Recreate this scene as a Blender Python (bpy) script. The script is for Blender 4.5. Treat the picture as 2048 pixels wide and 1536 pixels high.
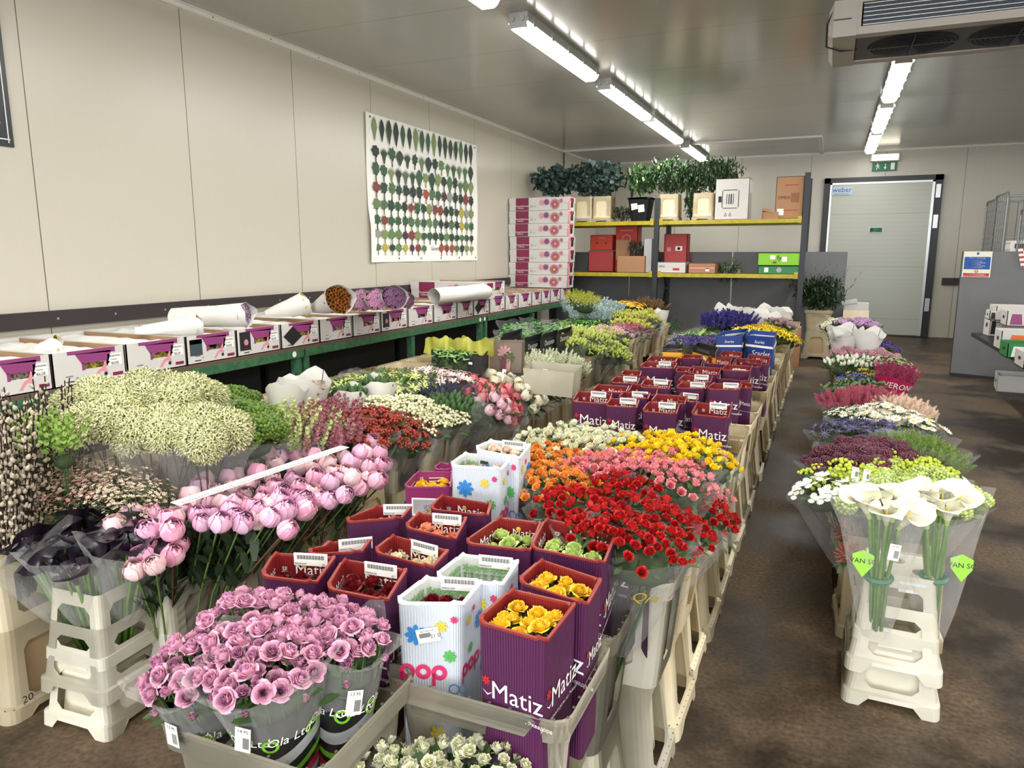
import bpy, bmesh, math, random
import numpy as np
from mathutils import Matrix, Vector
PI = math.pi
rnd = random.Random(7)
S = bpy.context.scene
C = S.collection
for o in list(bpy.data.objects): bpy.data.objects.remove(o)

# ------------------------------------------------------------ camera, world, exposure
CH, FPX = 1.42, 1450.9
PITCH, YAW = math.radians(10.162), math.radians(23.474)
cam = bpy.data.objects.new('camera', bpy.data.cameras.new('camera')); C.objects.link(cam)
cam.location = (0, 0, CH); cam.rotation_euler = (PI/2-PITCH, 0, YAW)
cam.data.sensor_width = 36; cam.data.lens = FPX/2048*36; cam.data.clip_start = .02
S.camera = cam
W = bpy.data.worlds.new('world'); S.world = W; W.use_nodes = True
W.node_tree.nodes['Background'].inputs[0].default_value = (.9, .95, 1, 1)
W.node_tree.nodes['Background'].inputs[1].default_value = .12
S.view_settings.view_transform = 'Standard'; S.view_settings.look = 'None'
S.view_settings.gamma = 1; S.view_settings.exposure = 0.0
try: S.view_settings.use_curve_mapping = False
except Exception: pass

_f = Vector((-math.sin(YAW)*math.cos(PITCH), math.cos(YAW)*math.cos(PITCH), -math.sin(PITCH)))
_r = Vector((math.cos(YAW), math.sin(YAW), 0)); _u = _r.cross(_f)
def ray(px, py): return _f+_r*((px-1024)/FPX)-_u*((py-768)/FPX)
def at(px, py, z):
    d = ray(px, py); t = (z-CH)/d.z; return Vector((t*d.x, t*d.y, z))
def atx(px, py, X):
    d = ray(px, py); t = X/d.x; return Vector((X, t*d.y, CH+t*d.z))
def aty(px, py, Y):
    d = ray(px, py); t = Y/d.y; return Vector((t*d.x, Y, CH+t*d.z))

# ------------------------------------------------------------ materials
def lin(c):
    if isinstance(c, str): c = [int(c[i:i+2], 16)/255 for i in (0, 2, 4)]
    return tuple((x/12.92 if x <= .04045 else ((x+.055)/1.055)**2.4) for x in c)+(1,)
_m = {}
def mat(name, col, rough=.5, metal=0, noise=0, scale=20, bump=0, var=0, emit=0, spec=.5, col2=None, trans=0):
    if name in _m: return _m[name]
    m = bpy.data.materials.new(name); m.use_nodes = True; nt = m.node_tree; N = nt.nodes; L = nt.links
    b = N['Principled BSDF']; b.inputs['Roughness'].default_value = rough; b.inputs['Metallic'].default_value = metal
    b.inputs['Specular IOR Level'].default_value = spec
    c = lin(col); b.inputs['Base Color'].default_value = c
    if noise or bump or col2:
        tc = N.new('ShaderNodeTexCoord'); n = N.new('ShaderNodeTexNoise'); n.inputs['Scale'].default_value = scale; n.inputs['Detail'].default_value = 4
        L.new(tc.outputs['Object'], n.inputs['Vector'])
        if noise or col2:
            mx = N.new('ShaderNodeMix'); mx.data_type = 'RGBA'
            r = N.new('ShaderNodeValToRGB'); r.color_ramp.elements[0].position = .4; r.color_ramp.elements[1].position = .62
            L.new(n.outputs['Fac'], r.inputs['Fac']); L.new(r.outputs['Color'], mx.inputs['Factor'])
            c2 = lin(col2) if col2 else tuple(x*(1-noise) for x in c[:3])+(1,)
            mx.inputs[6].default_value = c2; mx.inputs[7].default_value = c
            out = mx.outputs[2]
        else: out = None
        if bump:
            bp = N.new('ShaderNodeBump'); bp.inputs['Strength'].default_value = bump; bp.inputs['Distance'].default_value = .01
            L.new(n.outputs['Fac'], bp.inputs['Height']); L.new(bp.outputs[0], b.inputs['Normal'])
    else: out = None
    if var:
        oi = N.new('ShaderNodeObjectInfo'); hs = N.new('ShaderNodeHueSaturation')
        mr = N.new('ShaderNodeMapRange'); mr.inputs[3].default_value = 1-var; mr.inputs[4].default_value = 1+var
        L.new(oi.outputs['Random'], mr.inputs[0]); L.new(mr.outputs[0], hs.inputs['Value'])
        if out: L.new(out, hs.inputs['Color'])
        else: hs.inputs['Color'].default_value = c
        out = hs.outputs[0]
    if out: L.new(out, b.inputs['Base Color'])
    if emit: b.inputs['Emission Color'].default_value = c; b.inputs['Emission Strength'].default_value = emit
    _m[name] = m; return m
def flat(h, rough=.55): return mat('m_'+h+('_%d' % (rough*100)), h, rough)

def clear_film(name, tint='ffffff', alpha=.14, rough=.12):
    if name in _m: return _m[name]
    m = bpy.data.materials.new(name); m.use_nodes = True; N = m.node_tree.nodes; L = m.node_tree.links
    N.remove(N['Principled BSDF']); out = N['Material Output']
    tr = N.new('ShaderNodeBsdfTransparent'); tr.inputs[0].default_value = (.97, .97, .97, 1)
    gl = N.new('ShaderNodeBsdfPrincipled'); gl.inputs['Base Color'].default_value = lin(tint); gl.inputs['Roughness'].default_value = rough
    gl.inputs['Specular IOR Level'].default_value = .9
    tc = N.new('ShaderNodeTexCoord'); n = N.new('ShaderNodeTexNoise'); n.inputs['Scale'].default_value = 14; n.inputs['Distortion'].default_value = 1.5
    mp = N.new('ShaderNodeMapping'); mp.inputs['Scale'].default_value = (1, 1, .35)
    L.new(tc.outputs['Object'], mp.inputs[0]); L.new(mp.outputs[0], n.inputs['Vector'])
    bp = N.new('ShaderNodeBump'); bp.inputs['Strength'].default_value = .9; bp.inputs['Distance'].default_value = .02
    L.new(n.outputs['Fac'], bp.inputs['Height']); L.new(bp.outputs[0], gl.inputs['Normal'])
    lw = N.new('ShaderNodeLayerWeight'); lw.inputs[0].default_value = .25; L.new(bp.outputs[0], lw.inputs['Normal'])
    mr = N.new('ShaderNodeMapRange'); mr.inputs[3].default_value = alpha*.5; mr.inputs[4].default_value = min(1, alpha*3.2)
    L.new(lw.outputs['Facing'], mr.inputs[0])
    mx = N.new('ShaderNodeMixShader'); L.new(mr.outputs[0], mx.inputs[0]); L.new(tr.outputs[0], mx.inputs[1]); L.new(gl.outputs[0], mx.inputs[2])
    L.new(mx.outputs[0], out.inputs[0]); _m[name] = m; return m

def ribbed(name, col, axis, pitch, seam, seam0, rough=.35, bumpd=.004, seamw=.006, width=.12, stain=0, spec=.5, col2=None):
    """sandwich-panel sheet: fine ribs every `pitch` along an axis and a dark joint every `seam`"""
    m = bpy.data.materials.new(name); m.use_nodes = True; N = m.node_tree.nodes; L = m.node_tree.links
    b = N['Principled BSDF']; b.inputs['Roughness'].default_value = rough; b.inputs['Specular IOR Level'].default_value = spec
    tc = N.new('ShaderNodeTexCoord'); sp = N.new('ShaderNodeSeparateXYZ'); L.new(tc.outputs['Object'], sp.inputs[0])
    def mth(op, a, v=0, w=None):
        n = N.new('ShaderNodeMath'); n.operation = op
        L.new(a, n.inputs[0]); n.inputs[1].default_value = v
        if w is not None: L.new(w, n.inputs[1])
        return n.outputs[0]
    x = sp.outputs[axis]
    r1 = mth('FRACT', mth('DIVIDE', x, pitch)); rib = mth('LESS_THAN', r1, width)
    r2 = mth('FRACT', mth('DIVIDE', mth('SUBTRACT', x, seam0), seam)); sm = mth('LESS_THAN', r2, seamw/seam)
    ns = N.new('ShaderNodeTexNoise'); ns.inputs['Scale'].default_value = 1.3; L.new(tc.outputs['Object'], ns.inputs['Vector'])
    h = mth('SUBTRACT', rib, 0, mth('MULTIPLY', sm, 1.5)); h = mth('ADD', h, 0, mth('MULTIPLY', ns.outputs['Fac'], 1.2))
    bp = N.new('ShaderNodeBump'); bp.inputs['Strength'].default_value = .5; bp.inputs['Distance'].default_value = bumpd
    L.new(h, bp.inputs['Height']); L.new(bp.outputs[0], b.inputs['Normal'])
    mx = N.new('ShaderNodeMix'); mx.data_type = 'RGBA'; mx.inputs[6].default_value = lin(col); mx.inputs[7].default_value = lin(col2 or '4a4842')
    L.new(sm, mx.inputs['Factor']); L.new(mx.outputs[2], b.inputs['Base Color'])
    _m[name] = m; return m

# ------------------------------------------------------------ mesh builder
class MB:
    def __init__(s): s.v = []; s.f = []; s.m = []; s.n = 0; s.uv = None
    def add(s, T, loc=(0, 0, 0), R=None, sc=1, mm=None):
        V, F, M = T
        A = np.asarray(V, float)*sc
        if R is not None: A = A@np.array(R).T[:3, :3]
        A = A+np.array(loc)
        s.v.append(A); n = s.n; s.f += [tuple(i+n for i in f) for f in F]
        s.m += ([mm[i] for i in M] if isinstance(mm, (list, tuple)) else ([mm]*len(F) if mm is not None else list(M)))
        s.n += len(A); return s
    def raw(s, V, F, m=0): return s.add((V, F, [m]*len(F)))
    def box(s, a, b, m=0, R=None, loc=(0, 0, 0)):
        x0, y0, z0 = a; x1, y1, z1 = b
        V = [(x0, y0, z0), (x1, y0, z0), (x1, y1, z0), (x0, y1, z0), (x0, y0, z1), (x1, y0, z1), (x1, y1, z1), (x0, y1, z1)]
        return s.add((V, BOXF, [m]*6), loc, R)
    def tube(s, pts, r, n=6, m=0, cap=True):
        P = [Vector(p) for p in pts]; rr = r if isinstance(r, (list, tuple)) else [r]*len(P); V = []
        up = None
        for i, p in enumerate(P):
            d = (P[min(i+1, len(P)-1)]-P[max(i-1, 0)]).normalized()
            if up is None: up = d.orthogonal().normalized()
            a = (up-d*up.dot(d)); a = a.normalized() if a.length > 1e-6 else d.orthogonal().normalized(); up = a; b = d.cross(a)
            for k in range(n):
                t = 2*PI*k/n; V.append(p+(a*math.cos(t)+b*math.sin(t))*rr[i])
        F = [(i*n+k, i*n+(k+1) % n, (i+1)*n+(k+1) % n, (i+1)*n+k) for i in range(len(P)-1) for k in range(n)]
        if cap: F += [tuple(range(n))[::-1], tuple((len(P)-1)*n+k for k in range(n))]
        return s.raw([tuple(v) for v in V], F, m)
    def mesh(s, name, mats, smooth=False):
        me = bpy.data.meshes.new(name)
        V = np.concatenate(s.v) if s.v else np.zeros((0, 3))
        me.from_pydata(V.tolist(), [], s.f)
        for m in mats: me.materials.append(m)
        if s.f: me.polygons.foreach_set('material_index', s.m)
        if smooth and s.f: me.polygons.foreach_set('use_smooth', [True]*len(s.f))
        me.update(); return me
    def build(s, name, mats, parent=None, smooth=False, loc=None):
        if not isinstance(mats, (list, tuple)): mats = [mats]
        return ob(name, s.mesh(name, mats, smooth), parent, loc)
BOXF = [(0, 3, 2, 1), (4, 5, 6, 7), (0, 1, 5, 4), (1, 2, 6, 5), (2, 3, 7, 6), (3, 0, 4, 7)]
def ob(name, me, parent=None, loc=None, rz=0, R=None, sc=None):
    o = bpy.data.objects.new(name, me); C.objects.link(o)
    if parent is not None: o.parent = parent
    if R is not None: o.matrix_basis = R
    if loc is not None: o.location = loc
    if rz: o.rotation_euler = (0, 0, rz)
    if sc: o.scale = sc if isinstance(sc, (tuple, list)) else (sc,)*3
    return o
def tag(o, label, cat, group=None, kind=None):
    o['label'] = label; o['category'] = cat
    if group: o['group'] = group
    if kind: o['kind'] = kind
    return o
def thing(name, label, cat, loc=(0, 0, 0), rz=0, group=None):
    return tag(ob(name, None, None, loc, rz), label, cat, group)
def struct(name, mb, m): o = mb.build(name, m); o['kind'] = 'structure'; return o
def clone(o, parent=None):
    c = o.copy(); C.objects.link(c)
    if parent is not None: c.parent = parent
    for ch in list(o.children): clone(ch, c)
    return c
ORD = ['first', 'second', 'third', 'fourth', 'fifth', 'sixth', 'seventh', 'eighth', 'ninth', 'tenth', 'eleventh', 'twelfth', 'thirteenth', 'fourteenth',
       'fifteenth', 'sixteenth', 'seventeenth', 'eighteenth', 'nineteenth', 'twentieth', 'twenty-first', 'twenty-second', 'twenty-third', 'twenty-fourth', 'twenty-fifth',
       'twenty-sixth', 'twenty-seventh', 'twenty-eighth', 'twenty-ninth', 'thirtieth', 'thirty-first', 'thirty-second']+['thirty-'+w for w in ('third', 'fourth', 'fifth', 'sixth', 'seventh', 'eighth', 'ninth')]+['fortieth']+['forty-'+w for w in ('first', 'second', 'third', 'fourth', 'fifth', 'sixth', 'seventh', 'eighth', 'ninth')]
def quad(mb, P, m=0): mb.raw([tuple(p) for p in P], [tuple(range(len(P)))], m)
def frame(o, x, n):
    """matrix with local x along x, local z along n, at o; y up the surface"""
    x = Vector(x).normalized(); n = Vector(n).normalized(); y = n.cross(x).normalized(); x = y.cross(n)
    return Matrix(((x.x, y.x, n.x, o[0]), (x.y, y.y, n.y, o[1]), (x.z, y.z, n.z, o[2]), (0, 0, 0, 1)))
_t = {}
def text_T(s, size=1, bold=0, shear=0):
    bold = 0
    """lettering as a template, centred, cap height about 0.7*size"""
    k = (s, bold, shear)
    if k not in _t:
        cu = bpy.data.curves.new('t', 'FONT'); cu.body = s; cu.align_x = 'CENTER'; cu.align_y = 'CENTER'; cu.resolution_u = 2; cu.offset = bold; cu.shear = shear
        o = bpy.data.objects.new('t', cu); C.objects.link(o)
        me = bpy.data.meshes.new_from_object(o)
        V = [tuple(v.co) for v in me.vertices]; F = [tuple(p.vertices) for p in me.polygons]
        bpy.data.objects.remove(o); bpy.data.curves.remove(cu); bpy.data.meshes.remove(me)
        _t[k] = (V, F, [0]*len(F))
    V, F, M = _t[k]
    return ([(a*size, b*size, c*size) for a, b, c in V], F, M)
def put(mb, T, M4, m=None, sc=1): mb.add(T, M4.to_translation(), np.array(M4.to_3x3()), sc, m)

# ------------------------------------------------------------ the room
CEIL, LW, BW = 3.184, -4.415, 14.4
m_wall = ribbed('panel_wall', 'beb8aa', 'Y', .095, 1.19, 2.98, rough=.33, bumpd=.0035)
m_wallb = ribbed('panel_wall_back', 'bcb8ab', 'X', .095, 1.19, -.45, rough=.33, bumpd=.0035)
m_ceil = ribbed('panel_ceiling', 'a5a4a0', 'Y', .06, 1.19, .3, rough=.2, bumpd=.004, width=.3, spec=.75, col2='77746c')
def floor_mat():
    m = bpy.data.materials.new('floor_concrete'); m.use_nodes = True; N = m.node_tree.nodes; L = m.node_tree.links; b = N['Principled BSDF']
    tc = N.new('ShaderNodeTexCoord')
    n1 = N.new('ShaderNodeTexNoise'); n1.inputs['Scale'].default_value = 1.1; n1.inputs['Detail'].default_value = 7; n1.inputs['Roughness'].default_value = .62
    n2 = N.new('ShaderNodeTexNoise'); n2.inputs['Scale'].default_value = 60; n2.inputs['Detail'].default_value = 5
    for n in (n1, n2): L.new(tc.outputs['Object'], n.inputs['Vector'])
    r1 = N.new('ShaderNodeValToRGB'); r1.color_ramp.elements[0].position = .42; r1.color_ramp.elements[1].position = .56
    r1.color_ramp.elements[0].color = lin('30251a'); r1.color_ramp.elements[1].color = lin('66543f'); L.new(n1.outputs['Fac'], r1.inputs[0])
    r2 = N.new('ShaderNodeValToRGB'); r2.color_ramp.elements[0].position = .3; r2.color_ramp.elements[1].position = .7
    r2.color_ramp.elements[0].color = (.45, .45, .45, 1); r2.color_ramp.elements[1].color = (1.15, 1.15, 1.15, 1); L.new(n2.outputs['Fac'], r2.inputs[0])
    mx = N.new('ShaderNodeMix'); mx.data_type = 'RGBA'; mx.blend_type = 'MULTIPLY'; mx.inputs['Factor'].default_value = 1
    L.new(r1.outputs[0], mx.inputs[6]); L.new(r2.outputs[0], mx.inputs[7]); L.new(mx.outputs[2], b.inputs['Base Color'])
    rr = N.new('ShaderNodeMapRange'); rr.inputs[1].default_value = .4; rr.inputs[2].default_value = .6; rr.inputs[3].default_value = .38; rr.inputs[4].default_value = .85
    L.new(n1.outputs['Fac'], rr.inputs[0]); L.new(rr.outputs[0], b.inputs['Roughness'])
    bp = N.new('ShaderNodeBump'); bp.inputs['Strength'].default_value = .25; bp.inputs['Distance'].default_value = .004
    L.new(n2.outputs['Fac'], bp.inputs['Height']); L.new(bp.outputs[0], b.inputs['Normal']); return m
struct('floor', MB().box((LW-.2, -7.5, -.1), (6.2, BW+.2, 0)), floor_mat())
struct('ceiling', MB().box((LW-.2, -7.5, CEIL), (6.2, BW+.2, CEIL+.1)), m_ceil)
struct('wall_left', MB().box((LW-.1, -7.5, 0), (LW, BW+.1, CEIL)), m_wall)
struct('wall_right', MB().box((6, -7.5, 0), (6.1, BW+.1, CEIL)), m_wall)
struct('wall_back', MB().box((LW, BW, 0), (6, BW+.1, CEIL)), m_wallb)
struct('wall_front', MB().box((LW, -7.6, 0), (6, -7.5, CEIL)), m_wallb)
m_white = mat('painted_white', 'd8d6d0', .4); m_dark = mat('dark_rail', '2b2226', .45); m_alu = mat('aluminium', 'b9bcbd', .35, .8)
mb = MB(); mb.box((LW, -4, CEIL-.035), (LW+.03, BW, CEIL)); mb.box((LW, -4, CEIL-.005), (LW+.06, BW, CEIL))
for k in range(24): mb.box((LW+.03, -.5+k*.62, CEIL-.02), (LW+.033, -.49+k*.62, CEIL-.012), 1)
struct('trim_1', mb, [m_white, m_dark])
mb = MB(); mb.box((LW, BW-.03, CEIL-.035), (6, BW, CEIL)); struct('trim_2', mb, m_white)
mb = MB(); mb.box((LW, -4, .975), (LW+.04, BW, 1.075))
for k in range(40): mb.box((LW+.04, -1+k*.4, 1.02), (LW+.043, -.988+k*.4, 1.032), 1)
struct('trim_3', mb, [m_dark, m_alu])
mb = MB(); mb.box((1.75, BW-.04, .9), (6, BW, 1.02)); struct('trim_4', mb, m_dark)
# cable duct on the ceiling with its drop at the far wall, and a conduit by the corner
mb = MB(); mb.box((LW, 12.33, CEIL-.03), (-.26, 12.39, CEIL)); mb.box((-.32, 12.39, CEIL-.03), (-.26, BW, CEIL)); struct('trim_5', mb, m_white)
mb = MB(); mb.tube([(LW+.03, 12.36, CEIL-.03), (LW+.03, 12.36, 2.2)], .012); struct('trim_6', mb, m_dark)

# ------------------------------------------------------------ lights
m_tube = mat('lit_diffuser', 'fffdf5', .4, emit=14); m_house = mat('light_housing', 'a9a9a6', .5)
def fixture(x, y0, y1, label, dim=1):
    t = thing('ceiling_light', label, 'light', (x, (y0+y1)/2, CEIL), 0, 'fluorescent battens on the ceiling')
    L_ = (y1-y0)/2; b = MB()
    b.box((-.075, -L_, -.06), (.075, L_, 0)); b.box((-.085, -L_-.005, -.07), (.085, L_+.005, -.045))
    for k in range(5):
        yy = -L_+.1+k*(2*L_-.2)/4
        for sx in (-1, 1): b.box((sx*.085-.008, yy-.02, -.085), (sx*.085+.008, yy+.02, -.035))
    b.build('housing', m_house, t)
    d = MB(); sec = [(-.078, -.07), (-.07, -.105), (-.045, -.125), (.045, -.125), (.07, -.105), (.078, -.07)]
    V = [(a, s*(L_-(0 if k in (0, 5) else .02)), c) for s in (-1, 1) for k, (a, c) in enumerate(sec)]
    F = [(k, k+1, k+7, k+6) for k in range(5)]+[tuple(range(6))[::-1], tuple(range(6, 12))]
    d.raw(V, F); d.build('diffuser', m_tube, t)
    e = MB()
    for s in (-1, 1): e.tube([(.04*s, -L_-.03, -.05), (.04*s, -L_, -.05)], .018, 8)
    e.box((-.07, -L_-.01, -.11), (.07, -L_+.012, -.04)); e.build('end_cap', m_house, t)
    la = bpy.data.lights.new('tube_light', 'AREA'); la.shape = 'RECTANGLE'; la.size = .14; la.size_y = 2*L_; la.energy = POW*dim*(2*L_)/1.8; la.color = (1, .985, .955)
    lo = ob('tube_light', la, t, (0, 0, -.135))
POW = 36
# unseen fill lamp added behind the camera to brighten faces turned towards it
la = bpy.data.lights.new('front_fill', 'AREA'); la.shape = 'RECTANGLE'; la.size = 7; la.size_y = 2.6; la.energy = 620; la.color = (.93, .97, 1)
lo = ob('front_fill', la, None, (.5, -7.3, 1.6)); lo.rotation_euler = (PI/2, 0, 0)
for i, (a, b) in enumerate([(-6.6, -4.8), (-4.2, -2.4), (-1.9, -.1), (.45, 2.25), (2.9, 4.82), (5.32, 7.12), (7.56, 9.4), (9.57, 11.54), (12.08, 14.1)]):  # battens behind the camera are unseen, added as frontal fill
    fixture(-2.26, a, b, 'lit twin-tube batten light over the rose crates, %s from the back wall' % ORD[8-i], .5 if i == 8 else 1)
for i, (a, b) in enumerate([(-6.6, -4.8), (-4.2, -2.4), (-1.9, -.1), (.9, 2.7), (7.6, 9.4), (9.78, 11.64), (11.9, 13.9)]):  # row continued behind the camera with unseen battens added to light the near area
    fixture(.46, a, b, 'lit twin-tube batten light over the aisle, %s from the back wall' % ORD[6-i], (1, 1, 1, 1, .8, .45, .22)[i])
for i, (a, b) in enumerate([(-6.3, -4.5), (-3.9, -2.1), (-1.5, .3), (1, 2.8), (3.4, 5.2), (5.8, 7.6), (8.2, 10)]):  # unseen row added as side fill for the aisle-facing crate sides
    fixture(3.6, a, b, 'added unseen fill batten light at the right side of the ceiling, %s from the back wall' % ORD[6-i])
for i, (a, b) in enumerate([(-3.9, -2.1), (-1.5, .3), (1, 2.8), (3.4, 5.2)]):  # further unseen row added to strengthen the side fill
    fixture(5.3, a, b, 'added unseen fill batten light by the right wall, %s from the back wall' % ORD[3-i])
# ------------------------------------------------------------ door, signs, posters
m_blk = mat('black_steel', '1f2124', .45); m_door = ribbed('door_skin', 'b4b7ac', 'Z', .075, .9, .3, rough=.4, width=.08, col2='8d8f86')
m_grey = mat('grey_board', '6d6e71', .55, noise=.06, scale=6); m_wht = mat('white_print', 'ecebe7', .6); m_ink = mat('black_ink', '1a1a1c', .6)
m_blue = mat('blue_print', '1c4fa0', .55); m_redp = mat('red_print', 'b8202a', .55); m_greenp = mat('green_print', '0f6a4b', .5)
X0, X1, ZT = -.21, 1.62, 2.73
mb = MB(); mb.box((X0, BW-.07, 0), (X0+.1, BW, ZT)); mb.box((X1-.12, BW-.07, 0), (X1, BW, ZT)); mb.box((X0, BW-.07, ZT-.09), (X1, BW, ZT))
d = struct('door_1', mb, m_blk)
mb = MB(); mb.box((X0+.12, BW-.11, .03), (X1-.14, BW-.02, ZT-.11)); leaf = mb.build('door_leaf', m_door, d)
mb = MB(); a, b, c, e = X0+.1, X1-.12, .02, ZT-.09
for q in [((a, BW-.12, c), (a+.03, BW-.02, e)), ((b-.04, BW-.12, c), (b, BW-.02, e)), ((a, BW-.12, e-.03), (b, BW-.02, e))]: mb.box(*q)
mb.build('door_edge', m_alu, d)
mb = MB()
for z in (2.35, 1.85, .45): mb.box((X1-.1, BW-.1, z), (X1-.03, BW-.06, z+.22))
mb.build('hinge', m_alu, d)
def plate(name, label, cat, p0, p1, m, n, th=.008, parent=None, T=()):
    """flat sign between two opposite corners of an upright rectangle facing n; T = [(template, u, v, scale, material)]"""
    p0, p1 = Vector(p0), Vector(p1); n = Vector(n); xa = Vector((0, 0, 1)).cross(n).normalized()
    c = (p0+p1)/2; w = abs((p1-p0).dot(xa)); h = abs(p1.z-p0.z)
    mb = MB(); mb.box((-w/2, -h/2, 0), (w/2, h/2, th), 0); mats = [m]
    for (t, u, v, s, mm) in T:
        if mm not in mats: mats.append(mm)
        mb.add(t, (u*w, v*h, th+.0012), None, s*h, mats.index(mm))
    o = mb.build(name, mats, parent); o.matrix_basis = frame(c, xa, n)
    if label: tag(o, label, cat)
    return o
def rect_T(w, h): return ([(-w/2, -h/2, 0), (w/2, -h/2, 0), (w/2, h/2, 0), (-w/2, h/2, 0)], [(0, 1, 2, 3)], [0])
def disc_T(r, n=16, r2=0):
    V = [(r*math.cos(2*PI*k/n), r*math.sin(2*PI*k/n), 0) for k in range(n)]
    if not r2: return (V, [tuple(range(n))], [0])
    V += [(r2*math.cos(2*PI*k/n), r2*math.sin(2*PI*k/n), 0) for k in range(n)]
    return (V, [(k, (k+1) % n, n+(k+1) % n, n+k) for k in range(n)], [0]*n)
def poly_T(P): return ([(a, b, 0) for a, b in P], [tuple(range(len(P)))], [0])
def join_T(*L):
    V = []; F = []; M = []
    for T, dx, dy, s in L:
        n = len(V); V += [(a*s+dx, b*s+dy, c*s) for a, b, c in T[0]]; F += [tuple(i+n for i in f) for f in T[1]]; M += list(T[2])
    return V, F, M
B_ = (0, -1, 0)
p = aty(1684, 382, BW-.12)
plate('lettering', None, None, p+Vector((-.17, 0, .07)), p+Vector((.17, 0, -.07)), mat('weber_bg', 'b9cad8', .5), B_, .004, leaf,
      [(text_T('weber', 1, .03), 0, .12, .85, m_blue), (text_T('DEURSYSTEMEN B.V.', 1), 0, -.38, .2, m_blue)])
runner = join_T((disc_T(.1), -.02, .36, 1), (poly_T([(-.12, .22), (.06, .26), (.1, -.02), (-.06, -.05)]), 0, 0, 1), (poly_T([(0, 0), (.1, 0), (.28, -.22), (.2, -.28)]), 0, 0, 1),
                (poly_T([(-.06, -.05), (.04, -.03), (-.08, -.42), (-.2, -.4)]), 0, 0, 1), (poly_T([(.05, .26), (.28, .1), (.24, .03), (.04, .15)]), 0, 0, 1), (poly_T([(-.12, .22), (-.3, .05), (-.25, 0), (-.1, .1)]), 0, 0, 1))
p = aty(1752, 460, BW-.12)
plate('sign', None, None, p+Vector((-.11, 0, .045)), p+Vector((.11, 0, -.045)), m_wht, B_, .004, leaf,
      [(rect_T(2.2, .84), 0, 0, 1, m_greenp), (runner, -.3, 0, .8, m_wht), (text_T('Fire\nexit', 1, .02), .2, 0, .42, m_wht)])
p0, p1 = aty(1745, 325, BW-.02), aty(1793, 341, BW-.02)
arrow = join_T((rect_T(.1, .5), 0, .1, 1), (poly_T([(-.2, -.12), (.2, -.12), (0, -.4)]), 0, 0, 1))
plate('exit_sign', 'green emergency exit sign with running figure above the cold room door', 'sign', p0, p1, m_greenp, B_, .012, None,
      [(runner, -.28, 0, .8, m_wht), (arrow, .03, 0, .8, m_wht), (rect_T(.4, .75), .33, 0, 1, m_wht)])
t = thing('emergency_light', 'small lit emergency bulkhead light above the exit sign', 'light', aty(1770, 315, BW-.05))
MB().box((-.22, -.03, -.06), (.22, .05, .06)).build('housing', m_house, t)
MB().box((-.2, -.06, -.045), (.2, -.03, .045)).build('diffuser', mat('lit_emergency', 'fff6dc', .4, emit=3), t)

# greenery chart on the left wall
leafcols = [mat('chart_'+c, c, .6) for c in ('24402c', '31553a', '4a6b45', '5e7d4b', '20322a', '7a8a52', '7a3b34', '4e2a3a', '8d8f83', 'b0a13c', '9c4a34')]
t = MB(); y0, y1, z0, z1 = 6.43, 8.97, 1.335, 2.83; w, h = y1-y0, z1-z0
xa, n = Vector((0, 1, 0)), Vector((1, 0, 0)); rnd.seed(3)
nx, nz = 12, 8   # slightly wavy sheet
V = [(-w/2+w*i/nx, -h/2+h*j/nz, .012+.006*math.sin(i*1.9+j)+(.02 if (i == 0 and j < 3) else 0)) for j in range(nz+1) for i in range(nx+1)]
t.raw(V, [(j*(nx+1)+i, j*(nx+1)+i+1, (j+1)*(nx+1)+i+1, (j+1)*(nx+1)+i) for j in range(nz) for i in range(nx)], 0)
def leafshape(kind, L_, W_):
    if kind == 0: return poly_T([(0, -L_/2), (W_*.2, -L_*.25), (W_/2, L_*.1), (W_*.3, L_*.35), (0, L_/2), (-W_*.3, L_*.35), (-W_/2, L_*.1), (-W_*.2, -L_*.25)])
    if kind == 1:  # fan of fronds
        P = []
        for k in range(9):
            a = -1+k/4; P.append((math.sin(a)*W_*.62, -L_*.1+math.cos(a)*L_*.55)); P.append((math.sin(a+.12)*W_*.4, -L_*.1+math.cos(a+.12)*L_*.3))
        return poly_T([(W_*.05, -L_/2), (-W_*.05, -L_/2), (-W_*.2, -L_*.1)]+P[:-1]+[(W_*.2, -L_*.1)])
    P = []
    for k in range(14):  # bushy tuft
        a = 2*PI*k/14; r = (1 if k % 2 else .72)*(.85+.3*rnd.random()); P.append((math.cos(a)*W_*.5*r, L_*.15+math.sin(a)*L_*.36*r))
    return join_T((poly_T(P), 0, 0, 1), (rect_T(W_*.12, L_*.4), 0, -L_*.3, 1))
rows = [(.9, .18, 17, 0, .55), (.74, .13, 15, -1, .7), (.62, .13, 16, -1, .75), (.5, .13, 16, 2, .75), (.385, .12, 17, 2, .75), (.28, .11, 17, 2, .75), (.18, .1, 17, 2, .8), (.09, .09, 17, 2, .8)]
for v, L_, nn, kd, ww in rows:
    for i in range(nn):
        u = (i+.5)/nn*.92+.03; L2 = L_*h*(.85+.25*rnd.random())*1.02; W2 = min(w*.92/nn*ww, L2*(.28 if kd == 0 and i < 12 else .75))*1.4
        k = kd if kd >= 0 else rnd.choice([0, 1, 2]); ci = rnd.choice([0, 0, 1, 1, 2, 3, 4, 4, 5]) if v > .5 else rnd.choice([0, 1, 2, 0, 4, 4, 5, 1, 0, 3, 4, 8, 6, 7, 9, 10, 2])
        if v > .05 and not (v == .09 and 8 <= i <= 9): t.add(leafshape(k, L2, W2), ((u-.5)*w, (v-.5)*h, .0235), None, 1, 2+ci)
for k in range(6): t.add(disc_T(.011), ((k/5-.5)*w*.94, h*.475, .022), None, 1, 1); t.add(disc_T(.011), ((k/5-.5)*w*.94, -h*.475, .022), None, 1, 1)
t.add(text_T('Greens', .07, .02), (.1, -h*.40, .024), None, 1, 3)
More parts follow.
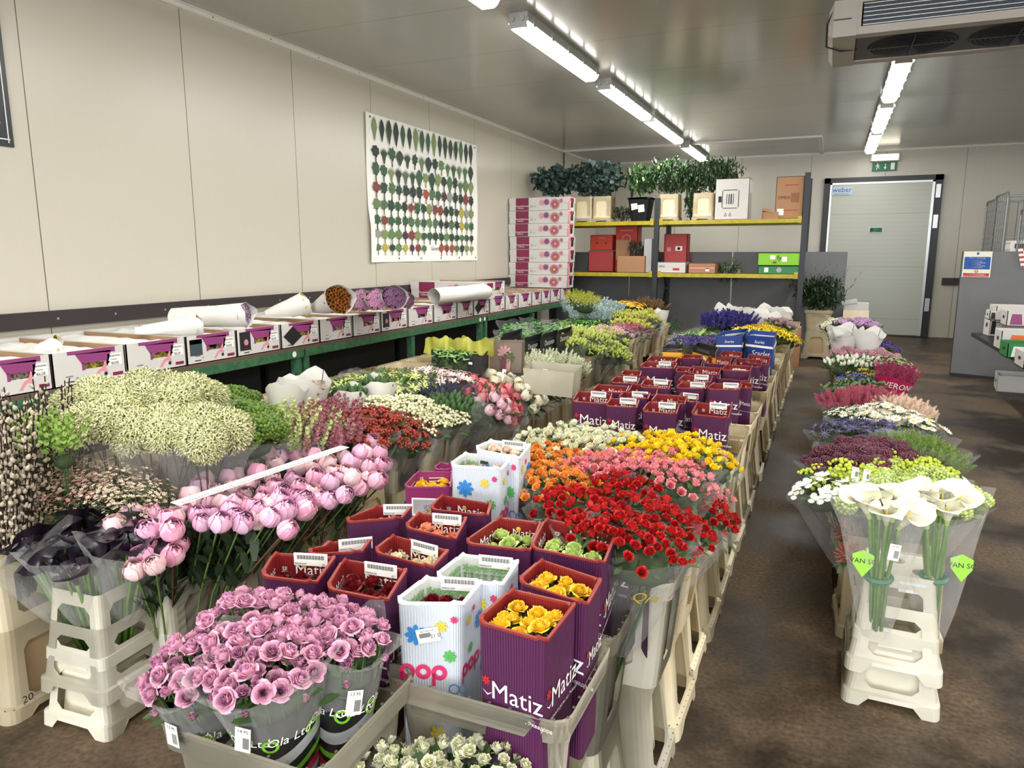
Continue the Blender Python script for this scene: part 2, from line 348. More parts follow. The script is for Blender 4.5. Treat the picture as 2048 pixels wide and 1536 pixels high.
o = t.build('wall_chart', [m_wht, m_ink]+leafcols); o.matrix_basis = frame((LW, (y0+y1)/2, (z0+z1)/2), xa, n)
tag(o, 'large white wall chart showing rows of cut green foliage on the left wall', 'poster')
mb = MB(); mb.box((-.5, -.5, 0), (.5, .5, .01), 0)
mb.add(text_T('DES', .09, .01), (.36, -.36, .012), None, 1, 1); mb.add(poly_T([(.3, -.28), (.34, -.31), (.44, -.2), (.34, -.28)]), (0, 0, .012), None, 1, 1)
mb.add(rect_T(.96, .006), (0, -.46, .012), None, 1, 1); mb.add(rect_T(.006, .96), (.47, 0, .012), None, 1, 1)
for k in range(5): mb.add(disc_T(.04+.02*(k % 2)), (.4-.05*(k % 3), .02+.05*k, .012), None, 1, 2)
o = mb.build('wall_poster', [mat('poster_dark', '23282f', .35), m_wht, mat('poster_pale', '9b9aa4', .5)]); o.matrix_basis = frame((LW, 2.38, 2.53), xa, n)
tag(o, 'dark framed advertising poster cut off at the left edge of the wall', 'poster')

# ------------------------------------------------------------ ceiling evaporator
t = thing('cooling_unit', 'white ceiling mounted evaporator unit with dark fins and round fans', 'cooling unit', (-.09, 5.66, 2.86))
mw = mat('unit_white', 'b3aca4', .45, noise=.08, scale=5); mfin = mat('unit_fin', '2c3036', .4, .3)
Lx, Dy, Hz = 2.7, .86, .2
mb = MB(); mb.box((0, 0, 0), (Lx, .1, .03)); mb.box((0, Dy-.1, 0), (Lx, Dy, .03)); mb.box((0, 0, 0), (.13, Dy, .03)); mb.box((0, 0, .03), (Lx, .035, .05)); mb.box((0, Dy-.04, .03), (Lx, Dy, Hz)); mb.box((0, 0, Hz), (Lx, Dy, Hz+.02))
mb.build('casing', mw, t)
mb = MB(); e_ = .005; V = [(-.04, .05, .03), (-.04, Dy-.05, .03), (-.04, Dy-.05, Hz-.03), (-.04, .05, Hz-.03), (-.01, -e_, -e_), (-.01, Dy+e_, -e_), (-.01, Dy+e_, Hz+.025), (-.01, -e_, Hz+.025), (.135, -e_, -e_), (.135, Dy+e_, -e_), (.135, Dy+e_, Hz+.025), (.135, -e_, Hz+.025)]
mb.raw(V, [(0, 3, 2, 1), (0, 1, 5, 4), (1, 2, 6, 5), (2, 3, 7, 6), (3, 0, 4, 7), (4, 5, 9, 8), (5, 6, 10, 9), (6, 7, 11, 10), (7, 4, 8, 11)]); mb.box((-.01, -.009, .1), (.1, .02, .108), 1)
mb.build('end_cover', [mw, m_dark], t)
mb = MB(); mb.box((.17, .03, .05), (Lx, .3, Hz))
for k in range(6): mb.box((.17, .015, .06+k*.026), (Lx, .03, .064+k*.026), 1)
mb.box((.13, -.002, .05), (.16, .03, Hz), 2); mb.build('coil', [mfin, m_alu, mw], t)
mb = MB(); mb.box((.14, .1, .01), (Lx, Dy-.1, .02)); fp = mb.build('fan_plate', mat('fan_plate', '4c4d51', .5), t)
for k in range(4):
    mb = MB(); cx = .5+.62*k
    for r in np.linspace(.03, .27, 9): mb.tube([(cx+r*math.cos(a), Dy/2+r*math.sin(a), 0) for a in np.linspace(0, 2*PI, 25)], .003, 4, 0, False)
    mb.add(disc_T(.285, 32), (cx, Dy/2, .008), Matrix.Rotation(PI, 3, 'X'), 1, 1)
    for a in range(4): mb.tube([(cx, Dy/2, -.002), (cx+.28*math.cos(a*PI/2), Dy/2+.28*math.sin(a*PI/2), -.002)], .004, 4)
    mb.build('fan_guard', [mfin, mat('fan_hole', '1e2023', .6)], fp)
mb = MB(); mb.tube([(.0, 0, Hz), (-.05, .05, .1), (-.05, .2, -.01), (.04, .35, -.012), (.15, .4, 0)], .006, 5); mb.build('cable', m_blk, t)
mb = MB()
for x in (.2, 2.4):
    for y in (.1, Dy-.1): mb.tube([(x, y, Hz), (x, y, CEIL-2.86)], .008)
mb.build('hanger', m_alu, t)

# ------------------------------------------------------------ green bench along the left wall
m_grn = mat('green_bench_paint', '3c6d4a', .5, noise=.35, scale=25); m_ply = mat('bench_ply', '5d4a3c', .7)
XF = -3.5; ZB = .755
t = thing('bench', 'long green steel and plywood bench along the left wall', 'bench', (0, 0, 0))
MB().box((LW+.05, -.5, ZB-.02), (XF, 10.15, ZB)).build('top', m_ply, t)
for a, b in ((-.5, atx(608, 720, XF).y), (atx(611, 720, XF).y, atx(972, 650, XF).y), (atx(975, 650, XF).y, 10.15)):
    MB().box((XF-.045, a, ZB-.075), (XF+.006, b-.003, ZB-.02)).build('beam', m_grn, t)
lg = []
for px in (598, 614, 827, 964, 973, 1068):
    y = atx(px, 700-(px-600)*.17, XF).y
    mb = MB(); mb.box((XF-.06, y-.025, 0), (XF-.004, y+.025, ZB-.07)); mb.box((XF-.07, y-.04, 0), (XF+.004, y+.04, .006)); mb.build('leg', m_grn, t)
    lg.append(y)
for y in (lg[0]+.0, lg[3], lg[4]):
    mb = MB(); V = disc_T(.022, 14); mb.add(V, (0, 0, 0), None, 1, 0); o = mb.build('badge', m_wht, t); o.matrix_basis = frame((XF+.0075, y-.06, ZB-.045), (0, 1, 0), (1, 0, 0))
for y in np.arange(.2, 10, 1.2):
    MB().box((LW+.1, y, ZB-.07), (XF-.05, y+.04, ZB-.02)).build('cross_bar', m_grn, t)
# dark panels standing under the bench
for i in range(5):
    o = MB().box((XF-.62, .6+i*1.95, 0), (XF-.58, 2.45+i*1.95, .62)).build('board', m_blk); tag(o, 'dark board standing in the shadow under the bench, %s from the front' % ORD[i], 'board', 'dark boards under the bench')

# ------------------------------------------------------------ storage rack on the far side
m_yel = mat('rack_yellow', 'b7a51e', .45, noise=.2, scale=14); m_post = mat('rack_post', '23262b', .5)
RY = 10.56; RX0, RX1 = -4.2, -.36; ZU, ZL = 1.885, 1.15; xm = aty(1314, 440, RY).x
t = thing('storage_rack', 'tall dark rack with two yellow shelf levels at the far end', 'rack', (0, 0, 0))
def post(x, y, z):
    mb = MB(); mb.box((x-.035, y-.03, 0), (x+.035, y+.03, z)); mb.box((x-.06, y-.06, 0), (x+.06, y+.06, .008))
    mb.build('post', m_post, t)
for y in (RY, RY+.85):
    post(RX1, y, 2.47); post(xm, y, 2.2); post(RX0, y, 2.2)
for z in (ZU, ZL):
    for a, b in ((RX0+.04, xm-.04), (xm+.04, RX1-.04)):
        for y in (RY-.03, RY+.83):
            mb = MB(); mb.box((a, y, z-.055), (b, y+.04, z)); mb.box((a, y, z-.06), (a+.05, y-.004, z+.03)); mb.box((b-.05, y, z-.06), (b, y-.004, z+.03)); mb.build('beam', m_yel, t)
        MB().box((a, RY+.01, z-.025), (b, RY+.83, z-.004)).build('shelf', m_ply, t)
for x in (RX1, xm):
    mb = MB(); mb.tube([(x, RY, .2), (x, RY+.85, .9), (x, RY, 1.6)], .012); mb.build('brace', m_post, t)
for i, (a, b, h) in enumerate([(-4.3, aty(1258, 560, 11.47).x, 1.45), (aty(1259, 560, 11.47).x, aty(1462, 560, 11.47).x, 1.45), (aty(1464, 560, 11.47).x, -.42, 1.45)]):
    o = MB().box((a+.004, 11.45, 0), (b-.004, 11.48, h)).build('partition_board', m_grey); tag(o, 'grey partition board behind the yellow rack, %s from the left' % ORD[i], 'board', 'grey boards behind the rack')
o = MB().box((-.4, 11.3, 0), (aty(1691, 560, 11.3).x, 11.33, 1.45)).build('partition_board', m_grey); tag(o, 'grey partition board standing free between the rack and the cold room door', 'board')

# ------------------------------------------------------------ right side: screen, cages, table
def screen():
    p = at(1900, 750, 0); q = at(2048, 765, 0); dx = (q-p).normalized(); n = Vector((dx.y, -dx.x, 0))
    p1 = p+dx*2.4; zt = aty(1925, 503, p.y).z
    t = thing('partition_screen', 'grey partition screen carrying the fire action notice', 'screen', p)
    mb = MB(); nv = -n
    for (a, b, c, e) in [(0, 2.4, .03, zt)]:
        mb.raw([tuple(dx*a+Vector((0, 0, c))), tuple(dx*b+Vector((0, 0, c))), tuple(dx*b+Vector((0, 0, e))), tuple(dx*a+Vector((0, 0, e))),
                tuple(dx*a+nv*.03+Vector((0, 0, c))), tuple(dx*b+nv*.03+Vector((0, 0, c))), tuple(dx*b+nv*.03+Vector((0, 0, e))), tuple(dx*a+nv*.03+Vector((0, 0, e)))], BOXF)
    mb.build('panel', m_grey, t)
    mb = MB(); mb.tube([tuple(nv*.015+Vector((0, 0, .0))), tuple(nv*.015+Vector((0, 0, zt)))], .018, 4); mb.tube([tuple(nv*.015+Vector((0, 0, .015))), tuple(nv*.015+dx*2.4+Vector((0, 0, .015)))], .02, 4); mb.build('edge_strip', m_blk, t)
    return p, dx, n, zt
sp, sdx, sn, szt = screen()
def onscreen(px, py):
    d = ray(px, py); o = Vector((0, 0, CH)); tt = (sp-o).dot(sn)/d.dot(sn); return o+d*tt+sn*.004
a, b = onscreen(1929, 503), onscreen(1980, 555)
c = (a+b)/2; w_ = abs((b-a).dot(sdx)); h_ = abs(b.z-a.z)
mb = MB(); mb.box((-w_/2, -h_/2, 0), (w_/2, h_/2, .004), 0)
for T, u, v, s, k in [(rect_T(.92, .48), 0, .05, 1, 1), (disc_T(.05), 0, .42, 1, 1), (text_T('Fire action', .13, .012), 0, .24, 1, 0), (text_T('!', .09, .01), 0, .42, 1, 0),
                      (rect_T(.5, .018), -.06, .12, 1, 0), (rect_T(.6, .018), 0, .06, 1, 0), (rect_T(.45, .018), -.08, .0, 1, 0), (rect_T(.6, .018), 0, -.06, 1, 0), (rect_T(.4, .018), 0, -.12, 1, 0),
                      (disc_T(.07, 18, .052), 0, -.27, 1, 2), (rect_T(.12, .02), 0, -.27, 1, 2), (rect_T(.92, .1), 0, -.39, 1, 2), (rect_T(.92, .03), 0, -.47, 1, 2), (rect_T(.7, .012), 0, -.375, 1, 0), (rect_T(.6, .012), 0, -.41, 1, 0)]:
    mb.add(T, (u*w_, v*h_, .0052), Matrix.Diagonal((w_, h_, 1)), s, k)
o = mb.build('notice', [mat('notice_cream', 'dedccb', .5), m_blue, m_redp]); o.matrix_basis = frame(c, sdx, sn); tag(o, 'blue and red fire action notice on the grey screen', 'sign')
def cloth():
    p = onscreen(2042, 500)+sn*.03; mb = MB(); V = []; nx, nz = 9, 8
    for j in range(nz+1):
        for i in range(nx+1): V.append(tuple(p+sdx*(i*.045-.02+(.02*j if i < 3 else 0)*.3)+sn*(.012*math.sin(i*1.7+j*.5)+.012)+Vector((0, 0, .01-j*.026+.006*math.sin(i)))))
    F = [(j*(nx+1)+i, j*(nx+1)+i+1, (j+1)*(nx+1)+i+1, (j+1)*(nx+1)+i) for j in range(nz) for i in range(nx)]
    mb.v.append(np.array(V)); mb.n += len(V); mb.f += F; mb.m += [((k % nx)+(k//nx)) % 2 for k in range(len(F))]
    o = mb.build('cloth', [m_wht, mat('cloth_red', 'a5555a', .8)], smooth=True); tag(o, 'red and white checked cloth hanging over the grey screen', 'cloth')
cloth()
m_wire = mat('galvanised_wire', '8b8e90', .4, .6)
def cage(x, y, w, d, h, label, rz=0, nb=6, dense=True):
    t = thing('roll_cage', label, 'roll cage', (x, y, 0), rz, 'roll cages by the back wall')
    MB().box((0, 0, .16), (w, d, .19)).build('base', m_post, t)
    for i, (a, b, ax) in enumerate([((0, 0), (0, d), 1), ((w, 0), (w, d), 1), ((0, d), (w, d), 0), ((0, 0), (w, 0), 0)]):
        if i == 3 and dense: continue
        mb = MB(); L_ = d if ax else w; zl = .2; r = .06
        def P(u, z): return (a[0]+(0 if ax else u), a[1]+(u if ax else 0), z)
        mb.tube([P(0, .19), P(0, h-r), P(r*.3, h-r*.3), P(r, h), P(L_-r, h), P(L_-r*.3, h-r*.3), P(L_, h-r), P(L_, .19)], .012, 6)
        for k in range(1, nb): mb.tube([P(L_*k/nb, zl), P(L_*k/nb, h)], .006, 5)
        if ax:
            for k in range(24): mb.tube([P(0, zl+.03+k*(h-.3)/24), P(L_, zl+.03+k*(h-.3)/24)], .004, 4)
        else:
            for k in (1, 2, 3): mb.tube([P(0, h*k/4), P(L_, h*k/4)], .005, 4)
        mb.build('side_frame', m_wire, t)
    for (cx, cy) in ((.08, .08), (w-.08, .08), (.08, d-.08), (w-.08, d-.08)):
        mb = MB(); V = [(cx-.02+.04*s, cy+.06*math.cos(q), .065+.06*math.sin(q)) for s in (0, 1) for q in np.linspace(0, 2*PI, 13)[:-1]]
        mb.raw(V, [(k, (k+1) % 12, 12+(k+1) % 12, 12+k) for k in range(12)]+[tuple(range(12)), tuple(range(12, 24))]); mb.box((cx-.03, cy-.02, .1), (cx+.03, cy+.02, .17)); mb.build('caster', m_blk, t)
    return t
p = at(1893, 660, 0)
cage(p.x+.02, 12.6, .8, .7, aty(1918, 400, 12.6).z, 'wire roll cage against the back wall right of the door, leftmost cage')
cage(2.0, 11.2, .95, .75, aty(1950, 386, 11.2).z, 'tall wire roll cage behind the grey screen, top rail highest')
cage(2.12, 10.3, 1.1, .7, aty(1990, 415, 10.3).z, 'wire roll cage just behind the grey screen, nearest cage', dense=False)
for i, z in enumerate((1.05, 1.42)):
    o = MB().box((2.05, 11.25, z), (2.9, 11.9, z+.03)).build('cage_shelf', m_post); tag(o, 'dark shelf board slotted inside the tall roll cage, %s one' % ('lower', 'upper')[i], 'shelf')
for i in range(3):
    mb = MB(); mb.box((0, 0, 0), (.24, .3, .14), 0); mb.box((.05, -.002, .04), (.19, 0, .1), 1); o = mb.build('carton', [m_wht, m_dark], None, False, (2.1+i*.28, 11.3, 1.45 if i != 1 else 1.08)); tag(o, 'small white carton on a shelf inside the tall roll cage, %s from the left' % ORD[i], 'carton', 'cartons inside the roll cage')
# ------------------------------------------------------------ plastic flower crates
m_cr = mat('crate_cream', 'ebe0c4', .42, col2='e0d2b0', scale=5, var=.05); m_cw = mat('crate_white', 'dcd8ca', .4, col2='d0cbb9', scale=5, var=.03)
m_cb = mat('crate_inside_reflection', 'b99f7c', .6); m_water = mat('bucket_dark_inside', '3a342b', .3)  # brown reflection inside the cream crates is put into the inner wall colour
m_dot = mat('rim_notch', '5b5345', .7)
def shell(rows, r, win=None, th=.006, arch=0, sides=(0, 1, 2, 3), cap=None, tw=.62, caps_bottom=None):
    """tapered rounded-rectangle shell; rows [(z,hx,hy)], win = index of the first of four rows bounding the window"""
    ts = [-1, -tw-.1, -tw+.12, tw-.12, tw+.1, 1]; nc = 4; V = []; F = []
    per = []
    for s in range(4):
        for i, t in enumerate(ts): per.append((s, i, t, None))
        for k in range(1, nc): per.append((s, -1, None, k/nc))
    n = len(per)
    for j, (z, hx, hy) in enumerate(rows):
        for (s, i, t, a) in per:
            ax, ay = hx-r, hy-r; zz = z
            if a is None:
                if s == 0: p = (hx, t*ay)
                elif s == 1: p = (-t*ax, hy)
                elif s == 2: p = (-hx, -t*ay)
                else: p = (t*ax, -hy)
                if j == 0 and arch and i in (2, 3): zz = z+arch
            else:
                q = a*PI/2; c = ((ax, ay), (-ax, ay), (-ax, -ay), (ax, -ay))[s]; q += s*PI/2; p = (c[0]+r*math.cos(q), c[1]+r*math.sin(q))
            V.append((p[0], p[1], zz))
    for j in range(len(rows)-1):
        for k in range(n):
            s, i = per[k][0], per[k][1]; k2 = (k+1) % n; q = (j*n+k, j*n+k2, (j+1)*n+k2, (j+1)*n+k)
            if win is not None and s in sides and win <= j <= win+2 and i in (1, 2, 3):
                if i == 2 or j == win+1: continue
                lo = j == win
                if i == 1: F.append((q[0], q[1], q[3]) if lo else (q[0], q[2], q[3]))
                else: F.append((q[0], q[1], q[2]) if lo else (q[1], q[2], q[3]))
                continue
            F.append(q)
    m = len(rows)-1
    if cap == 'top': F.append(tuple(m*n+k for k in range(n)))
    if cap == 'bottom': F.append(tuple(range(n))[::-1])
    bm = bmesh.new(); vs = [bm.verts.new(v) for v in V]
    for f in F: bm.faces.new([vs[i] for i in f])
    if th: bmesh.ops.solidify(bm, geom=bm.faces[:], thickness=th)
    bmesh.ops.recalc_face_normals(bm, faces=bm.faces[:])
    bm.verts.ensure_lookup_table(); T = ([tuple(v.co) for v in bm.verts], [tuple(v.index for v in f.verts) for f in bm.faces], [0]*len(bm.faces)); bm.free(); return T
def cmesh(name, parts, mats):
    mb = MB()
    for T, mi in parts: mb.add(T, (0, 0, 0), None, 1, mi)
    return mb.mesh(name, mats)
HX, HY = .186, .146
def notches(z, hx, hy):
    mb = MB()
    for s in (-1, 1):
        for k in range(9):
            u = (k-4)/4.6
            mb.box((u*hx-.0025, s*(hy-.004)-.002, z), (u*hx+.0025, s*(hy-.004)+.002, z+.0015)); mb.box((s*(hx-.004)-.002, u*hy-.0025, z), (s*(hx-.004)+.002, u*hy+.0025, z+.0015))
    return (np.concatenate(mb.v).tolist(), mb.f, mb.m)
T_base = shell([(0, HX+.006, HY+.006), (.05, HX+.003, HY+.003), (.054, HX-.012, HY-.012), (.066, HX-.013, HY-.013), (.085, HX-.016, HY-.015), (.235, HX-.034, HY-.03), (.26, HX-.036, HY-.032), (.335, HX-.044, HY-.038)], .035, win=3, arch=.026, cap='top')
T_basein = shell([(.03, HX-.045, HY-.04), (.31, HX-.065, HY-.058)], .03, th=0, cap='top')
T_up = shell([(0, HX-.042, HY-.036), (.05, HX-.037, HY-.032), (.07, HX-.035, HY-.031), (.215, HX-.022, HY-.019), (.235, HX-.02, HY-.018), (.262, HX-.018, HY-.016), (.264, HX-.004, HY-.004), (.3, HX, HY), (.31, HX-.002, HY-.002)], .035, win=1)
T_upin = shell([(.01, HX-.055, HY-.049), (.25, HX-.036, HY-.034)], .03, th=.003, cap='bottom')
T_uprim = shell([(.308, HX+.001, HY+.001), (.312, HX-.001, HY-.001)], .034, th=.012)
T_tall = shell([(0, HX+.002, HY+.002), (.045, HX+.002, HY+.002), (.05, HX-.01, HY-.01), (.07, HX-.011, HY-.011), (.09, HX-.012, HY-.011), (.31, HX-.017, HY-.014), (.335, HX-.018, HY-.015), (.4, HX-.02, HY-.016)], .028, win=3, arch=.02)
T_tallin = shell([(.02, HX-.03, HY-.03), (.38, HX-.034, HY-.03)], .02, th=.003, cap='bottom')
T_frame = shell([(0, HX-.012, HY+.0), (.042, HX-.015, HY-.003), (.046, HX-.025, HY-.014), (.06, HX-.027, HY-.016), (.08, HX-.031, HY-.018), (.165, HX-.043, HY-.03), (.185, HX-.046, HY-.032), (.222, HX-.05, HY-.036)], .03, win=3, arch=.03, tw=.66)
T_collar = shell([(0, HX-.03, HY-.02), (.035, HX-.034, HY-.022), (.038, HX-.038, HY-.03), (.05, HX-.04, HY-.031), (.07, HX-.043, HY-.033), (.16, HX-.055, HY-.044), (.18, HX-.058, HY-.046), (.222, HX-.062, HY-.05)], .022, win=3, tw=.66)
ME = {}
for nm, mt in (('cream', m_cr), ('white', m_cw)):
    ME['base', nm] = cmesh('crate_shell', [(T_base, 0), (notches(.0505, HX, HY), 1)], [mt, m_dot]); ME['basein', nm] = cmesh('crate_core', [(T_basein, 0)], [m_cb if nm == 'cream' else mt])
    ME['up', nm] = cmesh('crate_shell', [(T_up, 0)], [mt]); ME['rim', nm] = cmesh('crate_rim', [(T_uprim, 0), (notches(.3122, HX, HY), 1)], [mt, m_dot])
    ME['tall', nm] = cmesh('crate_shell', [(T_tall, 0)], [mt]); ME['tallin', nm] = cmesh('crate_core', [(T_tallin, 0)], [mt]); ME['upin', nm] = cmesh('crate_core', [(T_upin, 0)], [mt])
    ME['frame', nm] = cmesh('crate_shell', [(T_frame, 0)], [mt]); ME['collar', nm] = cmesh('crate_shell', [(T_collar, 0)], [mt])
def base_crate(x, y, label, group, rz=0, c='cream', sc=1, z=0):
    t = thing('flower_crate', label, 'crate', (x, y, z), rz, group); t.scale = (sc,)*3 if not isinstance(sc, tuple) else sc
    ob('shell', ME['base', c], t); ob('inner_wall', ME['basein', c], t); return t
def up_crate(x, y, z, label, group, rz=0, c='cream', inner=True, sc=1):
    t = thing('flower_crate', label, 'crate', (x, y, z), rz, group); t.scale = (sc,)*3 if not isinstance(sc, tuple) else sc
    ob('shell', ME['up', c], t); ob('rim', ME['rim', c], t)
    if inner: ob('inner_bucket', ME['upin', c], t)
    return t
def tall_crate(x, y, label, group, rz=0, c='cream', z=0, sc=1):
    t = thing('flower_bucket', label, 'bucket', (x, y, z), rz, group); t.scale = (sc,)*3 if not isinstance(sc, tuple) else sc
    ob('shell', ME['tall', c], t); ob('inner_bucket', ME['tallin', c], t); return t
jit = lambda a: rnd.uniform(-a, a)
PITCH_Y = .302
# right block (aisle side) : two across, running away from the camera
AX = -.355-HX
def stack(x, y, n, where, group, c='cream', inner=True, rz=None, zs=1, dx=0):
    rz = jit(.025) if rz is None else rz; x += jit(.006)
    b = base_crate(x, y, 'upturned cream crate, %s' % where, group+', lower tier', rz, c); u = up_crate(x+dx, y, .322*zs, 'upright cream crate, %s' % where, group+', upper tier', rz+jit(.01), c, inner)
    b.scale.z = u.scale.z = zs; return u
for i in range(27):
    y = 1.195+i*PITCH_Y+jit(.006)
    stack(AX+(.035 if i > 1 else 0), y, i, '%s from the front, aisle edge of rose block' % ORD[i], 'crates along the aisle', 'white' if i < 3 else 'cream', i > 0, None, 1, .03 if i > 1 else 0)
    stack(AX-2*HX-.006, y+jit(.01), i, '%s from the front, second file of rose block' % ORD[i], 'crates behind the aisle edge', 'cream')
o = up_crate(-.828, .925, .335, 'white crate rim around the nearest mauve rose bunches', None, .02, 'white', False, (.9, 1.05, 1)); base_crate(-.828, .925, 'upside down white crate carrying the nearest mauve roses', None, .02, 'white', (.9, 1.05, 1.04))
base_crate(-.5, .86, 'upside down white crate in front carrying the cream roses', None, 0, 'white', .9)
# left block
BX = -1.8-HX
for i in range(4):
    tall_crate(BX+jit(.01), 1.645+i*.315, 'tall cream bucket holding peony stems, %s from the front' % ORD[i], 'peony buckets', jit(.03), 'white' if i < 2 else 'cream', 0, (1, 1.0, 1))
for i in range(21):
    y = 2.93+i*PITCH_Y+jit(.006)
    if 3 <= i <= 8: tall_crate(BX+.01, y, 'tall cream bucket in the low stretch, %s past the peonies' % ORD[i], 'buckets in the low stretch')
    else: stack(BX+.01, y, i, '%s past the peonies, edge of left block' % ORD[i], 'crates edging the left block', zs=.9)
    if i not in (1, 2): stack(BX-2*HX, y, i, '%s past the peonies, second file of left block' % ORD[i], 'crates in the second file of the left block')
    if i > 0: stack(BX-4*HX-.01, y, i, '%s past the peonies, third file of left block' % ORD[i], 'crates in the third file of the left block')
for i in range(6):
    stack(BX-2*HX-.03, 1.36+i*.31, i, '%s from the front, file behind the peonies' % ORD[i], 'crates behind the peonies', rz=jit(.03), zs=.86, inner=i > 0)
for i in range(4):
    stack(BX-4*HX-.05, 1.9+i*.31, i, '%s from the front, file nearest the bench' % ORD[i], 'crates nearest the bench', zs=.86)
# right-hand row across the aisle
EX = .275
for i in range(24):
    y = 2.95+i*.315
    tall_crate(EX+jit(.02), y, 'cream bucket in the free-standing row across the aisle, %s from the front' % ORD[i], 'buckets in the right-hand row', jit(.05), 'cream', 0, (.95, 1, 1))
# nested white frame stands
def stand(x, y, rz, sx, sy, what, holes):
    for k, (me, z) in enumerate((('frame', 0), ('frame', .112), ('collar', .212))):
        t = thing('stacking_frame', 'white plastic stacking frame %s, %s' % (what, ('bottom of three', 'middle of three', 'top of three')[k]), 'crate', (x, y, z), rz); s = (1, .985, .97)[k]
        t.scale = (sx*s, sy*s, 1); ob('frame', ME[me, 'white'], t)
        if k == 0: o = ob('inner_bucket', ME['basein', 'white'], t, (0, 0, .0)); o.scale = (.95, .95, .5)
        if k == 1:
            mb = MB(); mb.box((-.08, -.112, .03), (.08, -.106, .13)); mb.box((-.06, -.116, .085), (.06, -.112, .12)); mb.box((-.06, -.116, .04), (.06, -.112, .045)); mb.build('inner_panel', m_cw, t)
        if k == 2 and holes:
            mb = MB(); N = 20; bx, by = HX-.066, HY-.054; r = .026
            hs = [(-.07, -.035), (.07, -.035), (0, .035)]
            bm = bmesh.new()
            gx, gy = 40, 30; P = {}
            for i in range(gx+1):
                for j in range(gy+1): P[i, j] = (-bx+2*bx*i/gx, -by+2*by*j/gy)
            def adj(p):
                for (hx, hy) in hs:
                    d = math.hypot(p[0]-hx, p[1]-hy)
                    if d < r: return None
                return p
            for i in range(gx):
                for j in range(gy):
                    q = [P[i, j], P[i+1, j], P[i+1, j+1], P[i, j+1]]
                    if all(adj(p) for p in q): bm.faces.new([bm.verts.new((a, b, .216)) for a, b in q])
            bmesh.ops.remove_doubles(bm, verts=bm.verts[:], dist=1e-5)
            for v in bm.verts:  # pull hole rims onto circles
                for (hx, hy) in hs:
                    d = math.hypot(v.co.x-hx, v.co.y-hy)
                    if d < r+.0085 and any(len(e.link_faces) == 1 for e in v.link_edges): v.co.x = hx+(v.co.x-hx)*r/d; v.co.y = hy+(v.co.y-hy)*r/d
            bmesh.ops.solidify(bm, geom=bm.faces[:], thickness=.005)
            me2 = bpy.data.meshes.new('top_plate'); bm.to_mesh(me2); bm.free(); me2.materials.append(m_cw); ob('top_plate', me2, t)
            mb = MB(); mb.box((-.005, -by-.0065, .17), (.09, -by-.0055, .205)); mb.build('worn_sticker', mat('worn_sticker', 'c9cdd0', .5), t)
stand(-2.0, 1.41, .06, .8, .93, 'under the black calla lilies', False)
stand(.27, 2.53, -.02, .81, 1.12, 'under the white calla lilies', True)
# handwritten marks and tickets on crates
def mark(name, txt, px, py, Y, size, label=None, X=None, bg=None):
    p = aty(px, py, Y) if X is None else atx(px, py, X)
    n, xa = ((0, -1, 0), (1, 0, 0)) if X is None else ((1, 0, 0), (0, 1, 0))
    mb = MB(); mb.add(text_T(txt, size, .012), (0, 0, .003), None, 1, 0)
    if bg: mb.add(rect_T(*bg), (0, 0, .0015), None, 1, 1)
    o = mb.build(name, [m_ink, m_wht]); o.matrix_basis = frame(p, xa, n); return o
# ------------------------------------------------------------ plant templates
def petal(l, w, cup=.3, curl=0, nu=4, nv=3, tip=.3):
    """petal from the origin along +x; cup raises edges, curl bends the tip"""
    V = []; F = []
    for i in range(nu+1):
        u = i/nu; ww = w*(math.sin(PI*min(1, u*.62+.12))**.8)*(1 if u < .8 else 1-(u-.8)/.2*(1-tip))
        for j in range(nv+1):
            v = j/nv*2-1; V.append((u*l, v*ww/2, cup*l*u*u*.5+cup*w*.6*v*v*u+curl*l*max(0, u-.6)**2*3))
    for i in range(nu):
        for j in range(nv): a = i*(nv+1)+j; F.append((a, a+1, a+nv+2, a+nv+1))
    return V, F, [0]*len(F)
def Rz(a): return Matrix.Rotation(a, 3, 'Z')
def Ry(a): return Matrix.Rotation(a, 3, 'Y')
def Rx(a): return Matrix.Rotation(a, 3, 'X')
def tpl(mb): return (np.concatenate(mb.v), mb.f, mb.m)
def sphere_T(r=1, n=8, m=5, sz=1, mi=0):
    V = [(0, 0, -r*sz)]; F = []
    for j in range(1, m):
        a = PI*j/m
        for k in range(n): V.append((r*math.sin(a)*math.cos(2*PI*k/n), r*math.sin(a)*math.sin(2*PI*k/n), -r*sz*math.cos(a)))
    V.append((0, 0, r*sz)); t = len(V)-1
    F += [(0, 1+(k+1) % n, 1+k) for k in range(n)]+[(t, 1+(m-2)*n+k, 1+(m-2)*n+(k+1) % n) for k in range(n)]
    F += [(1+j*n+k, 1+j*n+(k+1) % n, 1+(j+1)*n+(k+1) % n, 1+(j+1)*n+k) for j in range(m-2) for k in range(n)]
    return V, F, [mi]*len(F)
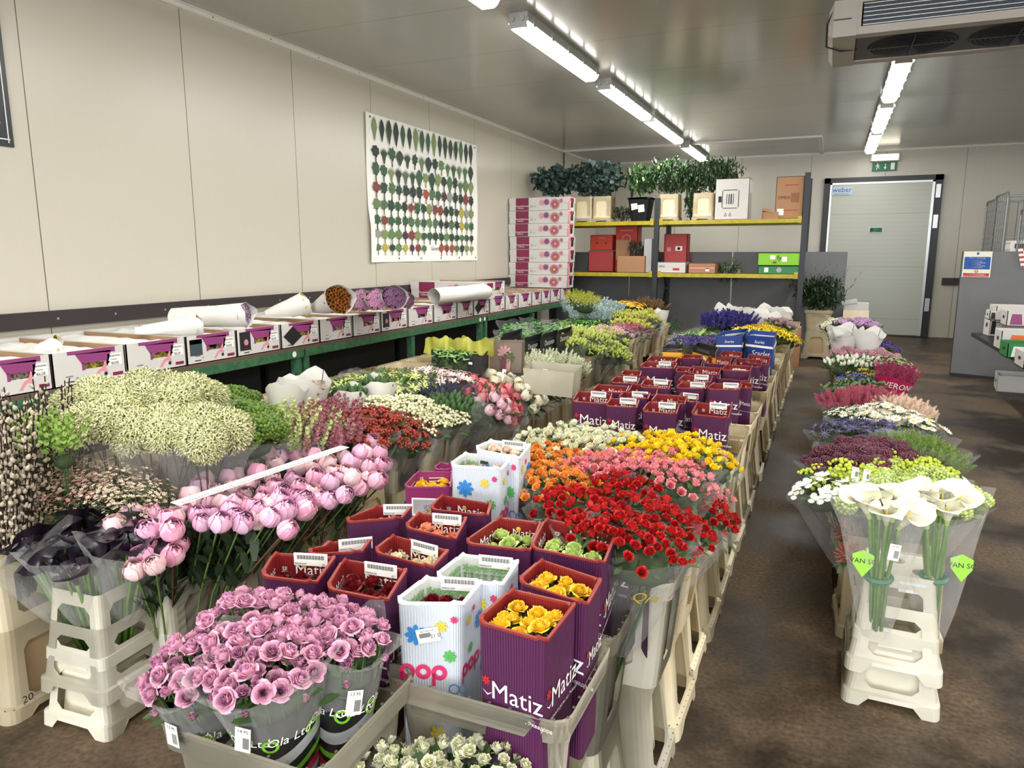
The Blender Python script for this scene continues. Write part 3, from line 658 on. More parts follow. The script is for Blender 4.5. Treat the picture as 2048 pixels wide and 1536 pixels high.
def rose_T(layers, seed=1, sep=True, nu=4, nv=3, open_=1):
    """upright rose, about unit radius; wrapped petals from tight heart to open rim; slot 0 petal, 1 heart, 2 sepal"""
    r_ = random.Random(seed); mb = MB()
    for li, (n, r, h, wd, fl) in enumerate(layers):
        a0 = r_.random()*6
        for k in range(n):
            a = a0+2*PI*k/n+r_.uniform(-.15, .15); V = []; F = []; hh = h*(1+r_.uniform(-.06, .05)); rk = 1+r_.uniform(-.07, .07); ph = r_.random()*6
            for i in range(nu+1):
                u = i/nu
                for j in range(nv+1):
                    v = j/nv*2-1; th = a+v*wd*(.55+.45*math.sin(PI*min(.75, u*.8+.15)))
                    rad = rk*r*(.3+.7*u**.6)*(1+.07*v)+fl*max(0, u-.6)*2.2*(1+.25*math.sin(2*v+ph))-.10*r*v*v*u+.02*math.sin(3*v+k)
                    V.append((rad*math.cos(th), rad*math.sin(th), -.55+hh*(u-(.3 if fl else .15)*v*v*u)-fl*max(0, u-.78)*(1.9+1.2*math.sin(v*2.5+ph))))
            for i in range(nu):
                for j in range(nv): q = i*(nv+1)+j; F.append((q, q+1, q+nv+2, q+nv+1))
            mb.raw(V, F, 1 if li < 3 and sep else 0)
    if sep:
        for k in range(5): mb.add(petal(.75, .3, -.2, -.2, 3, 2, .05), (0, 0, -.62), Rz(k*1.257)@Ry(-.1 if k % 2 else -.7), 1, 2)
        mb.add(sphere_T(.22, 6, 4, 1, 2), (0, 0, -.62))
    return tpl(mb)
L_rose = [(3, .1, 1.14, 1.35, .0), (3, .2, 1.17, 1.3, 0), (4, .31, 1.16, 1.1, .01), (4, .43, 1.1, 1.05, .03), (5, .54, 1.02, .8, .08), (5, .66, .9, .78, .16), (5, .78, .74, .74, .27)]
rose_hi = [rose_T(L_rose, s, True, 5, 4) for s in (1, 2, 3)]
rose_bud = rose_T([(3, .1, 1.25, 1.3, 0), (3, .26, 1.2, 1.2, 0), (4, .4, 1.1, 1.1, .02), (4, .52, .95, 1, .06)], 5)
rose_lo = [rose_T([(3, .15, 1.15, 1.3, 0), (4, .32, 1.14, 1.1, .01), (4, .48, 1.06, .95, .03), (5, .62, .96, .85, .07), (5, .74, .8, .8, .13)], s, True, 3, 2) for s in (4, 6)]
def peony_T(seed):
    r_ = random.Random(seed); mb = MB()
    for li, (n, r, zt) in enumerate([(5, .62, .62), (5, .78, .5), (6, .9, .3)]):
        for k in range(n):
            a = 2*PI*(k+r_.random()*.4)/n+li*.7; V = []; F = []
            for i in range(6):
                u = i/5; el = -1.35+(1.35+(1.5, 1.3, 1.02)[li]+r_.uniform(-.06, .06))*u
                for j in range(5):
                    v = j/4*2-1; wd = (1.1-.1*li)*math.sin(PI*(.12+.62*u)); e2 = el-(.22*v*v if i == 5 else 0)+(r_.uniform(-.07, .07) if i > 3 else 0); R_ = r*(1+.05*v*v)+(.1 if i == 5 else 0)+.03*math.cos(2*v+k); th = a+v*wd
                    V.append((R_*math.cos(e2)*math.cos(th), R_*math.cos(e2)*math.sin(th), R_*math.sin(e2)*.98))
            for i in range(5):
                for j in range(4): q = i*5+j; F.append((q, q+1, q+6, q+5))
            mb.raw(V, F, (k+li) % 3 == 0 and 1 or 0)
    mb.add(sphere_T(.55, 8, 6, 1, 1))
    for k in range(5): mb.add(petal(.9, .5, .5, 0, 3, 2, .2), (0, 0, -.9), Rz(k*1.257)@Ry(-.5), 1, 2)
    return tpl(mb)
peonies = [peony_T(s) for s in (1, 2, 3)]
def star_T(n, l, w, cup, disc=.25, nu=2, nv=1, tip=.3, mi=0, dz=.04, curl=0):
    mb = MB()
    for k in range(n): mb.add(petal(l, w, cup, curl, nu, nv, tip), (0, 0, 0), Rz(2*PI*k/n), 1, mi)
    if disc: mb.add(sphere_T(disc, 7, 4, .5, 1), (0, 0, dz))
    return tpl(mb)
daisy = star_T(12, 1, .42, .15, .26); star5 = star_T(5, 1, .75, .35, .2); star6 = star_T(6, 1, .36, .5, .12, 3, 2, .1, curl=-.5)
lilyfl = star_T(6, 1.1, .42, .9, .1, 4, 2, .05, curl=-1.2)
def bud_T(n=6, slim=.28, mi=0):
    """slender closed bud standing along z"""
    prof = [(0, .1), (.2, .75), (.5, 1), (.8, .6), (1, .08)]; V = []; F = []
    for z, r in prof:
        for k in range(n): V.append((r*slim*math.cos(2*PI*k/n), r*slim*math.sin(2*PI*k/n), z))
    for j in range(4):
        for k in range(n): F.append((j*n+k, j*n+(k+1) % n, (j+1)*n+(k+1) % n, (j+1)*n+k))
    F.append(tuple(4*n+k for k in range(n))); M = [2 if (j//n) == 0 else mi for j in range(len(F))]; return V, F, M
bud = bud_T(); catkin = bud_T(6, .34)
ball = sphere_T(1, 7, 5); ballc = sphere_T(1, 6, 4)
leafT = petal(1, .3, .12, -.15, 3, 1, .05); leafw = petal(1, .5, .1, -.2, 3, 2, .15); leafr = petal(1, .95, .1, 0, 3, 2, .8); blade = petal(1, .09, .1, -.2, 3, 1, .05)
# fluffy umbel tuft: many tiny splinters around a core
def tuft_T(n, seed, l=.32, core=.75, w=.07):
    r_ = random.Random(seed); mb = MB(); mb.add(sphere_T(core, 9, 6, 1, 2))
    V = []; F = []; M = []
    for i in range(n):
        z = 1-2*(i+.5)/n; 
        if z < -.75: continue
        a = i*2.39996; s = math.sqrt(1-z*z); d = Vector((s*math.cos(a), s*math.sin(a), z)); p = d*(1-l*.3+r_.uniform(-.13, .09))+Vector((r_.uniform(-.04, .04), r_.uniform(-.04, .04), r_.uniform(-.04, .04))); q = d.orthogonal().normalized(); q = Matrix.Rotation(r_.random()*6, 3, d)@q
        for k in range(3):
            q2 = Matrix.Rotation(k*2.09, 3, d)@q; t = p+d*l*.35+q2*l*.42; b = len(V); sd = d.cross(q2)*w*.5
            V += [tuple(p-sd), tuple(p+sd), tuple(t+sd*1.5), tuple(t-sd*1.5)]; F.append((b, b+1, b+2, b+3)); M.append(0 if (i+k) % 3 else 1)
    mb.v.append(np.array(V)); n0 = mb.n; mb.n += len(V); mb.f += [tuple(x+n0 for x in f) for f in F]; mb.m += M
    return tpl(mb)
tuftA = [tuft_T(800, s, .3, .8, .04) for s in (1, 2)]
def knobby_T(seed, n=70, s=.2):
    r_ = random.Random(seed); mb = MB(); mb.add(sphere_T(.8, 8, 5, .8, 1))
    for i in range(n):
        z = 1-1.6*(i+.5)/n; a = i*2.39996; q = math.sqrt(max(0, 1-z*z)); mb.add(sphere_T(s*r_.uniform(.75, 1.2), 5, 4, 1, i % 2), (q*math.cos(a)*.92, q*math.sin(a)*.92, z*.75))
    return tpl(mb)
knobby = [knobby_T(s) for s in (1, 2)]
def cluster_T(E, n, spread, s, seed, flatz=.5):
    r_ = random.Random(seed); mb = MB()
    for i in range(n):
        a = i*2.4; r = spread*math.sqrt((i+.5)/n); mb.add(E, (r*math.cos(a), r*math.sin(a), flatz*spread*(1-(r/spread)**2)+r_.uniform(-.05, .05)), Rz(r_.random()*6)@Rx(r_.uniform(-.5, .5)), s*r_.uniform(.8, 1.15))
    return tpl(mb)
def spike_T(E, n, h, r, s, seed):
    r_ = random.Random(seed); mb = MB()
    for i in range(n):
        u = i/n; a = i*2.4; q = r*(1-u*.75); mb.add(E, (q*math.cos(a), q*math.sin(a), u*h), Rz(a)@Ry(-.5+u*-.7+r_.uniform(-.2, .2)), s*(1-.5*u))
    return tpl(mb)
berries = cluster_T(sphere_T(.3, 6, 4), 7, .8, .95, 3)
buttons = cluster_T(sphere_T(.3, 7, 4, .7), 6, .9, 1, 4)
umbel5 = cluster_T(star5, 12, 1, .26, 5); umbeld = cluster_T(daisy, 7, 1, .42, 6, .3)
plume = spike_T(petal(.3, .09, .2, 0, 2, 1, .1), 60, 1, .16, 1, 7); heath = spike_T(petal(.16, .09, .3, 0, 1, 1, .5), 40, 1, .05, 1, 8)
delph = spike_T(star5, 22, 1, .13, .17, 9)
grassT = None
# ------------------------------------------------------------ bunch types, each bunch stands on its stems: base z=0, dome top z=.46
def dome(n, R, seed, top=.44, k=2.2, jz=.01, jr=.6):
    """points spread on a dome, with outward direction"""
    r_ = random.Random(seed); out = []
    for i in range(n):
        r = R*math.sqrt((i+.5)/n); a = i*2.39996+seed; dd = R/math.sqrt(n)*jr
        x, y = r*math.cos(a)+r_.uniform(-dd, dd), r*math.sin(a)+r_.uniform(-dd, dd); r = math.hypot(x, y)
        z = top-k*r*r+r_.uniform(-jz, jz); out.append((x, y, z, Vector((x*2*k, y*2*k, 1.0)).normalized()))
    return out
def orient(d, spin): return d.to_track_quat('Z', 'Y').to_matrix()@Rz(spin)
_bm = {}
def bunch_mesh(key, E, n, R, s, seed, top=.44, k=2.2, jz=.012, tilt=1, leaves=None, stems=10, under=0, spread=.25):
    """E list of templates; returns (blossom mesh builder, greenery mesh builder)"""
    r_ = random.Random(seed*7+1); A, G = MB(), MB(); pts = dome(n, R, seed, top, k, jz)
    for i, (x, y, z, d) in enumerate(pts):
        dd = (d*tilt+Vector((r_.uniform(-spread, spread), r_.uniform(-spread, spread), 1-tilt))).normalized(); A.add(E[i % len(E)], (x, y, z), orient(dd, r_.random()*6), s*r_.uniform(.85, 1.15))
    for i in range(stems):
        x, y, z, d = pts[(i*7) % len(pts)]; G.tube([(x*.2, y*.2, .02), (x*.45, y*.45, z*.6), (x, y, z-.02)], .0025, 4, 0, False)
    if leaves:
        T, ln, ls, lo = leaves
        for i in range(ln):
            a = r_.random()*2*PI; r = R*1.02*math.sqrt(r_.random()); z = top-k*r*r-r_.uniform(0.01, lo); u = max(0, z/top); f = .35+.65*u
            dd = Vector((math.cos(a)*.6, math.sin(a)*.6, r_.uniform(-.1, .9))); xx = dd.normalized(); q = xx.to_track_quat('X', 'Z').to_matrix()
            G.add(T, (r*f*math.cos(a), r*f*math.sin(a), z), q@Rx(r_.uniform(-1.2, 1.2)), ls*r_.uniform(.7, 1.2), 0)
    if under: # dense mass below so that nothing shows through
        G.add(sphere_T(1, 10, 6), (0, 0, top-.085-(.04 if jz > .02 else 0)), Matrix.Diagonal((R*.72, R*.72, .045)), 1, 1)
    return A, G
_slv = {}
def sleeve_T(r0, r1, z0, z1, n=22, seed=1, flare=.015):
    r_ = random.Random(seed); V = []; F = []; rows = 5; ph = r_.random()*6
    for j in range(rows+1):
        u = j/rows; r = r0+(r1-r0)*u**.8
        for k in range(n):
            a = 2*PI*k/n; q = r*(1+.05*u*math.sin(3*a+ph)+.03*u*math.sin(7*a+j))+(flare if j == rows else 0)*(1+math.sin(5*a)); V.append((q*math.cos(a), q*math.sin(a), z0+(z1-z0)*u+(.018*math.sin(2*a+ph)+.012*math.sin(5*a) if j == rows else 0)))
    for j in range(rows):
        for k in range(n): F.append((j*n+k, j*n+(k+1) % n, (j+1)*n+(k+1) % n, (j+1)*n+k))
    return V, F, [0]*len(F)
m_film = clear_film('cellophane', 'ffffff', .07, .1); m_film2 = clear_film('cellophane_soft', 'ffffff', .12, .15)
def sleeve(parent, r0, r1, z0, z1, seed=1, m=None, key=None):
    k = (r0, r1, z0, z1, seed % 4, m.name if m else '')
    if k not in _slv: _slv[k] = MB().add(sleeve_T(r0, r1, z0, z1, 22, seed % 4)).mesh('sleeve', [m or m_film], True)
    return ob('sleeve', _slv[k], parent)
def P(*h, r=.6): return [mat('pl_'+c, c, r, noise=.16, scale=60, var=.1) for c in h]
m_stem, m_leaf, m_leafd, m_lime = P('55702f', '3f5b2c', '26381f', '7d9a3a')
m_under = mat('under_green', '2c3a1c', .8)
def make_bunch(kind, E, n, R, s, cols, gcols=None, v=0, **kw):
    key = (kind, v)
    if key not in _bm:
        kw.setdefault('under', 1); A, G = bunch_mesh(key, E, n, R, s, 11+v*5, **kw)
        _bm[key] = (A.mesh(kind, cols, True), G.mesh('greenery', list(gcols or [m_leaf])+[m_under], True) if G.n else None)
    return _bm[key]
def foot(w, L_):
    """where a bunch whose top is at w stands, kept inside the crates of its block"""
    x = w.x
    if x > -.15: bx = min(max(x, .17), .38)
    elif x > -1.5: bx = min(max(x, -.98), -.44)
    else: bx = min(x, -1.95)
    dz = math.sqrt(max(.05, L_*L_-(w.x-bx)**2)); b = Vector((bx, w.y, w.z-dz)); return b, (w-b).normalized()
def bunch(name, label, cat, loc, meshes, group=None, rz=None, sc=1, slv=None, tilt=(0, 0), part='blossoms', below=0):
    o = thing(name, label, cat, loc, 0, group); o.rotation_euler = (tilt[0], tilt[1], rnd.random()*6 if rz is None else rz); o.scale = (sc,)*3 if not isinstance(sc, tuple) else sc
    ob(part, meshes[0], o)
    if meshes[1]: ob('greenery', meshes[1], o)
    if slv: sleeve(o, *slv, seed=rnd.randint(0, 9))
    return o
# ------------------------------------------------------------ printed card boxes of roses
def corrug(name, col, pitch=.0055, rough=.5, strength=.6):
    m = bpy.data.materials.new(name); m.use_nodes = True; N = m.node_tree.nodes; L = m.node_tree.links; b = N['Principled BSDF']
    b.inputs['Base Color'].default_value = lin(col); b.inputs['Roughness'].default_value = rough
    u = N.new('ShaderNodeUVMap'); sp = N.new('ShaderNodeSeparateXYZ'); L.new(u.outputs[0], sp.inputs[0])
    a = N.new('ShaderNodeMath'); a.operation = 'MULTIPLY'; a.inputs[1].default_value = 2*PI/pitch; L.new(sp.outputs[0], a.inputs[0])
    c = N.new('ShaderNodeMath'); c.operation = 'SINE'; L.new(a.outputs[0], c.inputs[0])
    bp = N.new('ShaderNodeBump'); bp.inputs['Strength'].default_value = strength; bp.inputs['Distance'].default_value = .0012; L.new(c.outputs[0], bp.inputs['Height']); L.new(bp.outputs[0], b.inputs['Normal'])
    return m
m_pur, m_red, m_rim = corrug('card_purple', '4f1b47'), corrug('card_red_inside', '80171b'), mat('card_rim_red', '86261d', .5)
m_pwh, m_pin, m_prim = corrug('card_white', 'ccd3de'), corrug('card_white_inside', 'd5d9d5'), mat('card_rim_white', 'e8ebee', .5)
m_mag, m_magi = corrug('card_magenta', '8a2360'), corrug('card_magenta_inside', 'a03a6c')
m_bwh = corrug('card_blue', '1d3a80', strength=.2); m_bin = corrug('card_blue_inside', '2a4b92', strength=.2); m_brim = mat('card_rim_blue', '20408c', .5)
m_ywh = corrug('card_yellow', 'e8a91c', strength=.2); m_yin = mat('card_black_inside', '22201e', .6); m_kraft = mat('kraft_card', 'a3764f', .7)
CARD = dict(matiz=(m_pur, m_red, m_rim), pop=(m_pwh, m_pin, m_prim), magenta=(m_mag, m_magi, m_mag), scarlet=(m_bwh, m_bin, m_brim), amber=(m_ywh, m_yin, m_yin))
def flower_T(n, l=1, w=.42): return join_T(*[((lambda A: ([(x*math.cos(A)-y*math.sin(A), x*math.sin(A)+y*math.cos(A), 0) for x, y in [(.12*l, 0), (.4*l, -w/2), (.8*l, -w*.5), (l, 0), (.8*l, w*.5), (.4*l, w/2)]], [(0, 1, 2, 3, 4, 5)], [0]))(2*PI*k/n), 0, 0, 1) for k in range(n)], (disc_T(.16*l, 8), 0, 0, 1))
logo = join_T((disc_T(.28, 10, .2), 0, .1, 1), (disc_T(.28, 10, .2), .25, .25, .6), (disc_T(.28, 10, .2), -.25, .25, .6), (disc_T(.28, 10, .2), .2, -.05, .6), (disc_T(.28, 10, .2), -.2, -.05, .6), (rect_T(.9, .09), 0, -.36, 1))
lbl_bars = join_T(*[(rect_T((.012, .022, .016)[i % 3], .3), -.42+.84*i/27, .1, 1) for i in range(28)])
def round_poly(Q, r, nc=4):
    """Q four 2-D corners ccw -> rounded outline"""
    out = []
    for i in range(4):
        a, b, c = Q[i-1], Q[i], Q[(i+1) % 4]; u = (a-b).normalized(); v = (c-b).normalized(); p, q = b+u*r, b+v*r
        for k in range(nc+1):
            t = k/nc; out.append(p*(1-t)**2+b*2*t*(1-t)+q*t*t)
    return out
def rose_box(px4, z, kind, label, H=.33, r=.016, group='printed rose boxes', label_side=None, out_big=True, mirror=False, fill=None, fdepth=.04, nf=10, fs=.028, shape='rose', sides=(3, 0), insides=(1, 2), taper=.93, price=None, dots=1, seal='e0b52a', text=None, td=.125):
    """px4 = left, back, right, front rim corners as seen; rim height z"""
    cs = [at(px, py, z) for px, py in px4]; Lf, Bk, Rt, Fr = [Vector((c.x, c.y)) for c in cs]
    ctr = (Lf+Bk+Rt+Fr)/4; Q = [Fr-ctr, Rt-ctr, Bk-ctr, Lf-ctr]   # ccw from the front corner
    t = thing('rose_box', label, 'flower box', (ctr.x, ctr.y, z-H), 0, group); mo, mi, mr = CARD[kind]
    def ring(s, zz, off=0):
        q = [p*s for p in Q]
        if off: q = [p*(1-off/p.length) for p in q]
        return [(p.x, p.y, zz) for p in round_poly(q, r*s)]
    rows = [(taper, 0), (taper+(1-taper)*.5, H*.5), (1, H)]
    O = [ring(s, zz) for s, zz in rows]; I = [ring(s, zz, .005) for s, zz in rows]; n = len(O[0])
    wav = lambda k: .004*math.sin(k*1.3)+.002*math.sin(k*2.9)
    for R_ in (O[2], I[2]):
        for k in range(n): x, y, zz = R_[k]; R_[k] = (x, y, zz+wav(k))
    V = sum(O, [])+sum(I, []); F = []; M = []; UV = []
    per = [0]
    for k in range(n): a, b = Vector(O[2][k]), Vector(O[2][(k+1) % n]); per.append(per[-1]+(b-a).length)
    for j in range(2):
        for k in range(n):
            k2 = (k+1) % n
            F.append((j*n+k, j*n+k2, (j+1)*n+k2, (j+1)*n+k)); M.append(0); UV += [(per[k], 0), (per[k+1], 0), (per[k+1], 1), (per[k], 1)]
            F.append(((3+j)*n+k2, (3+j)*n+k, (4+j)*n+k, (4+j)*n+k2)); M.append(1); UV += [(per[k+1], 0), (per[k], 0), (per[k], 1), (per[k+1], 1)]
    me = bpy.data.meshes.new('card_wall'); me.from_pydata(V, [], F)
    for m in (mo, mi): me.materials.append(m)
    me.polygons.foreach_set('material_index', M); uvl = me.uv_layers.new(name='UVMap'); uvl.data.foreach_set('uv', [c for q in UV for c in q]); me.update(); wall = ob('card_wall', me, t)
    mb = MB(); V = []
    for k in range(n):
        a, b = Vector(O[2][k]), Vector(I[2][k]); d = (a-b)*.35; V += [tuple(a+d-Vector((0, 0, .002))), tuple(b-d-Vector((0, 0, .002))), tuple(b-d+Vector((0, 0, .003))), tuple(a+d+Vector((0, 0, .003)))]
    for k in range(n):
        k2 = (k+1) % n
        for c in range(4): F2 = (k*4+c, k2*4+c, k2*4+(c+1) % 4, k*4+(c+1) % 4); mb.f.append(F2); mb.m.append(0)
    mb.v.append(np.array(V)); mb.n = len(V); mb.build('rim', mr, t)
    # print on walls
    def side(i, inner):
        a, b = Q[i-1] if False else Q[i], Q[(i+1) % 4]; m = (a+b)/2; m0 = m*taper; top = Vector((m.x, m.y, H)); bot = Vector((m0.x, m0.y, 0)); x = Vector(((b-a).x, (b-a).y, 0)).normalized()
        up = (top-bot).normalized(); n_ = x.cross(up).normalized()
        if inner: x = -x; n_ = -n_
        return top, up, x, n_, (b-a).length
    pm = MB(); mats = [m_wht]
    def pr_(T, i, inner, u, down, s, m=m_wht):
        top, up, x, nn, wd = side(i, inner)
        if m not in mats: mats.append(m)
        p = top-up*down+x*u*wd+nn*(.0065 if inner else .0022)
        put(pm, T, frame(p, x, nn), mats.index(m), s)
    sv = mat('seal_'+seal, seal, .5)
    if kind == 'matiz':
        for i in insides:
            ln = side(i, True)[4]
            pr_(text_T('Matiz', 1, .01), i, True, .12, .03, ln*.24); pr_(logo, i, True, -.3, .03, ln*.1)
            if dots and i == insides[0]: pr_(disc_T(.5, 14), i, True, .0, .02, .012, sv)
        for i in sides:
            ln = side(i, False)[4]
            pr_(text_T('Matiz', 1, .012), i, False, .1, td, ln*.36); pr_(text_T('эксклюзивные розы из Эквадора', 1, .01), i, False, .02, td+.038, ln*.075)
            pr_(poly_T([(-.5, .25), (0, -.05), (.5, .2), (0, -.2)]), i, False, -.34, td+.008, ln*.16); pr_(flower_T(7, .5, .2), i, False, -.36, td-.016, ln*.14, m_redp); pr_(rect_T(.14, .008), i, False, -.15, .02, .12, m_red)
    elif kind == 'pop':
        fb, fg, fy, fp = [mat('pop_'+c, c, .5) for c in ('2f80c8', '57ab53', 'd9c23a', 'cc2a63')]
        gp = mat('pop_pat', '7fb26e', .6)
        for i in insides:
            for u in (-.33, -.12, .12, .33): pr_(join_T((flower_T(5, 1), -.6, .6, .9), (flower_T(6, 1), .7, .5, .8), (rect_T(2.6, .18), 0, -.6, 1), (rect_T(.4, 1.1), -.8, -.9, 1), (rect_T(.4, 1.1), .6, -.9, 1)), i, True, u, .03, .011, gp)
            pr_(rect_T(.98, .02), i, True, 0, .075, side(i, True)[4], gp)
        for i in sides:
            ln = side(i, False)[4]; s = ln*.17
            pr_(flower_T(8), i, False, -.2 if i == 3 else .25, .065, s*1.05, fb); pr_(flower_T(7), i, False, .2 if i == 3 else -.2, .045, s*.6, fy); pr_(flower_T(8), i, False, .32 if i == 3 else -.12, .105, s*.65, fg); pr_(flower_T(7), i, False, .4 if i == 3 else .02, .03, s*.38, fp)
            pop = join_T((disc_T(.52, 20, .22), -1.05, 0, 1), (disc_T(.52, 20, .22), 0, 0, 1), (disc_T(.52, 20, .22), 1.05, 0, 1), (rect_T(.24, .9), -1.42, -.5, 1), (rect_T(.24, .9), .68, -.5, 1))
            pr_(pop, i, False, -.1, .14, ln*.24, fp); pr_(join_T((disc_T(.45, 18, .36), 0, 0, 1), (disc_T(.45, 18, .36), .75, .05, .8)), i, False, .38, .172, ln*.19, fb)
            pr_(flower_T(6), i, False, .1, .27, s, fy)
    elif kind == 'magenta':
        for i in sides: pr_(rect_T(.85, .5), i, False, 0, .065, side(i, False)[4]*.8, m_wht); pr_(rect_T(.8, .42), i, False, 0, .065, side(i, False)[4]*.78, mat('mag_soft', 'cfc9d6', .6)); pr_(logo, i, False, 0, .07, .03, m_ink)
        for i in insides: pr_(logo, i, True, -.35, .02, .015); [pr_(rect_T(.5, .03), i, True, .05, .018+.011*q, .1) for q in range(3)]
    elif kind == 'scarlet':
        for i in sides:
            ln = side(i, False)[4]; pr_(text_T('Scarlet', 1, .03, .3), i, False, .05, .12, ln*.24); pr_(rect_T(1, .07), i, False, 0, .07, ln*.98); pr_(text_T('Scarlet', 1, .02, .3), i, False, .0, .04, ln*.13)
        for i in insides: pr_(rect_T(1, .05), i, True, 0, .03, side(i, True)[4]*.9)
    elif kind == 'amber':
        for i in sides:
            ln = side(i, False)[4]; pr_(rect_T(.98, .14), i, False, 0, .014, ln, m_ink); pr_(text_T('ECUADOR ROSES', 1, .02), i, False, 0, .014, ln*.07)
            pr_(disc_T(.3, 20), i, False, 0, .13, ln*.8); pr_(disc_T(.25, 20), i, False, 0, .13, ln*.75, mat('amber_seal', '6b5a3c', .5))
    if pm.n: pm.build('printed_marks', mats, wall)
    if label_side is not None:
        top, up, x, nn, wd = side(label_side, True); lb = MB(); w_, h_ = .075, .028
        lb.box((-w_/2, -h_/2, -.0007), (w_/2, h_/2, .0007), 0); lb.add(lbl_bars, (0, .002, .0012), None, w_*.9, 1) if False else lb.add(([(a*w_*.95, b*h_*1.1, 0) for a, b, c in lbl_bars[0]], lbl_bars[1], lbl_bars[2]), (0, .002, .0012), None, 1, 1)
        lb.add(text_T(text or 'FREEDOM', .006, .001), (-w_*.3, -h_*.36, .0012), None, 1, 1); lb.add(text_T('60', .006), (w_*.38, -h_*.36, .0012), None, 1, 1)
        o = lb.build('barcode_label', [m_wht, m_ink], wall); o.matrix_basis = frame(top-up*.004+x*wd*(.12)+nn*.009, x, nn)
    if price is not None:
        top, up, x, nn, wd = side(price, False); lb = MB(); lb.box((-.022, -.014, 0), (.022, .014, .001), 0); lb.add(([(a*.026, b*.03-.002, 0) for a, b, c in lbl_bars[0]], lbl_bars[1], lbl_bars[2]), (-.006, 0, .0016), None, 1, 1)
        lb.add(text_T('21.5', .011, .003), (.013, -.003, .0016), None, 1, 1); lb.add(text_T('Rose Dekora 60', .004), (0, .009, .0016), None, 1, 1)
        o = lb.build('price_label', [m_wht, m_ink], wall); o.matrix_basis = frame(top-up*.062+x*wd*.0+nn*.004, x+up*.25, nn)
    if fill:
        cols, what = fill; b = thing('rose_bunch', what, 'roses', (ctr.x, ctr.y, z-H+.02), 0, 'roses packed in boxes'); zt = H-fdepth
        base = min((Q[0]-Q[1]).length, (Q[1]-Q[2]).length); rr_ = random.Random(int(ctr.x*1000)); na = 3 if nf <= 10 else 4; nb = max(2, round(nf/na)); T = FILL[shape]
        for i in range(na):
            for j in range(nb):
                u, v = (i+.5)/na, (j+.5)/nb; p = Q[0]*(1-u)*(1-v)+Q[1]*u*(1-v)+Q[2]*u*v+Q[3]*(1-u)*v; p = p*.8
                h = ob('rose', FM(shape, cols, rr_.randint(0, len(T)-1)), b, (p.x+rr_.uniform(-.004, .004), p.y+rr_.uniform(-.004, .004), zt+rr_.uniform(-.012, .008)-fs*.5)); h.scale = (fs*rr_.uniform(.9, 1.1),)*3; h.rotation_euler = (rr_.uniform(-.25, .25), rr_.uniform(-.25, .25), rr_.random()*6)
        mb = MB()
        for i in range(6):
            p = Q[i % 4]*.35; mb.tube([(p.x, p.y, 0), (p.x*1.1, p.y*1.1, zt-fs*.5)], .004, 5)
        mb.box((-base*.36, -base*.36, zt-fs*1.5), (base*.36, base*.36, zt-fs*1.1)); mb.build('stems', m_leafd, b)
    return t
FILL = dict(rose=rose_hi, bud=[rose_bud, rose_hi[0]], low=rose_lo); _fm = {}
def FM(shape, cols, i):
    k = (shape, cols, i)
    if k not in _fm: _fm[k] = MB().add(FILL[shape][i]).mesh('rose', [mat('rs_'+c, c, .55, var=.08) for c in cols]+[m_leaf], True)
    return _fm[k]
c2 = lambda *p: [(600+x/2.866, 1000+y/2.866) for x, y in p]   # corner readings
c5 = lambda *p: [(400+x/3.413, 680+y/3.413) for x, y in p]
c6 = lambda *p: [(900+x/2.926, 600+y/2.926) for x, y in p]
ZF = .78
YEL, RED, CRM, PCH, GRN, LIL, PAL = ('f7d038', 'f3c02a'), ('7d0d1c', '5c0812'), ('f1e9c9', 'e6d8a4'), ('f2a987', 'ee8a5c'), ('c9d98a', 'b4cf66'), ('b9a4bd', 'a188b0'), ('f0dccb', 'e8bf9f')
rose_box(c2((1015, 690), (1200, 515), (1590, 600), (1400, 815)), ZF, 'matiz', 'purple card box of yellow roses standing at the front right corner of its crate', fill=(YEL, 'yellow roses in the front-most purple card box'), nf=12, fs=.0195, fdepth=.028, seal='5a3a9a')
rose_box(c2((1250, 462), (1370, 345), (1735, 460), (1640, 605)), ZF, 'matiz', 'purple card box of yellow roses directly behind the front-most one', fill=(YEL, 'yellow roses in the second purple box from the front'), nf=12, fs=.019, fdepth=.03, seal='5a3a9a')
rose_box(c2((1320, 268), (1400, 112), (1820, 190), (1740, 365)), ZF, 'matiz', 'largest purple card box, filled with pale green roses and lined in grey', fill=(GRN, 'pale green roses in the largest purple box'), nf=12, fs=.022)
rose_box(c2((945, 242), (1130, 105), (1385, 130), (1315, 295)), ZF, 'matiz', 'purple card box with one folded flap, filled with lime green roses', fill=(GRN, 'lime green roses in the box left of the largest one'), nf=10, fs=.022)
rose_box(c2((1585, 118), (1650, 38), (1985, 72), (1895, 185)), ZF, 'matiz', 'purple card box of lilac grey roses beside the aisle', fill=(LIL, 'lilac grey roses in the box by the aisle'), nf=12, fs=.02)
rose_box(c2((1985, 150), (1960, 100), (2010, 115), (2020, 190)), ZF-.01, 'matiz', 'narrow purple card box wedged beside the lilac roses at the aisle edge', sides=(3,))
rose_box(c2((548, 582), (705, 447), (1052, 468), (920, 603)), ZF, 'pop', 'white card box printed with blue and green flowers, holding dark red roses, nearest one', fill=(RED, 'dark red roses in the nearest flower-printed white box'), nf=9, fs=.018, label_side=1, price=3, fdepth=.05)
rose_box(c2((775, 437), (915, 315), (1262, 352), (1150, 490)), ZF, 'pop', 'white card box printed with flowers standing behind the nearest white one', fill=(RED, 'dark red roses deep in the rear flower-printed white box'), nf=8, fs=.018, label_side=1, fdepth=.07)
rose_box(c2((425, 292), (520, 205), (862, 295), (745, 390)), ZF, 'matiz', 'purple card box of cream roses with a large barcode label', fill=(CRM, 'cream roses in a purple card box'), nf=8, fs=.02, label_side=1)
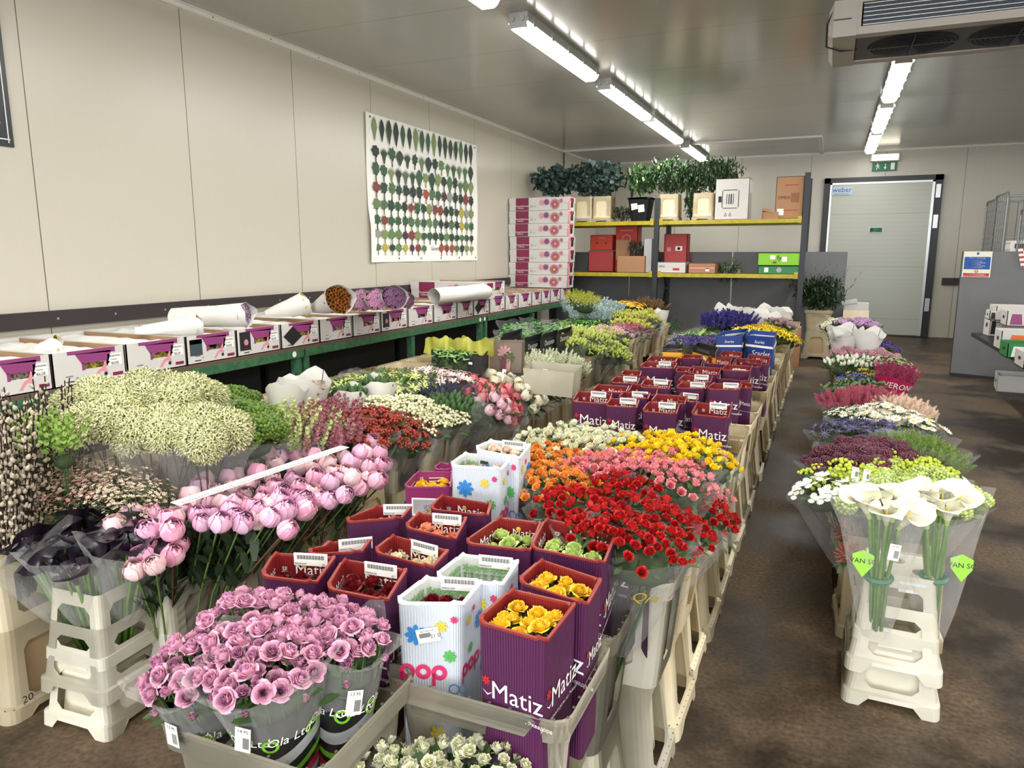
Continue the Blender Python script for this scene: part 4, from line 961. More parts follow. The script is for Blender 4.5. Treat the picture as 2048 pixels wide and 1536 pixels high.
rose_box(c2((602, 152), (665, 80), (962, 105), (885, 230)), ZF, 'matiz', 'purple card box of peach roses', fill=(PCH, 'peach roses in a purple card box'), nf=8, fs=.022, label_side=1)
rose_box(c2((255, 122), (420, 40), (652, 38), (570, 108)), ZF, 'matiz', 'purple card box folded into a lozenge left of the peach roses', label_side=1)
rose_box(c5((1568, 1150), (1635, 1066), (1995, 1118), (1960, 1203)), ZF, 'matiz', 'empty-looking purple card box in front of the tall white flower-printed boxes')
rose_box([(522, 1150), (545, 1108), (674, 1115), (628, 1168)], ZF, 'matiz', 'purple card box of dark red roses at the left, above the mauve roses', fill=(RED, 'dark red roses in the left-most purple box'), nf=9, fs=.02, label_side=1)
rose_box(c2((152, 502), (240, 345), (622, 402), (490, 582)), ZF, 'matiz', 'large purple card box of dark red roses with red corrugated inside', fill=(RED, 'dark red roses in the large purple box behind the mauve roses'), nf=12, fs=.022, label_side=1)
rose_box([(612, 1106), (650, 1088), (747, 1078), (718, 1106)], ZF, 'matiz', 'purple card box with its flap folded inward behind the left dark red roses', label_side=1)
rose_box(c5((1393, 1000), (1475, 905), (1725, 900), (1710, 1010)), .70, 'magenta', 'magenta card box of yellow roses left of the white flower-printed boxes', fill=(YEL, 'yellow roses in the magenta card box'), nf=8, fs=.02)
rose_box(c5((1595, 880), (1625, 843), (1720, 845), (1722, 890)), .70, 'magenta', 'magenta card box half hidden behind the tall white box')
rose_box(c6((3, 963), (75, 900), (378, 920), (290, 990)), .84, 'pop', 'tall white flower-printed box of blush roses, left of the pair', fill=(PAL, 'blush roses in the tall left white box'), nf=9, fs=.02, label_side=1, H=.4)
rose_box(c6((148, 868), (225, 823), (478, 850), (400, 925)), .86, 'pop', 'tall white flower-printed box of blush roses, right rear of the pair', fill=(PAL, 'blush roses in the tall rear white box'), nf=9, fs=.02, label_side=1, H=.4, fdepth=.03)
far = [(715, 535, 950, 612, 1), (910, 577, 1110, 632, 1), (1125, 600, 1345, 668, 1), (1412, 600, 1652, 692, 1), (830, 495, 1050, 545, 0), (1040, 492, 1222, 560, 0), (985, 540, 1175, 580, 1), (1175, 552, 1392, 612, 0),
       (1322, 485, 1512, 522, 1), (1505, 488, 1712, 528, 1), (1112, 465, 1297, 522, 1), (940, 450, 1112, 492, 1), (1000, 410, 1122, 447, 0), (1108, 363, 1332, 402, 1), (1150, 328, 1337, 366, 0), (1300, 340, 1482, 400, 0),
       (1490, 330, 1652, 382, 0), (1318, 392, 1432, 424, 0), (1388, 388, 1590, 440, 0), (1335, 440, 1540, 486, 1), (1560, 402, 1762, 478, 1), (1590, 378, 1772, 420, 0), (1650, 340, 1832, 396, 0), (1728, 318, 1877, 382, 0),
       (1575, 298, 1712, 338, 0), (1355, 318, 1482, 346, 0), (1690, 480, 1772, 520, 0), (1330, 548, 1452, 602, 1)]
far_s = sorted(far, key=lambda b: -b[3])
rows_ = []
for i, (a, b, c, d, l) in enumerate(far_s):
    w, h = c-a, d-b
    q = c6((a, b+h*.72), (a+w*.14, b+h*.02), (c, b+h*.22), (c-w*.1, d)); 
    rose_box(q, .765+jit(.01), 'matiz', 'empty-looking purple and red card box behind the white roses, %s nearest' % ORD[i],
             H=.32, label_side=1 if l else None, seal='e08a3a', group='purple boxes in the rose block', text='FREEDOM', td=.08)
for i, (q, kd, zz, lb) in enumerate([([(1325, 697), (1335, 689), (1369, 689), (1365, 698)], 'amber', .80, 'amber card box with a black rim, left of the pair'), ([(1385, 692), (1396, 685), (1438, 695), (1432, 705)], 'amber', .80, 'amber card box with a black rim, right of the pair'),
       ([(1432, 672), (1446, 663), (1497, 657), (1485, 672)], 'scarlet', .86, 'blue card box with white stripes, left of the blue pair'), ([(1492, 670), (1502, 661), (1554, 665), (1548, 676)], 'scarlet', .86, 'blue card box lettered in white, right of the blue pair')]):
    rose_box(q, zz, kd, lb, H=.42, r=.012, group=None)
# ------------------------------------------------------------ mauve roses in printed sleeves at the front
m_mv = [mat('mv_a', 'd8a2ba', .55, var=.07), mat('mv_b', 'c489ac', .55), m_leaf]
MV = [MB().add(T).mesh('rose', m_mv, True) for T in rose_hi]+[MB().add(rose_bud).mesh('rose', m_mv, True)]
m_sblk = mat('sleeve_black', '17181b', .3); m_sgry = mat('sleeve_grey', 'a7abb3', .35); m_sred = mat('sleeve_crimson', 'b1203c', .35); m_sgrn = mat('sleeve_green', '6fae2c', .35)
def printed_sleeve(parent, r0, r1, z0, z1):
    """lower, printed part of a cellophane sleeve: black band with stripes and lettering"""
    n = 36; prof = [(0, 0), (.25, 0), (.45, 1), (.5, 2), (.56, 0), (.6, 3), (.64, 0), (.7, 1), (.78, 0), (1, 0)]; mb = MB(); V = []
    for j, (u, c) in enumerate(prof):
        for k in range(n):
            a = 2*PI*k/n; q = r0+(r1-r0)*u; wave = .014*math.sin(a*2+1)*(1 if 0 < u < 1 else .3); V.append((q*math.cos(a), q*math.sin(a), z0+(z1-z0)*u+wave))
    F = [(j*n+k, j*n+(k+1) % n, (j+1)*n+(k+1) % n, (j+1)*n+k) for j in range(len(prof)-1) for k in range(n)]
    mb.v.append(np.array(V)); mb.n = len(V); mb.f = F; mb.m = [prof[j][1] for j in range(len(prof)-1) for k in range(n)]
    T = text_T('Ola Ltd', .024, .0, .3)
    for a0 in (-2.3, -1.45, -.6, .3, 1.2, 2.1, 3.1):  # bent round the sleeve
        for T_, u_, m_ in ((T, .88, 1), (disc_T(.014, 12, .009), .86, 3)):
            A = a0 if m_ == 1 else a0-.38; q0 = r0+(r1-r0)*u_+.003; V = []
            for x, y, z in T_[0]:
                r = q0+(r1-r0)/(z1-z0)*y; V.append((r*math.cos(A+x/q0), r*math.sin(A+x/q0), z0+(z1-z0)*u_+y+.004*math.sin(2*A)))
            mb.raw(V, T_[1], 4 if m_ == 1 else 3)
    return mb.build('printed_sleeve', [m_sblk, m_sgry, m_sred, m_sgrn, m_wht], parent, True)
def tag_label(parent, loc, n, txt, w=.026, h=.042):
    lb = MB(); lb.box((-w/2, -h/2, 0), (w/2, h/2, .001), 0); lb.add(([(b*w*1.4+.002, a*h*.55-.005, 0) for a, b, c in lbl_bars[0]], lbl_bars[1], lbl_bars[2]), (0, 0, .0016), None, 1, 1); lb.add(text_T(txt, .0085, .002), (0, h*.36, .0016), None, 1, 1)
    o = lb.build('price_label', [m_wht, m_ink], parent); n = Vector(n); o.matrix_basis = frame(loc, Vector((0, 0, 1)).cross(n)+Vector((0, 0, -.15)), n)
def mauve(x, y, z0, top, R, n, label, seed, tilt=(0, 0), txt='13.95', k=3.4, la=-1.5, sl=True):
    by = max(y, .9); bx = min(max(x, -.90), -.75); hh = top-z0; t = thing('rose_bunch', label, 'roses', (bx, by, z0), 0, 'mauve rose bunches'); t.rotation_euler = ((by-y)/hh, (x-bx)/hh, 0); r_ = random.Random(seed); G = MB(); ht = top-z0
    for i, (a, b, zz, d) in enumerate(dome(n, R, seed, ht, k, .018, .5)):
        h = ob('rose', MV[3 if r_.random() < .2 else r_.randint(0, 2)], t); s = r_.uniform(.0155, .0205); dd = (d+Vector((r_.uniform(-.35, .35), r_.uniform(-.35, .35), -.25))).normalized()
        h.matrix_basis = Matrix.LocRotScale(Vector((a, b, zz)), dd.to_track_quat('Z', 'Y'), Vector((s, s, s)))
        G.tube([(a*.15, b*.15, .0), (a*.5, b*.5, ht*.5), tuple(Vector((a, b, zz))-dd*s*.5)], .002, 4, 0, False)
        if i % 2: G.add(leafw, (a*.95, b*.95, zz-.035-r_.random()*.04), Rz(r_.random()*6)@Ry(r_.uniform(-.6, .3)), .035)
        if i % 3 == 0:
            h2 = ob('rosebud', MV[3], t); h2.location = (a*1.06, b*1.06, zz-.035); h2.scale = (.011,)*3; h2.rotation_euler = (-b*4, a*4, 0)
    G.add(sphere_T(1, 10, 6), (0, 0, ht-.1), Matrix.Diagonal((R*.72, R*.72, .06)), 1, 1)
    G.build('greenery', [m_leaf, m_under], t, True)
    if sl: printed_sleeve(t, .03, R*.86, .06, ht-.085); sleeve(t, R*.8, R*1.02, ht-.13, ht-.02, seed, m_film2)
    tag_label(t, (R*.98*math.cos(la), R*.98*math.sin(la), ht-.1), (math.cos(la), math.sin(la), .1), txt); return t
pz = lambda px, py, z: at(px, py, z)
p = pz(530, 1330, .76); mauve(p.x, p.y, .34, .80, .098, 62, 'bunch of mauve pink roses in a black printed sleeve, front centre of the white crate', 3, txt='14.95', la=-1.35)
p = pz(385, 1325, .74); mauve(p.x, p.y, .34, .77, .083, 46, 'bunch of mauve pink roses leaning out at the left of the white crate', 5, tilt=(0, -.1), txt='13.95', la=-1.6)
p = pz(690, 1285, .76); mauve(p.x, p.y, .34, .79, .072, 38, 'bunch of mauve pink roses in a black sleeve, right corner of the white crate', 8, txt='13.95', la=-.7)
p = pz(500, 1245, .77); mauve(p.x, p.y, .34, .80, .1, 56, 'bunch of mauve pink roses at the back left of the white crate', 11, la=1.5, sl=False)
p = pz(620, 1240, .77); mauve(p.x, p.y, .34, .79, .085, 46, 'bunch of mauve pink roses at the back right of the white crate', 14, la=1.5, sl=False)
# cream roses at the very bottom of the view
CRW = make_bunch('cream_roses', rose_lo, 34, .1, .0155, P('efeed6', 'e2e2b8', '7f9a52'), leaves=(leafw, 30, .03, .05), k=3)
for px, py, w in ((770, 1525, 'left'), (860, 1520, 'middle'), (950, 1505, 'right')):
    p = at(px, py+6, .56); bunch('rose_bunch', 'bunch of cream white roses cut by the bottom edge, %s of three' % w, 'roses', (p.x, p.y, .56-.44), CRW, 'cream roses at the bottom edge', slv=(.04, .11, .05, .4))
mark('crate_mark', 'XX', 492, 1490, at(492, 1490, .62).y, .05)
tag(bpy.data.objects['crate_mark'], 'black handwritten XX sticker on the rim of the front white crate', 'sticker')
# ------------------------------------------------------------ bunches of flowers
def zone(name, desc, cat, part, pts, z, meshes, zbase, sc=1, slv=None, group=None, order='from the left'):
    """pts: pixel positions of dome tops at height z; every bunch stands in a crate whose floor is zbase"""
    grp = group or desc
    n = len(pts); srt = sorted(range(n), key=lambda i: pts[i][0]); out = []
    for r, i in enumerate(srt):
        p = pts[i]; zz = z+(p[2] if len(p) > 2 else 0); w = at(p[0], p[1], zz)
        if -1.88 < w.x < -1.2: zz = max(.60, min(zz, atx(p[0], p[1], -1.88).z)); w = at(p[0], p[1], zz)
        if -.34 < w.x < -.1: zz = max(.70, min(zz, atx(p[0], p[1], -.34).z)); w = at(p[0], p[1], zz)
        s = sc*rnd.uniform(.95, 1.05)
        lb = desc if n == 1 else '%s, %s %s' % (desc, ORD[r], order)
        ms = meshes[i % len(meshes)] if isinstance(meshes, list) else meshes
        bp, dr = foot(w, .44*s); o = bunch(name, lb, cat, tuple(bp), ms, grp if n > 1 else None, None, s, slv, (0, 0), part); o.rotation_mode = 'QUATERNION'; o.rotation_quaternion = (dr+Vector((jit(.05), jit(.05), 0))).to_track_quat('Z', 'Y')@Matrix.Rotation(rnd.random()*6, 3, 'Z').to_quaternion(); out.append(o)
    return out
SL = (.045, .122, .12, .40)
def sp(key, cols, n=30, R=.115, s=.017, E=rose_lo, v=0, gc=None, **kw):
    kw.setdefault('leaves', (leafw, 40, .03, .06)); kw.setdefault('k', 2.6); kw.setdefault('jz', .016)
    return make_bunch(key, E, n, R, s, P(*cols), gc, v, **kw)
# spray roses in the rose block: every open rose a part of its bunch
def rosebunch(name, desc, pts, z, cols, n=30, R=.118, s=.0165, slv=SL, petals='roses'):
    grp = desc; srt = sorted(range(len(pts)), key=lambda i: pts[i][0]); mts = [mat('rs_'+c, c, .55, var=.1) for c in cols]+[m_leaf]
    key = ('rb', cols)
    if key not in _fm: _fm[key] = [MB().add(T).mesh('rose', mts, True) for T in rose_lo+[rose_bud]]
    gk = ('rbg', n, R)
    if gk not in _fm:
        G = MB(); r_ = random.Random(9)
        for i in range(60): a = r_.random()*6.28; r = R*math.sqrt(r_.random()); G.add(leafw, (r*math.cos(a), r*math.sin(a), .44-2.6*r*r-.012-r_.random()*.06), Rz(r_.random()*6)@Ry(r_.uniform(-1.2, .5)), .03)
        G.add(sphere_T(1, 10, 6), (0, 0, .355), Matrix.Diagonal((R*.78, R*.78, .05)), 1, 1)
        for i in range(10): a = i*.63; G.tube([(.02*math.cos(a), .02*math.sin(a), .02), (R*.4*math.cos(a), R*.4*math.sin(a), .3), (R*.8*math.cos(a), R*.8*math.sin(a), .4)], .003, 4, 0, False)
        _fm[gk] = G.mesh('greenery', [m_leaf, m_under], True)
    for r, i in enumerate(srt):
        p = pts[i]; zz = z; w = at(p[0], p[1], zz)
        if -.33 < w.x: zz = max(.70, min(zz, atx(p[0], p[1], -.33).z)); w = at(p[0], p[1], zz)
        bp, dr = foot(w, .44); t = thing(name, '%s, %s from the left' % (desc, ORD[r]), 'roses', bp, 0, grp); t.rotation_mode = 'QUATERNION'; t.rotation_quaternion = (dr+Vector((jit(.04), jit(.04), 0))).to_track_quat('Z', 'Y')
        ob('greenery', _fm[gk], t, None, rnd.random()*6); r_ = random.Random(i*13+int(w.x*999))
        for q, (a, b, c, d) in enumerate(dome(n, R, i+1, .44, 2.6, .014, .5)):
            h = ob('rose', _fm[key][0 if q % 3 == 0 else 1 if q % 3 == 1 or r_.random() < .6 else 2], t); ss = s*r_.uniform(.85, 1.15); dd = (d+Vector((r_.uniform(-.4, .4), r_.uniform(-.4, .4), 0))).normalized()
            h.matrix_basis = Matrix.LocRotScale(Vector((a, b, c)), dd.to_track_quat('Z', 'Y')@Matrix.Rotation(r_.random()*6, 3, 'Z').to_quaternion(), Vector((ss,)*3))
        if slv: sleeve(t, *slv, seed=i)
rosebunch('rose_bunch', 'bunch of red spray roses in the red patch by the aisle', [(1165, 985), (1245, 960), (1200, 1030), (1300, 1005), (1365, 1040), (1400, 1000), (1280, 1050)], .80, ('c9211f', 'a01017'), 46, s=.0175)
rosebunch('rose_bunch', 'bunch of salmon pink spray roses behind the red ones', [(1215, 918), (1290, 925), (1360, 935), (1400, 962), (1330, 905), (1265, 905), (1195, 915)], .81, ('ec9ba0', 'de7f88'), 42)
rosebunch('rose_bunch', 'bunch of orange spray roses left of the pink ones', [(1060, 905), (1110, 885), (1095, 935), (1165, 912), (1140, 950), (1150, 890)], .80, ('f2a552', 'ea9038'), 40)
rosebunch('rose_bunch', 'bunch of bright yellow spray roses behind the pink ones', [(1270, 880), (1330, 868), (1385, 878), (1430, 900), (1300, 898), (1360, 895)], .82, ('f6d52a', 'f0c81c'), 32, s=.018)
rosebunch('rose_bunch', 'bunch of creamy white roses in front of the empty-looking card boxes', [(1095, 862), (1150, 852), (1205, 860), (1245, 872), (1130, 872), (1185, 878)], .82, ('ecebd2', 'dcdcb4'), 30, s=.018)
m_gold = mat('gold_print', 'b79b3a', .4)
def script(o, txt, size, az, u, r0, r1, z0, z1, m):
    q0 = r0+(r1-r0)*u+.004; T = text_T(txt, size, 0, .25); mb = MB(); V = []
    for x, y, z in T[0]: r = q0+(r1-r0)/(z1-z0)*y; A = az+x/q0; V.append((r*math.cos(A), r*math.sin(A), z0+(z1-z0)*u+y))
    mb.raw(V, T[1], 0); mb.build('sleeve_lettering', [m], [c for c in o.children if c.name.startswith('sleeve')][0])
m_pkp = mat('pink_film_print', 'c9567f', .4)
for o in [o for o in C.objects if o.name.startswith('rose_bunch') and 'red spray roses in' in o.get('label', '')]:
    for k, (tx, m) in enumerate((('Qra', m_gold), ('ora', m_pkp), ('Qra', m_gold), ('Ro', m_pkp))): script(o, tx, .04, -2.6+k*.9, .7, .045, .122, .12, .40, m)
# ---- right-hand row
Zr = .60
def S_(E, cols, key, n=40, s=.02, R=.13, gc=None, v=0, **kw): kw.setdefault('leaves', (leafw, 60, .035, .08)); kw.setdefault('k', 2.0); return make_bunch(key, E, n, R, s, P(*cols), gc, v, **kw)
zone('blossom_bunch', 'bunch of pale green hydrangea-like blooms behind the white callas', 'flowers', 'blossoms', [(1725, 950), (1790, 940), (1850, 955), (1895, 965), (1760, 975), (1830, 985)], .57, S_(knobby, ('c3cf7e', '9db453', '6d8a3a'), 'green_bloom', 16, .034, gc=[m_lime]), .1, slv=(.045, .15, .1, .42))
zone('chrysanthemum_bunch', 'bunch of white pompon chrysanthemums in a dark printed sleeve, leaning over the aisle', 'flowers', 'blossoms', [(1648, 958)], .57, S_([umbeld], ('efefe4', 'c5cf8a', '6d8a3a'), 'white_chrys', 14, .034), .1, slv=(.045, .13, .05, .4))
zone('chrysanthemum_bunch', 'bunch of lime green button chrysanthemums', 'flowers', 'blossoms', [(1668, 928), (1720, 920), (1790, 915), (1845, 925)], .60, S_([cluster_T(ballc, 8, .9, .22, 3, .3)], ('b9c83c', '94a62a', '5b7a2a'), 'lime_buttons', 16, .035), .1)
zone('chrysanthemum_bunch', 'bunch of white daisies half hidden behind the green blooms', 'flowers', 'blossoms', [(1790, 925), (1862, 940)], .585, S_([daisy], ('efeee0', 'd8d8a0', '6d8a3a'), 'white_daisy', 46, .018), .1)
zone('statice_bunch', 'bunch of dark maroon blooms', 'flowers', 'blossoms', [(1660, 905), (1700, 890), (1745, 885), (1785, 895), (1725, 905)], .62, S_(knobby, ('6d3346', '4f2232', '4a3a2c'), 'maroon', 26, .026), .1, slv=(.045, .14, .1, .41))
zone('greenery_bunch', 'bunch of fine green filler bulging right of the row', 'foliage', 'foliage', [(1830, 865), (1870, 880)], .64, S_([plume], ('7f9a48', '5f7f34', '4a6b26'), 'green_plume', 130, .055, top=.38, spread=.5), .1, slv=(.045, .16, .1, .42))
zone('thistle_bunch', 'bunch of blue-violet sea holly', 'flowers', 'blossoms', [(1670, 845), (1715, 842), (1760, 848)], .60, S_([star_T(9, 1, .2, .3, .3)], ('5a5478', '6d6690', '4a5a55'), 'sea_holly', 46, .026, spread=.7), .1, slv=(.045, .14, .1, .41))
zone('daisy_bunch', 'bunch of large white daisies with yellow centres', 'flowers', 'blossoms', [(1755, 822), (1800, 826), (1840, 836), (1775, 810)], .61, S_([daisy], ('f2f0e2', 'd9b93a', '6d8a3a'), 'big_daisy', 30, .03), .1)
zone('daisy_bunch', 'bunch of small white blooms with green buds left of big daisies', 'flowers', 'blossoms', [(1700, 818), (1728, 815)], .61, S_([star5], ('e9ecd8', '8fae58', '6d8a3a'), 'small_white', 70, .013), .1)
zone('astilbe_bunch', 'bunch of feathery pink astilbe', 'flowers', 'blossoms', [(1690, 785), (1725, 778), (1760, 785)], .62, S_([plume], ('b5566c', 'd38393', '6a5a34'), 'astilbe', 90, .06, top=.40, spread=.45), .1, slv=(.045, .14, .1, .4))
zone('astilbe_bunch', 'bunch of cream and blush astilbe beside the pink ones', 'flowers', 'blossoms', [(1790, 795), (1820, 802)], .61, S_([plume], ('e6cdb8', 'd9a39a', '6a6a34'), 'astilbe_cream', 80, .055, top=.40, spread=.5), .1)
# heather with printed sleeve
hm = S_([heath], ('9c2a58', '5f8a34', '4a5a2c'), 'heather', 70, .12, R=.11, top=.39, spread=.35, leaves=None)
o = zone('heather_bunch', 'bunch of magenta heather in a red sleeve lettered VERONICA', 'flowers', 'blossoms', [(1792, 742)], .64, hm, .1)[0]; o.rotation_euler = (0, .1, 0)
def lettered_sleeve(o, r0, r1, z0, z1, mA, mB, txt, size, az, u=.75, txt2=None):
    n = 30; mb = MB(); V = []
    for j in range(5):
        q = r0+(r1-r0)*j/4
        for k in range(n): a = 2*PI*k/n; V.append((q*math.cos(a), q*math.sin(a), z0+(z1-z0)*j/4+.012*math.sin(2*a)*(j > 2)))
    mb.raw(V, [(j*n+k, j*n+(k+1) % n, (j+1)*n+(k+1) % n, (j+1)*n+k) for j in range(4) for k in range(n)]); mb.m = [1 if i//n < 2 else 0 for i in range(4*n)]
    for tx, uu in ((txt, u), (txt2, u-.3)):
        if not tx: continue
        q0 = r0+(r1-r0)*uu+.004; T = text_T(tx, size, size*.25); V = []
        for x, y, z in T[0]: r = q0+(r1-r0)/(z1-z0)*y; A = az+x/q0; V.append((r*math.cos(A), r*math.sin(A), z0+(z1-z0)*uu+y))
        mb.raw(V, T[1], 2)
    mb.build('printed_sleeve', [mA, mB, m_wht], o, True)
lettered_sleeve(o, .04, .125, .15, .39, mat('veronica_red', 'a81f4c', .4), mat('veronica_blue', '1f3f8c', .4), 'VERONICA', .055, -1.6, .82, 'TOPOS')
zone('tulip_bunch', 'bunch of closed white tulips', 'flowers', 'blossoms', [(1690, 722), (1725, 722)], .62, S_([bud], ('e6ead2', 'b9cc8a', '5f7f3a'), 'white_tulips', 30, .05, leaves=(blade, 60, .12, .08)), .1)
zone('greenery_bunch', 'bunch of fresh green bells beside the white tulips', 'foliage', 'foliage', [(1775, 718), (1808, 722)], .63, S_([star5], ('a9c47c', '7fa24a', '5f7f3a'), 'green_bells', 70, .016), .1)
zone('iris_bunch', 'small bunch of blue irises', 'flowers', 'blossoms', [(1712, 748)], .61, S_([star6], ('3d3f86', 'c9b93a', '5f7f3a'), 'iris', 34, .028), .1)
zone('daffodil_bunch', 'small bunch of yellow narcissi beside the blue irises', 'flowers', 'blossoms', [(1738, 742)], .60, S_([star6], ('c9b53a', 'a99a2a', '5f7f3a'), 'narcissi', 34, .025), .1)
zone('greenery_bunch', 'bunch of leafy stems in front of the blue irises', 'foliage', 'foliage', [(1690, 765), (1730, 763)], .59, S_([leafT], ('5f7f4a', '49683a', '4a6b26'), 'leafy_low', 90, .045, spread=.8), .1)
zone('stock_bunch', 'bunch of pale pink blooms', 'flowers', 'blossoms', [(1695, 700), (1730, 697), (1762, 703)], .63, S_(knobby, ('d7a0b2', 'b7808f', '6d7a4a'), 'pale_pink', 30, .026), .1)
zone('statice_bunch', 'bunch of white statice', 'flowers', 'blossoms', [(1685, 682), (1712, 680)], .66, S_([umbel5], ('ebece0', 'b9cc9a', '5f7f3a'), 'white_statice', 34, .03), .1)
zone('statice_bunch', 'bunch of deep purple statice', 'flowers', 'blossoms', [(1745, 682), (1770, 686), (1740, 665), (1690, 668)], .66, S_([umbel5], ('5a3c92', '3f2a72', '3f5a3a'), 'purple_statice', 34, .03), .1)
zone('aster_bunch', 'bunch of pink and lilac asters, far row end', 'flowers', 'blossoms', [(1690, 640), (1725, 638), (1740, 645)], .70, S_([umbel5], ('b98ac0', 'd9a0b4', '5f7f3a'), 'lilac_aster', 34, .03), .1)
zone('aster_bunch', 'bunch of cream blooms at the far end of the row', 'flowers', 'blossoms', [(1665, 640)], .68, S_([umbel5], ('e6e6c8', 'b9cc8a', '5f7f3a'), 'cream_aster', 34, .03), .1)
# ---- left flower block
zone('umbel_bunch', 'bunch of big fluffy cream flower heads in cellophane above the peonies', 'flowers', 'blossoms', [(205, 800, .03), (290, 785, .04), (365, 795, .03), (235, 840), (325, 862, -.04), (405, 860, -.04)], .84, make_bunch('fluffy', tuftA, 5, .1, .078, P('d9d7aa', 'bcc08a', '6f7d4a'), None, 0, k=1.6, jz=.01, stems=10, under=0), .3, slv=(.05, .165, .1, .40))
zone('trachelium_bunch', 'bunch of bright green mossy flower heads in a dark sleeve', 'flowers', 'blossoms', [(385, 790), (440, 805), (490, 825), (465, 790), (500, 850), (450, 845)], 0.75, S_(knobby, ('5f7f1e', '465f16', '33480f'), 'moss_heads', 24, .042, R=.125), .3, slv=(.05, .15, .05, .38), sc=1.05)
zone('limonium_bunch', 'bunch of airy lime and cream sprigs', 'flowers', 'blossoms', [(545, 815), (590, 810), (610, 830), (560, 835)], 0.74, S_([spike_T(star5, 14, 1, .12, .13, 3)], ('c3cf8a', 'dfe0b4', '6d8a3a'), 'airy_lime', 46, .1, top=.36, spread=.4, leaves=(leafw, 70, .03, .2)), .3, slv=(.045, .13, .1, .36), sc=1.1)
zone('limonium_bunch', 'bunch of airy dusty pink sprigs beside the lime ones', 'flowers', 'blossoms', [(645, 810), (655, 830), (665, 800)], 0.74, S_([spike_T(star5, 14, 1, .12, .13, 3)], ('9c5a68', 'b98a82', '5a4a3a'), 'airy_pink', 46, .1, top=.36, spread=.4, leaves=(leafw, 60, .03, .2)), .3, sc=1.1)
zone('berry_bunch', 'bunch of red hypericum berries', 'flowers', 'berries', [(700, 835), (745, 825), (790, 835), (830, 840), (760, 850), (720, 855), (810, 858)], 0.69, S_([berries], ('93301f', '74241a', '5a4a1c'), 'red_berries', 42, .022, R=.125, leaves=(leafw, 90, .035, .05)), .3, slv=(.05, .14, .1, .40), sc=1.12)
zone('button_bunch', 'bunch of small cream button chrysanthemums', 'flowers', 'blossoms', [(765, 800), (815, 798), (850, 812), (880, 818), (830, 825)], 0.69, S_([buttons], ('e6e4b8', 'd0d090', '5f7f3a'), 'cream_buttons', 36, .026), .3, slv=(.05, .14, .1, .40), sc=1.12)
zone('lily_bunch', 'bunch of yellow-green lilies in cellophane under the bench edge', 'flowers', 'blossoms', [(715, 760), (750, 750), (790, 748), (825, 752), (770, 765)], 0.72, S_([star6], ('c9d27a', '9db453', '4a6b26'), 'green_lily', 34, .036, leaves=(leafT, 90, .07, .06)), .3, slv=(.05, .15, .1, .44), sc=1.15)
zone('alstroemeria_bunch', 'bunch of blush white alstroemeria', 'flowers', 'blossoms', [(850, 735), (885, 740), (910, 748)], 0.73, S_([star6], ('ead2c8', 'e6b9b0', '5a6a3a'), 'blush_alst', 40, .032), .3, slv=(.05, .14, .1, .42), sc=1.1)
zone('thistle_bunch', 'bunch of dark violet veronica beside the blush blooms', 'flowers', 'blossoms', [(868, 762), (905, 760)], 0.71, S_([heath], ('4a4468', '5a5478', '3f4a3a'), 'violet_spikes', 46, .07, top=.40, spread=.5), .3, sc=1.1)
zone('foliage_bunch', 'bunch of pointed dark green buds', 'foliage', 'foliage', [(900, 792), (935, 790), (918, 805), (950, 800)], 0.69, S_([bud], ('3a5a2a', '2f4a22', '2f4a22'), 'dark_buds', 50, .06, R=.12, top=.40, leaves=(leafT, 80, .06, .08)), .3, slv=(.05, .13, .1, .40), sc=1.1)
zone('peony_bunch', 'bunch of coral pink peonies in cellophane', 'peonies', 'blossoms', [(945, 768), (985, 775), (1020, 785), (1000, 800), (960, 790)], 0.68, make_bunch('coral_peony', peonies, 10, .1, .036, P('ef7f86', 'e0626e', '4a6b26'), None, 0, leaves=(leafT, 40, .07, .08)), .3, slv=(.045, .14, .1, .42), sc=1.15)
zone('peony_bunch', 'bunch of blush pink peonies at the edge of the left block', 'peonies', 'blossoms', [(975, 800), (1005, 812)], 0.66, make_bunch('blush_peony', peonies, 9, .09, .034, P('eac3cc', 'e0a6b2', '4a6b26'), None, 0, leaves=(leafT, 40, .07, .08)), .3, slv=(.045, .13, .1, .42), sc=1.0)
zone('peony_bunch', 'bunch of creamy white peonies', 'peonies', 'blossoms', [(975, 755), (1010, 757), (1045, 768), (1065, 785)], 0.69, make_bunch('white_peony', peonies, 10, .1, .036, P('f0ead4', 'e6dcb8', '4a6b26'), None, 0, leaves=(leafT, 40, .07, .08)), .3, slv=(.045, .14, .1, .42), sc=1.15)
zone('peony_bunch', 'bunch of dark maroon blooms with white striped tickets', 'peonies', 'blossoms', [(1060, 748), (1090, 750), (1105, 765)], 0.69, make_bunch('maroon_tulip', [bud], 36, .11, .05, P('6d2440', '531a30', '3f4a26'), None, 0, leaves=(leafT, 50, .06, .08)), .3, slv=(.045, .14, .1, .42), sc=1.15)
zone('stock_bunch', 'bunch of white flower spikes with green tips in the white crate', 'flowers', 'blossoms', [(1065, 705), (1095, 700), (1125, 702), (1145, 715), (1080, 718), (1112, 720)], .84, S_([spike_T(star5, 16, 1, .16, .2, 3)], ('e3e6cc', 'a9bf7a', '5f7f3a'), 'white_spikes', 46, .07, top=.38, spread=.2), .3)
zone('greenery_bunch', 'bunch of fresh green stems behind the decorative dark sleeves', 'foliage', 'foliage', [(1030, 660), (1060, 655), (1090, 657), (1115, 645), (1070, 640), (1035, 645)], 0.78, S_([leafT], ('4f8a3c', '3a6b2c', '3a5a26'), 'fresh_green', 110, .05, top=.42, spread=.6), .3, slv=(.045, .14, .1, .44), sc=1.1)
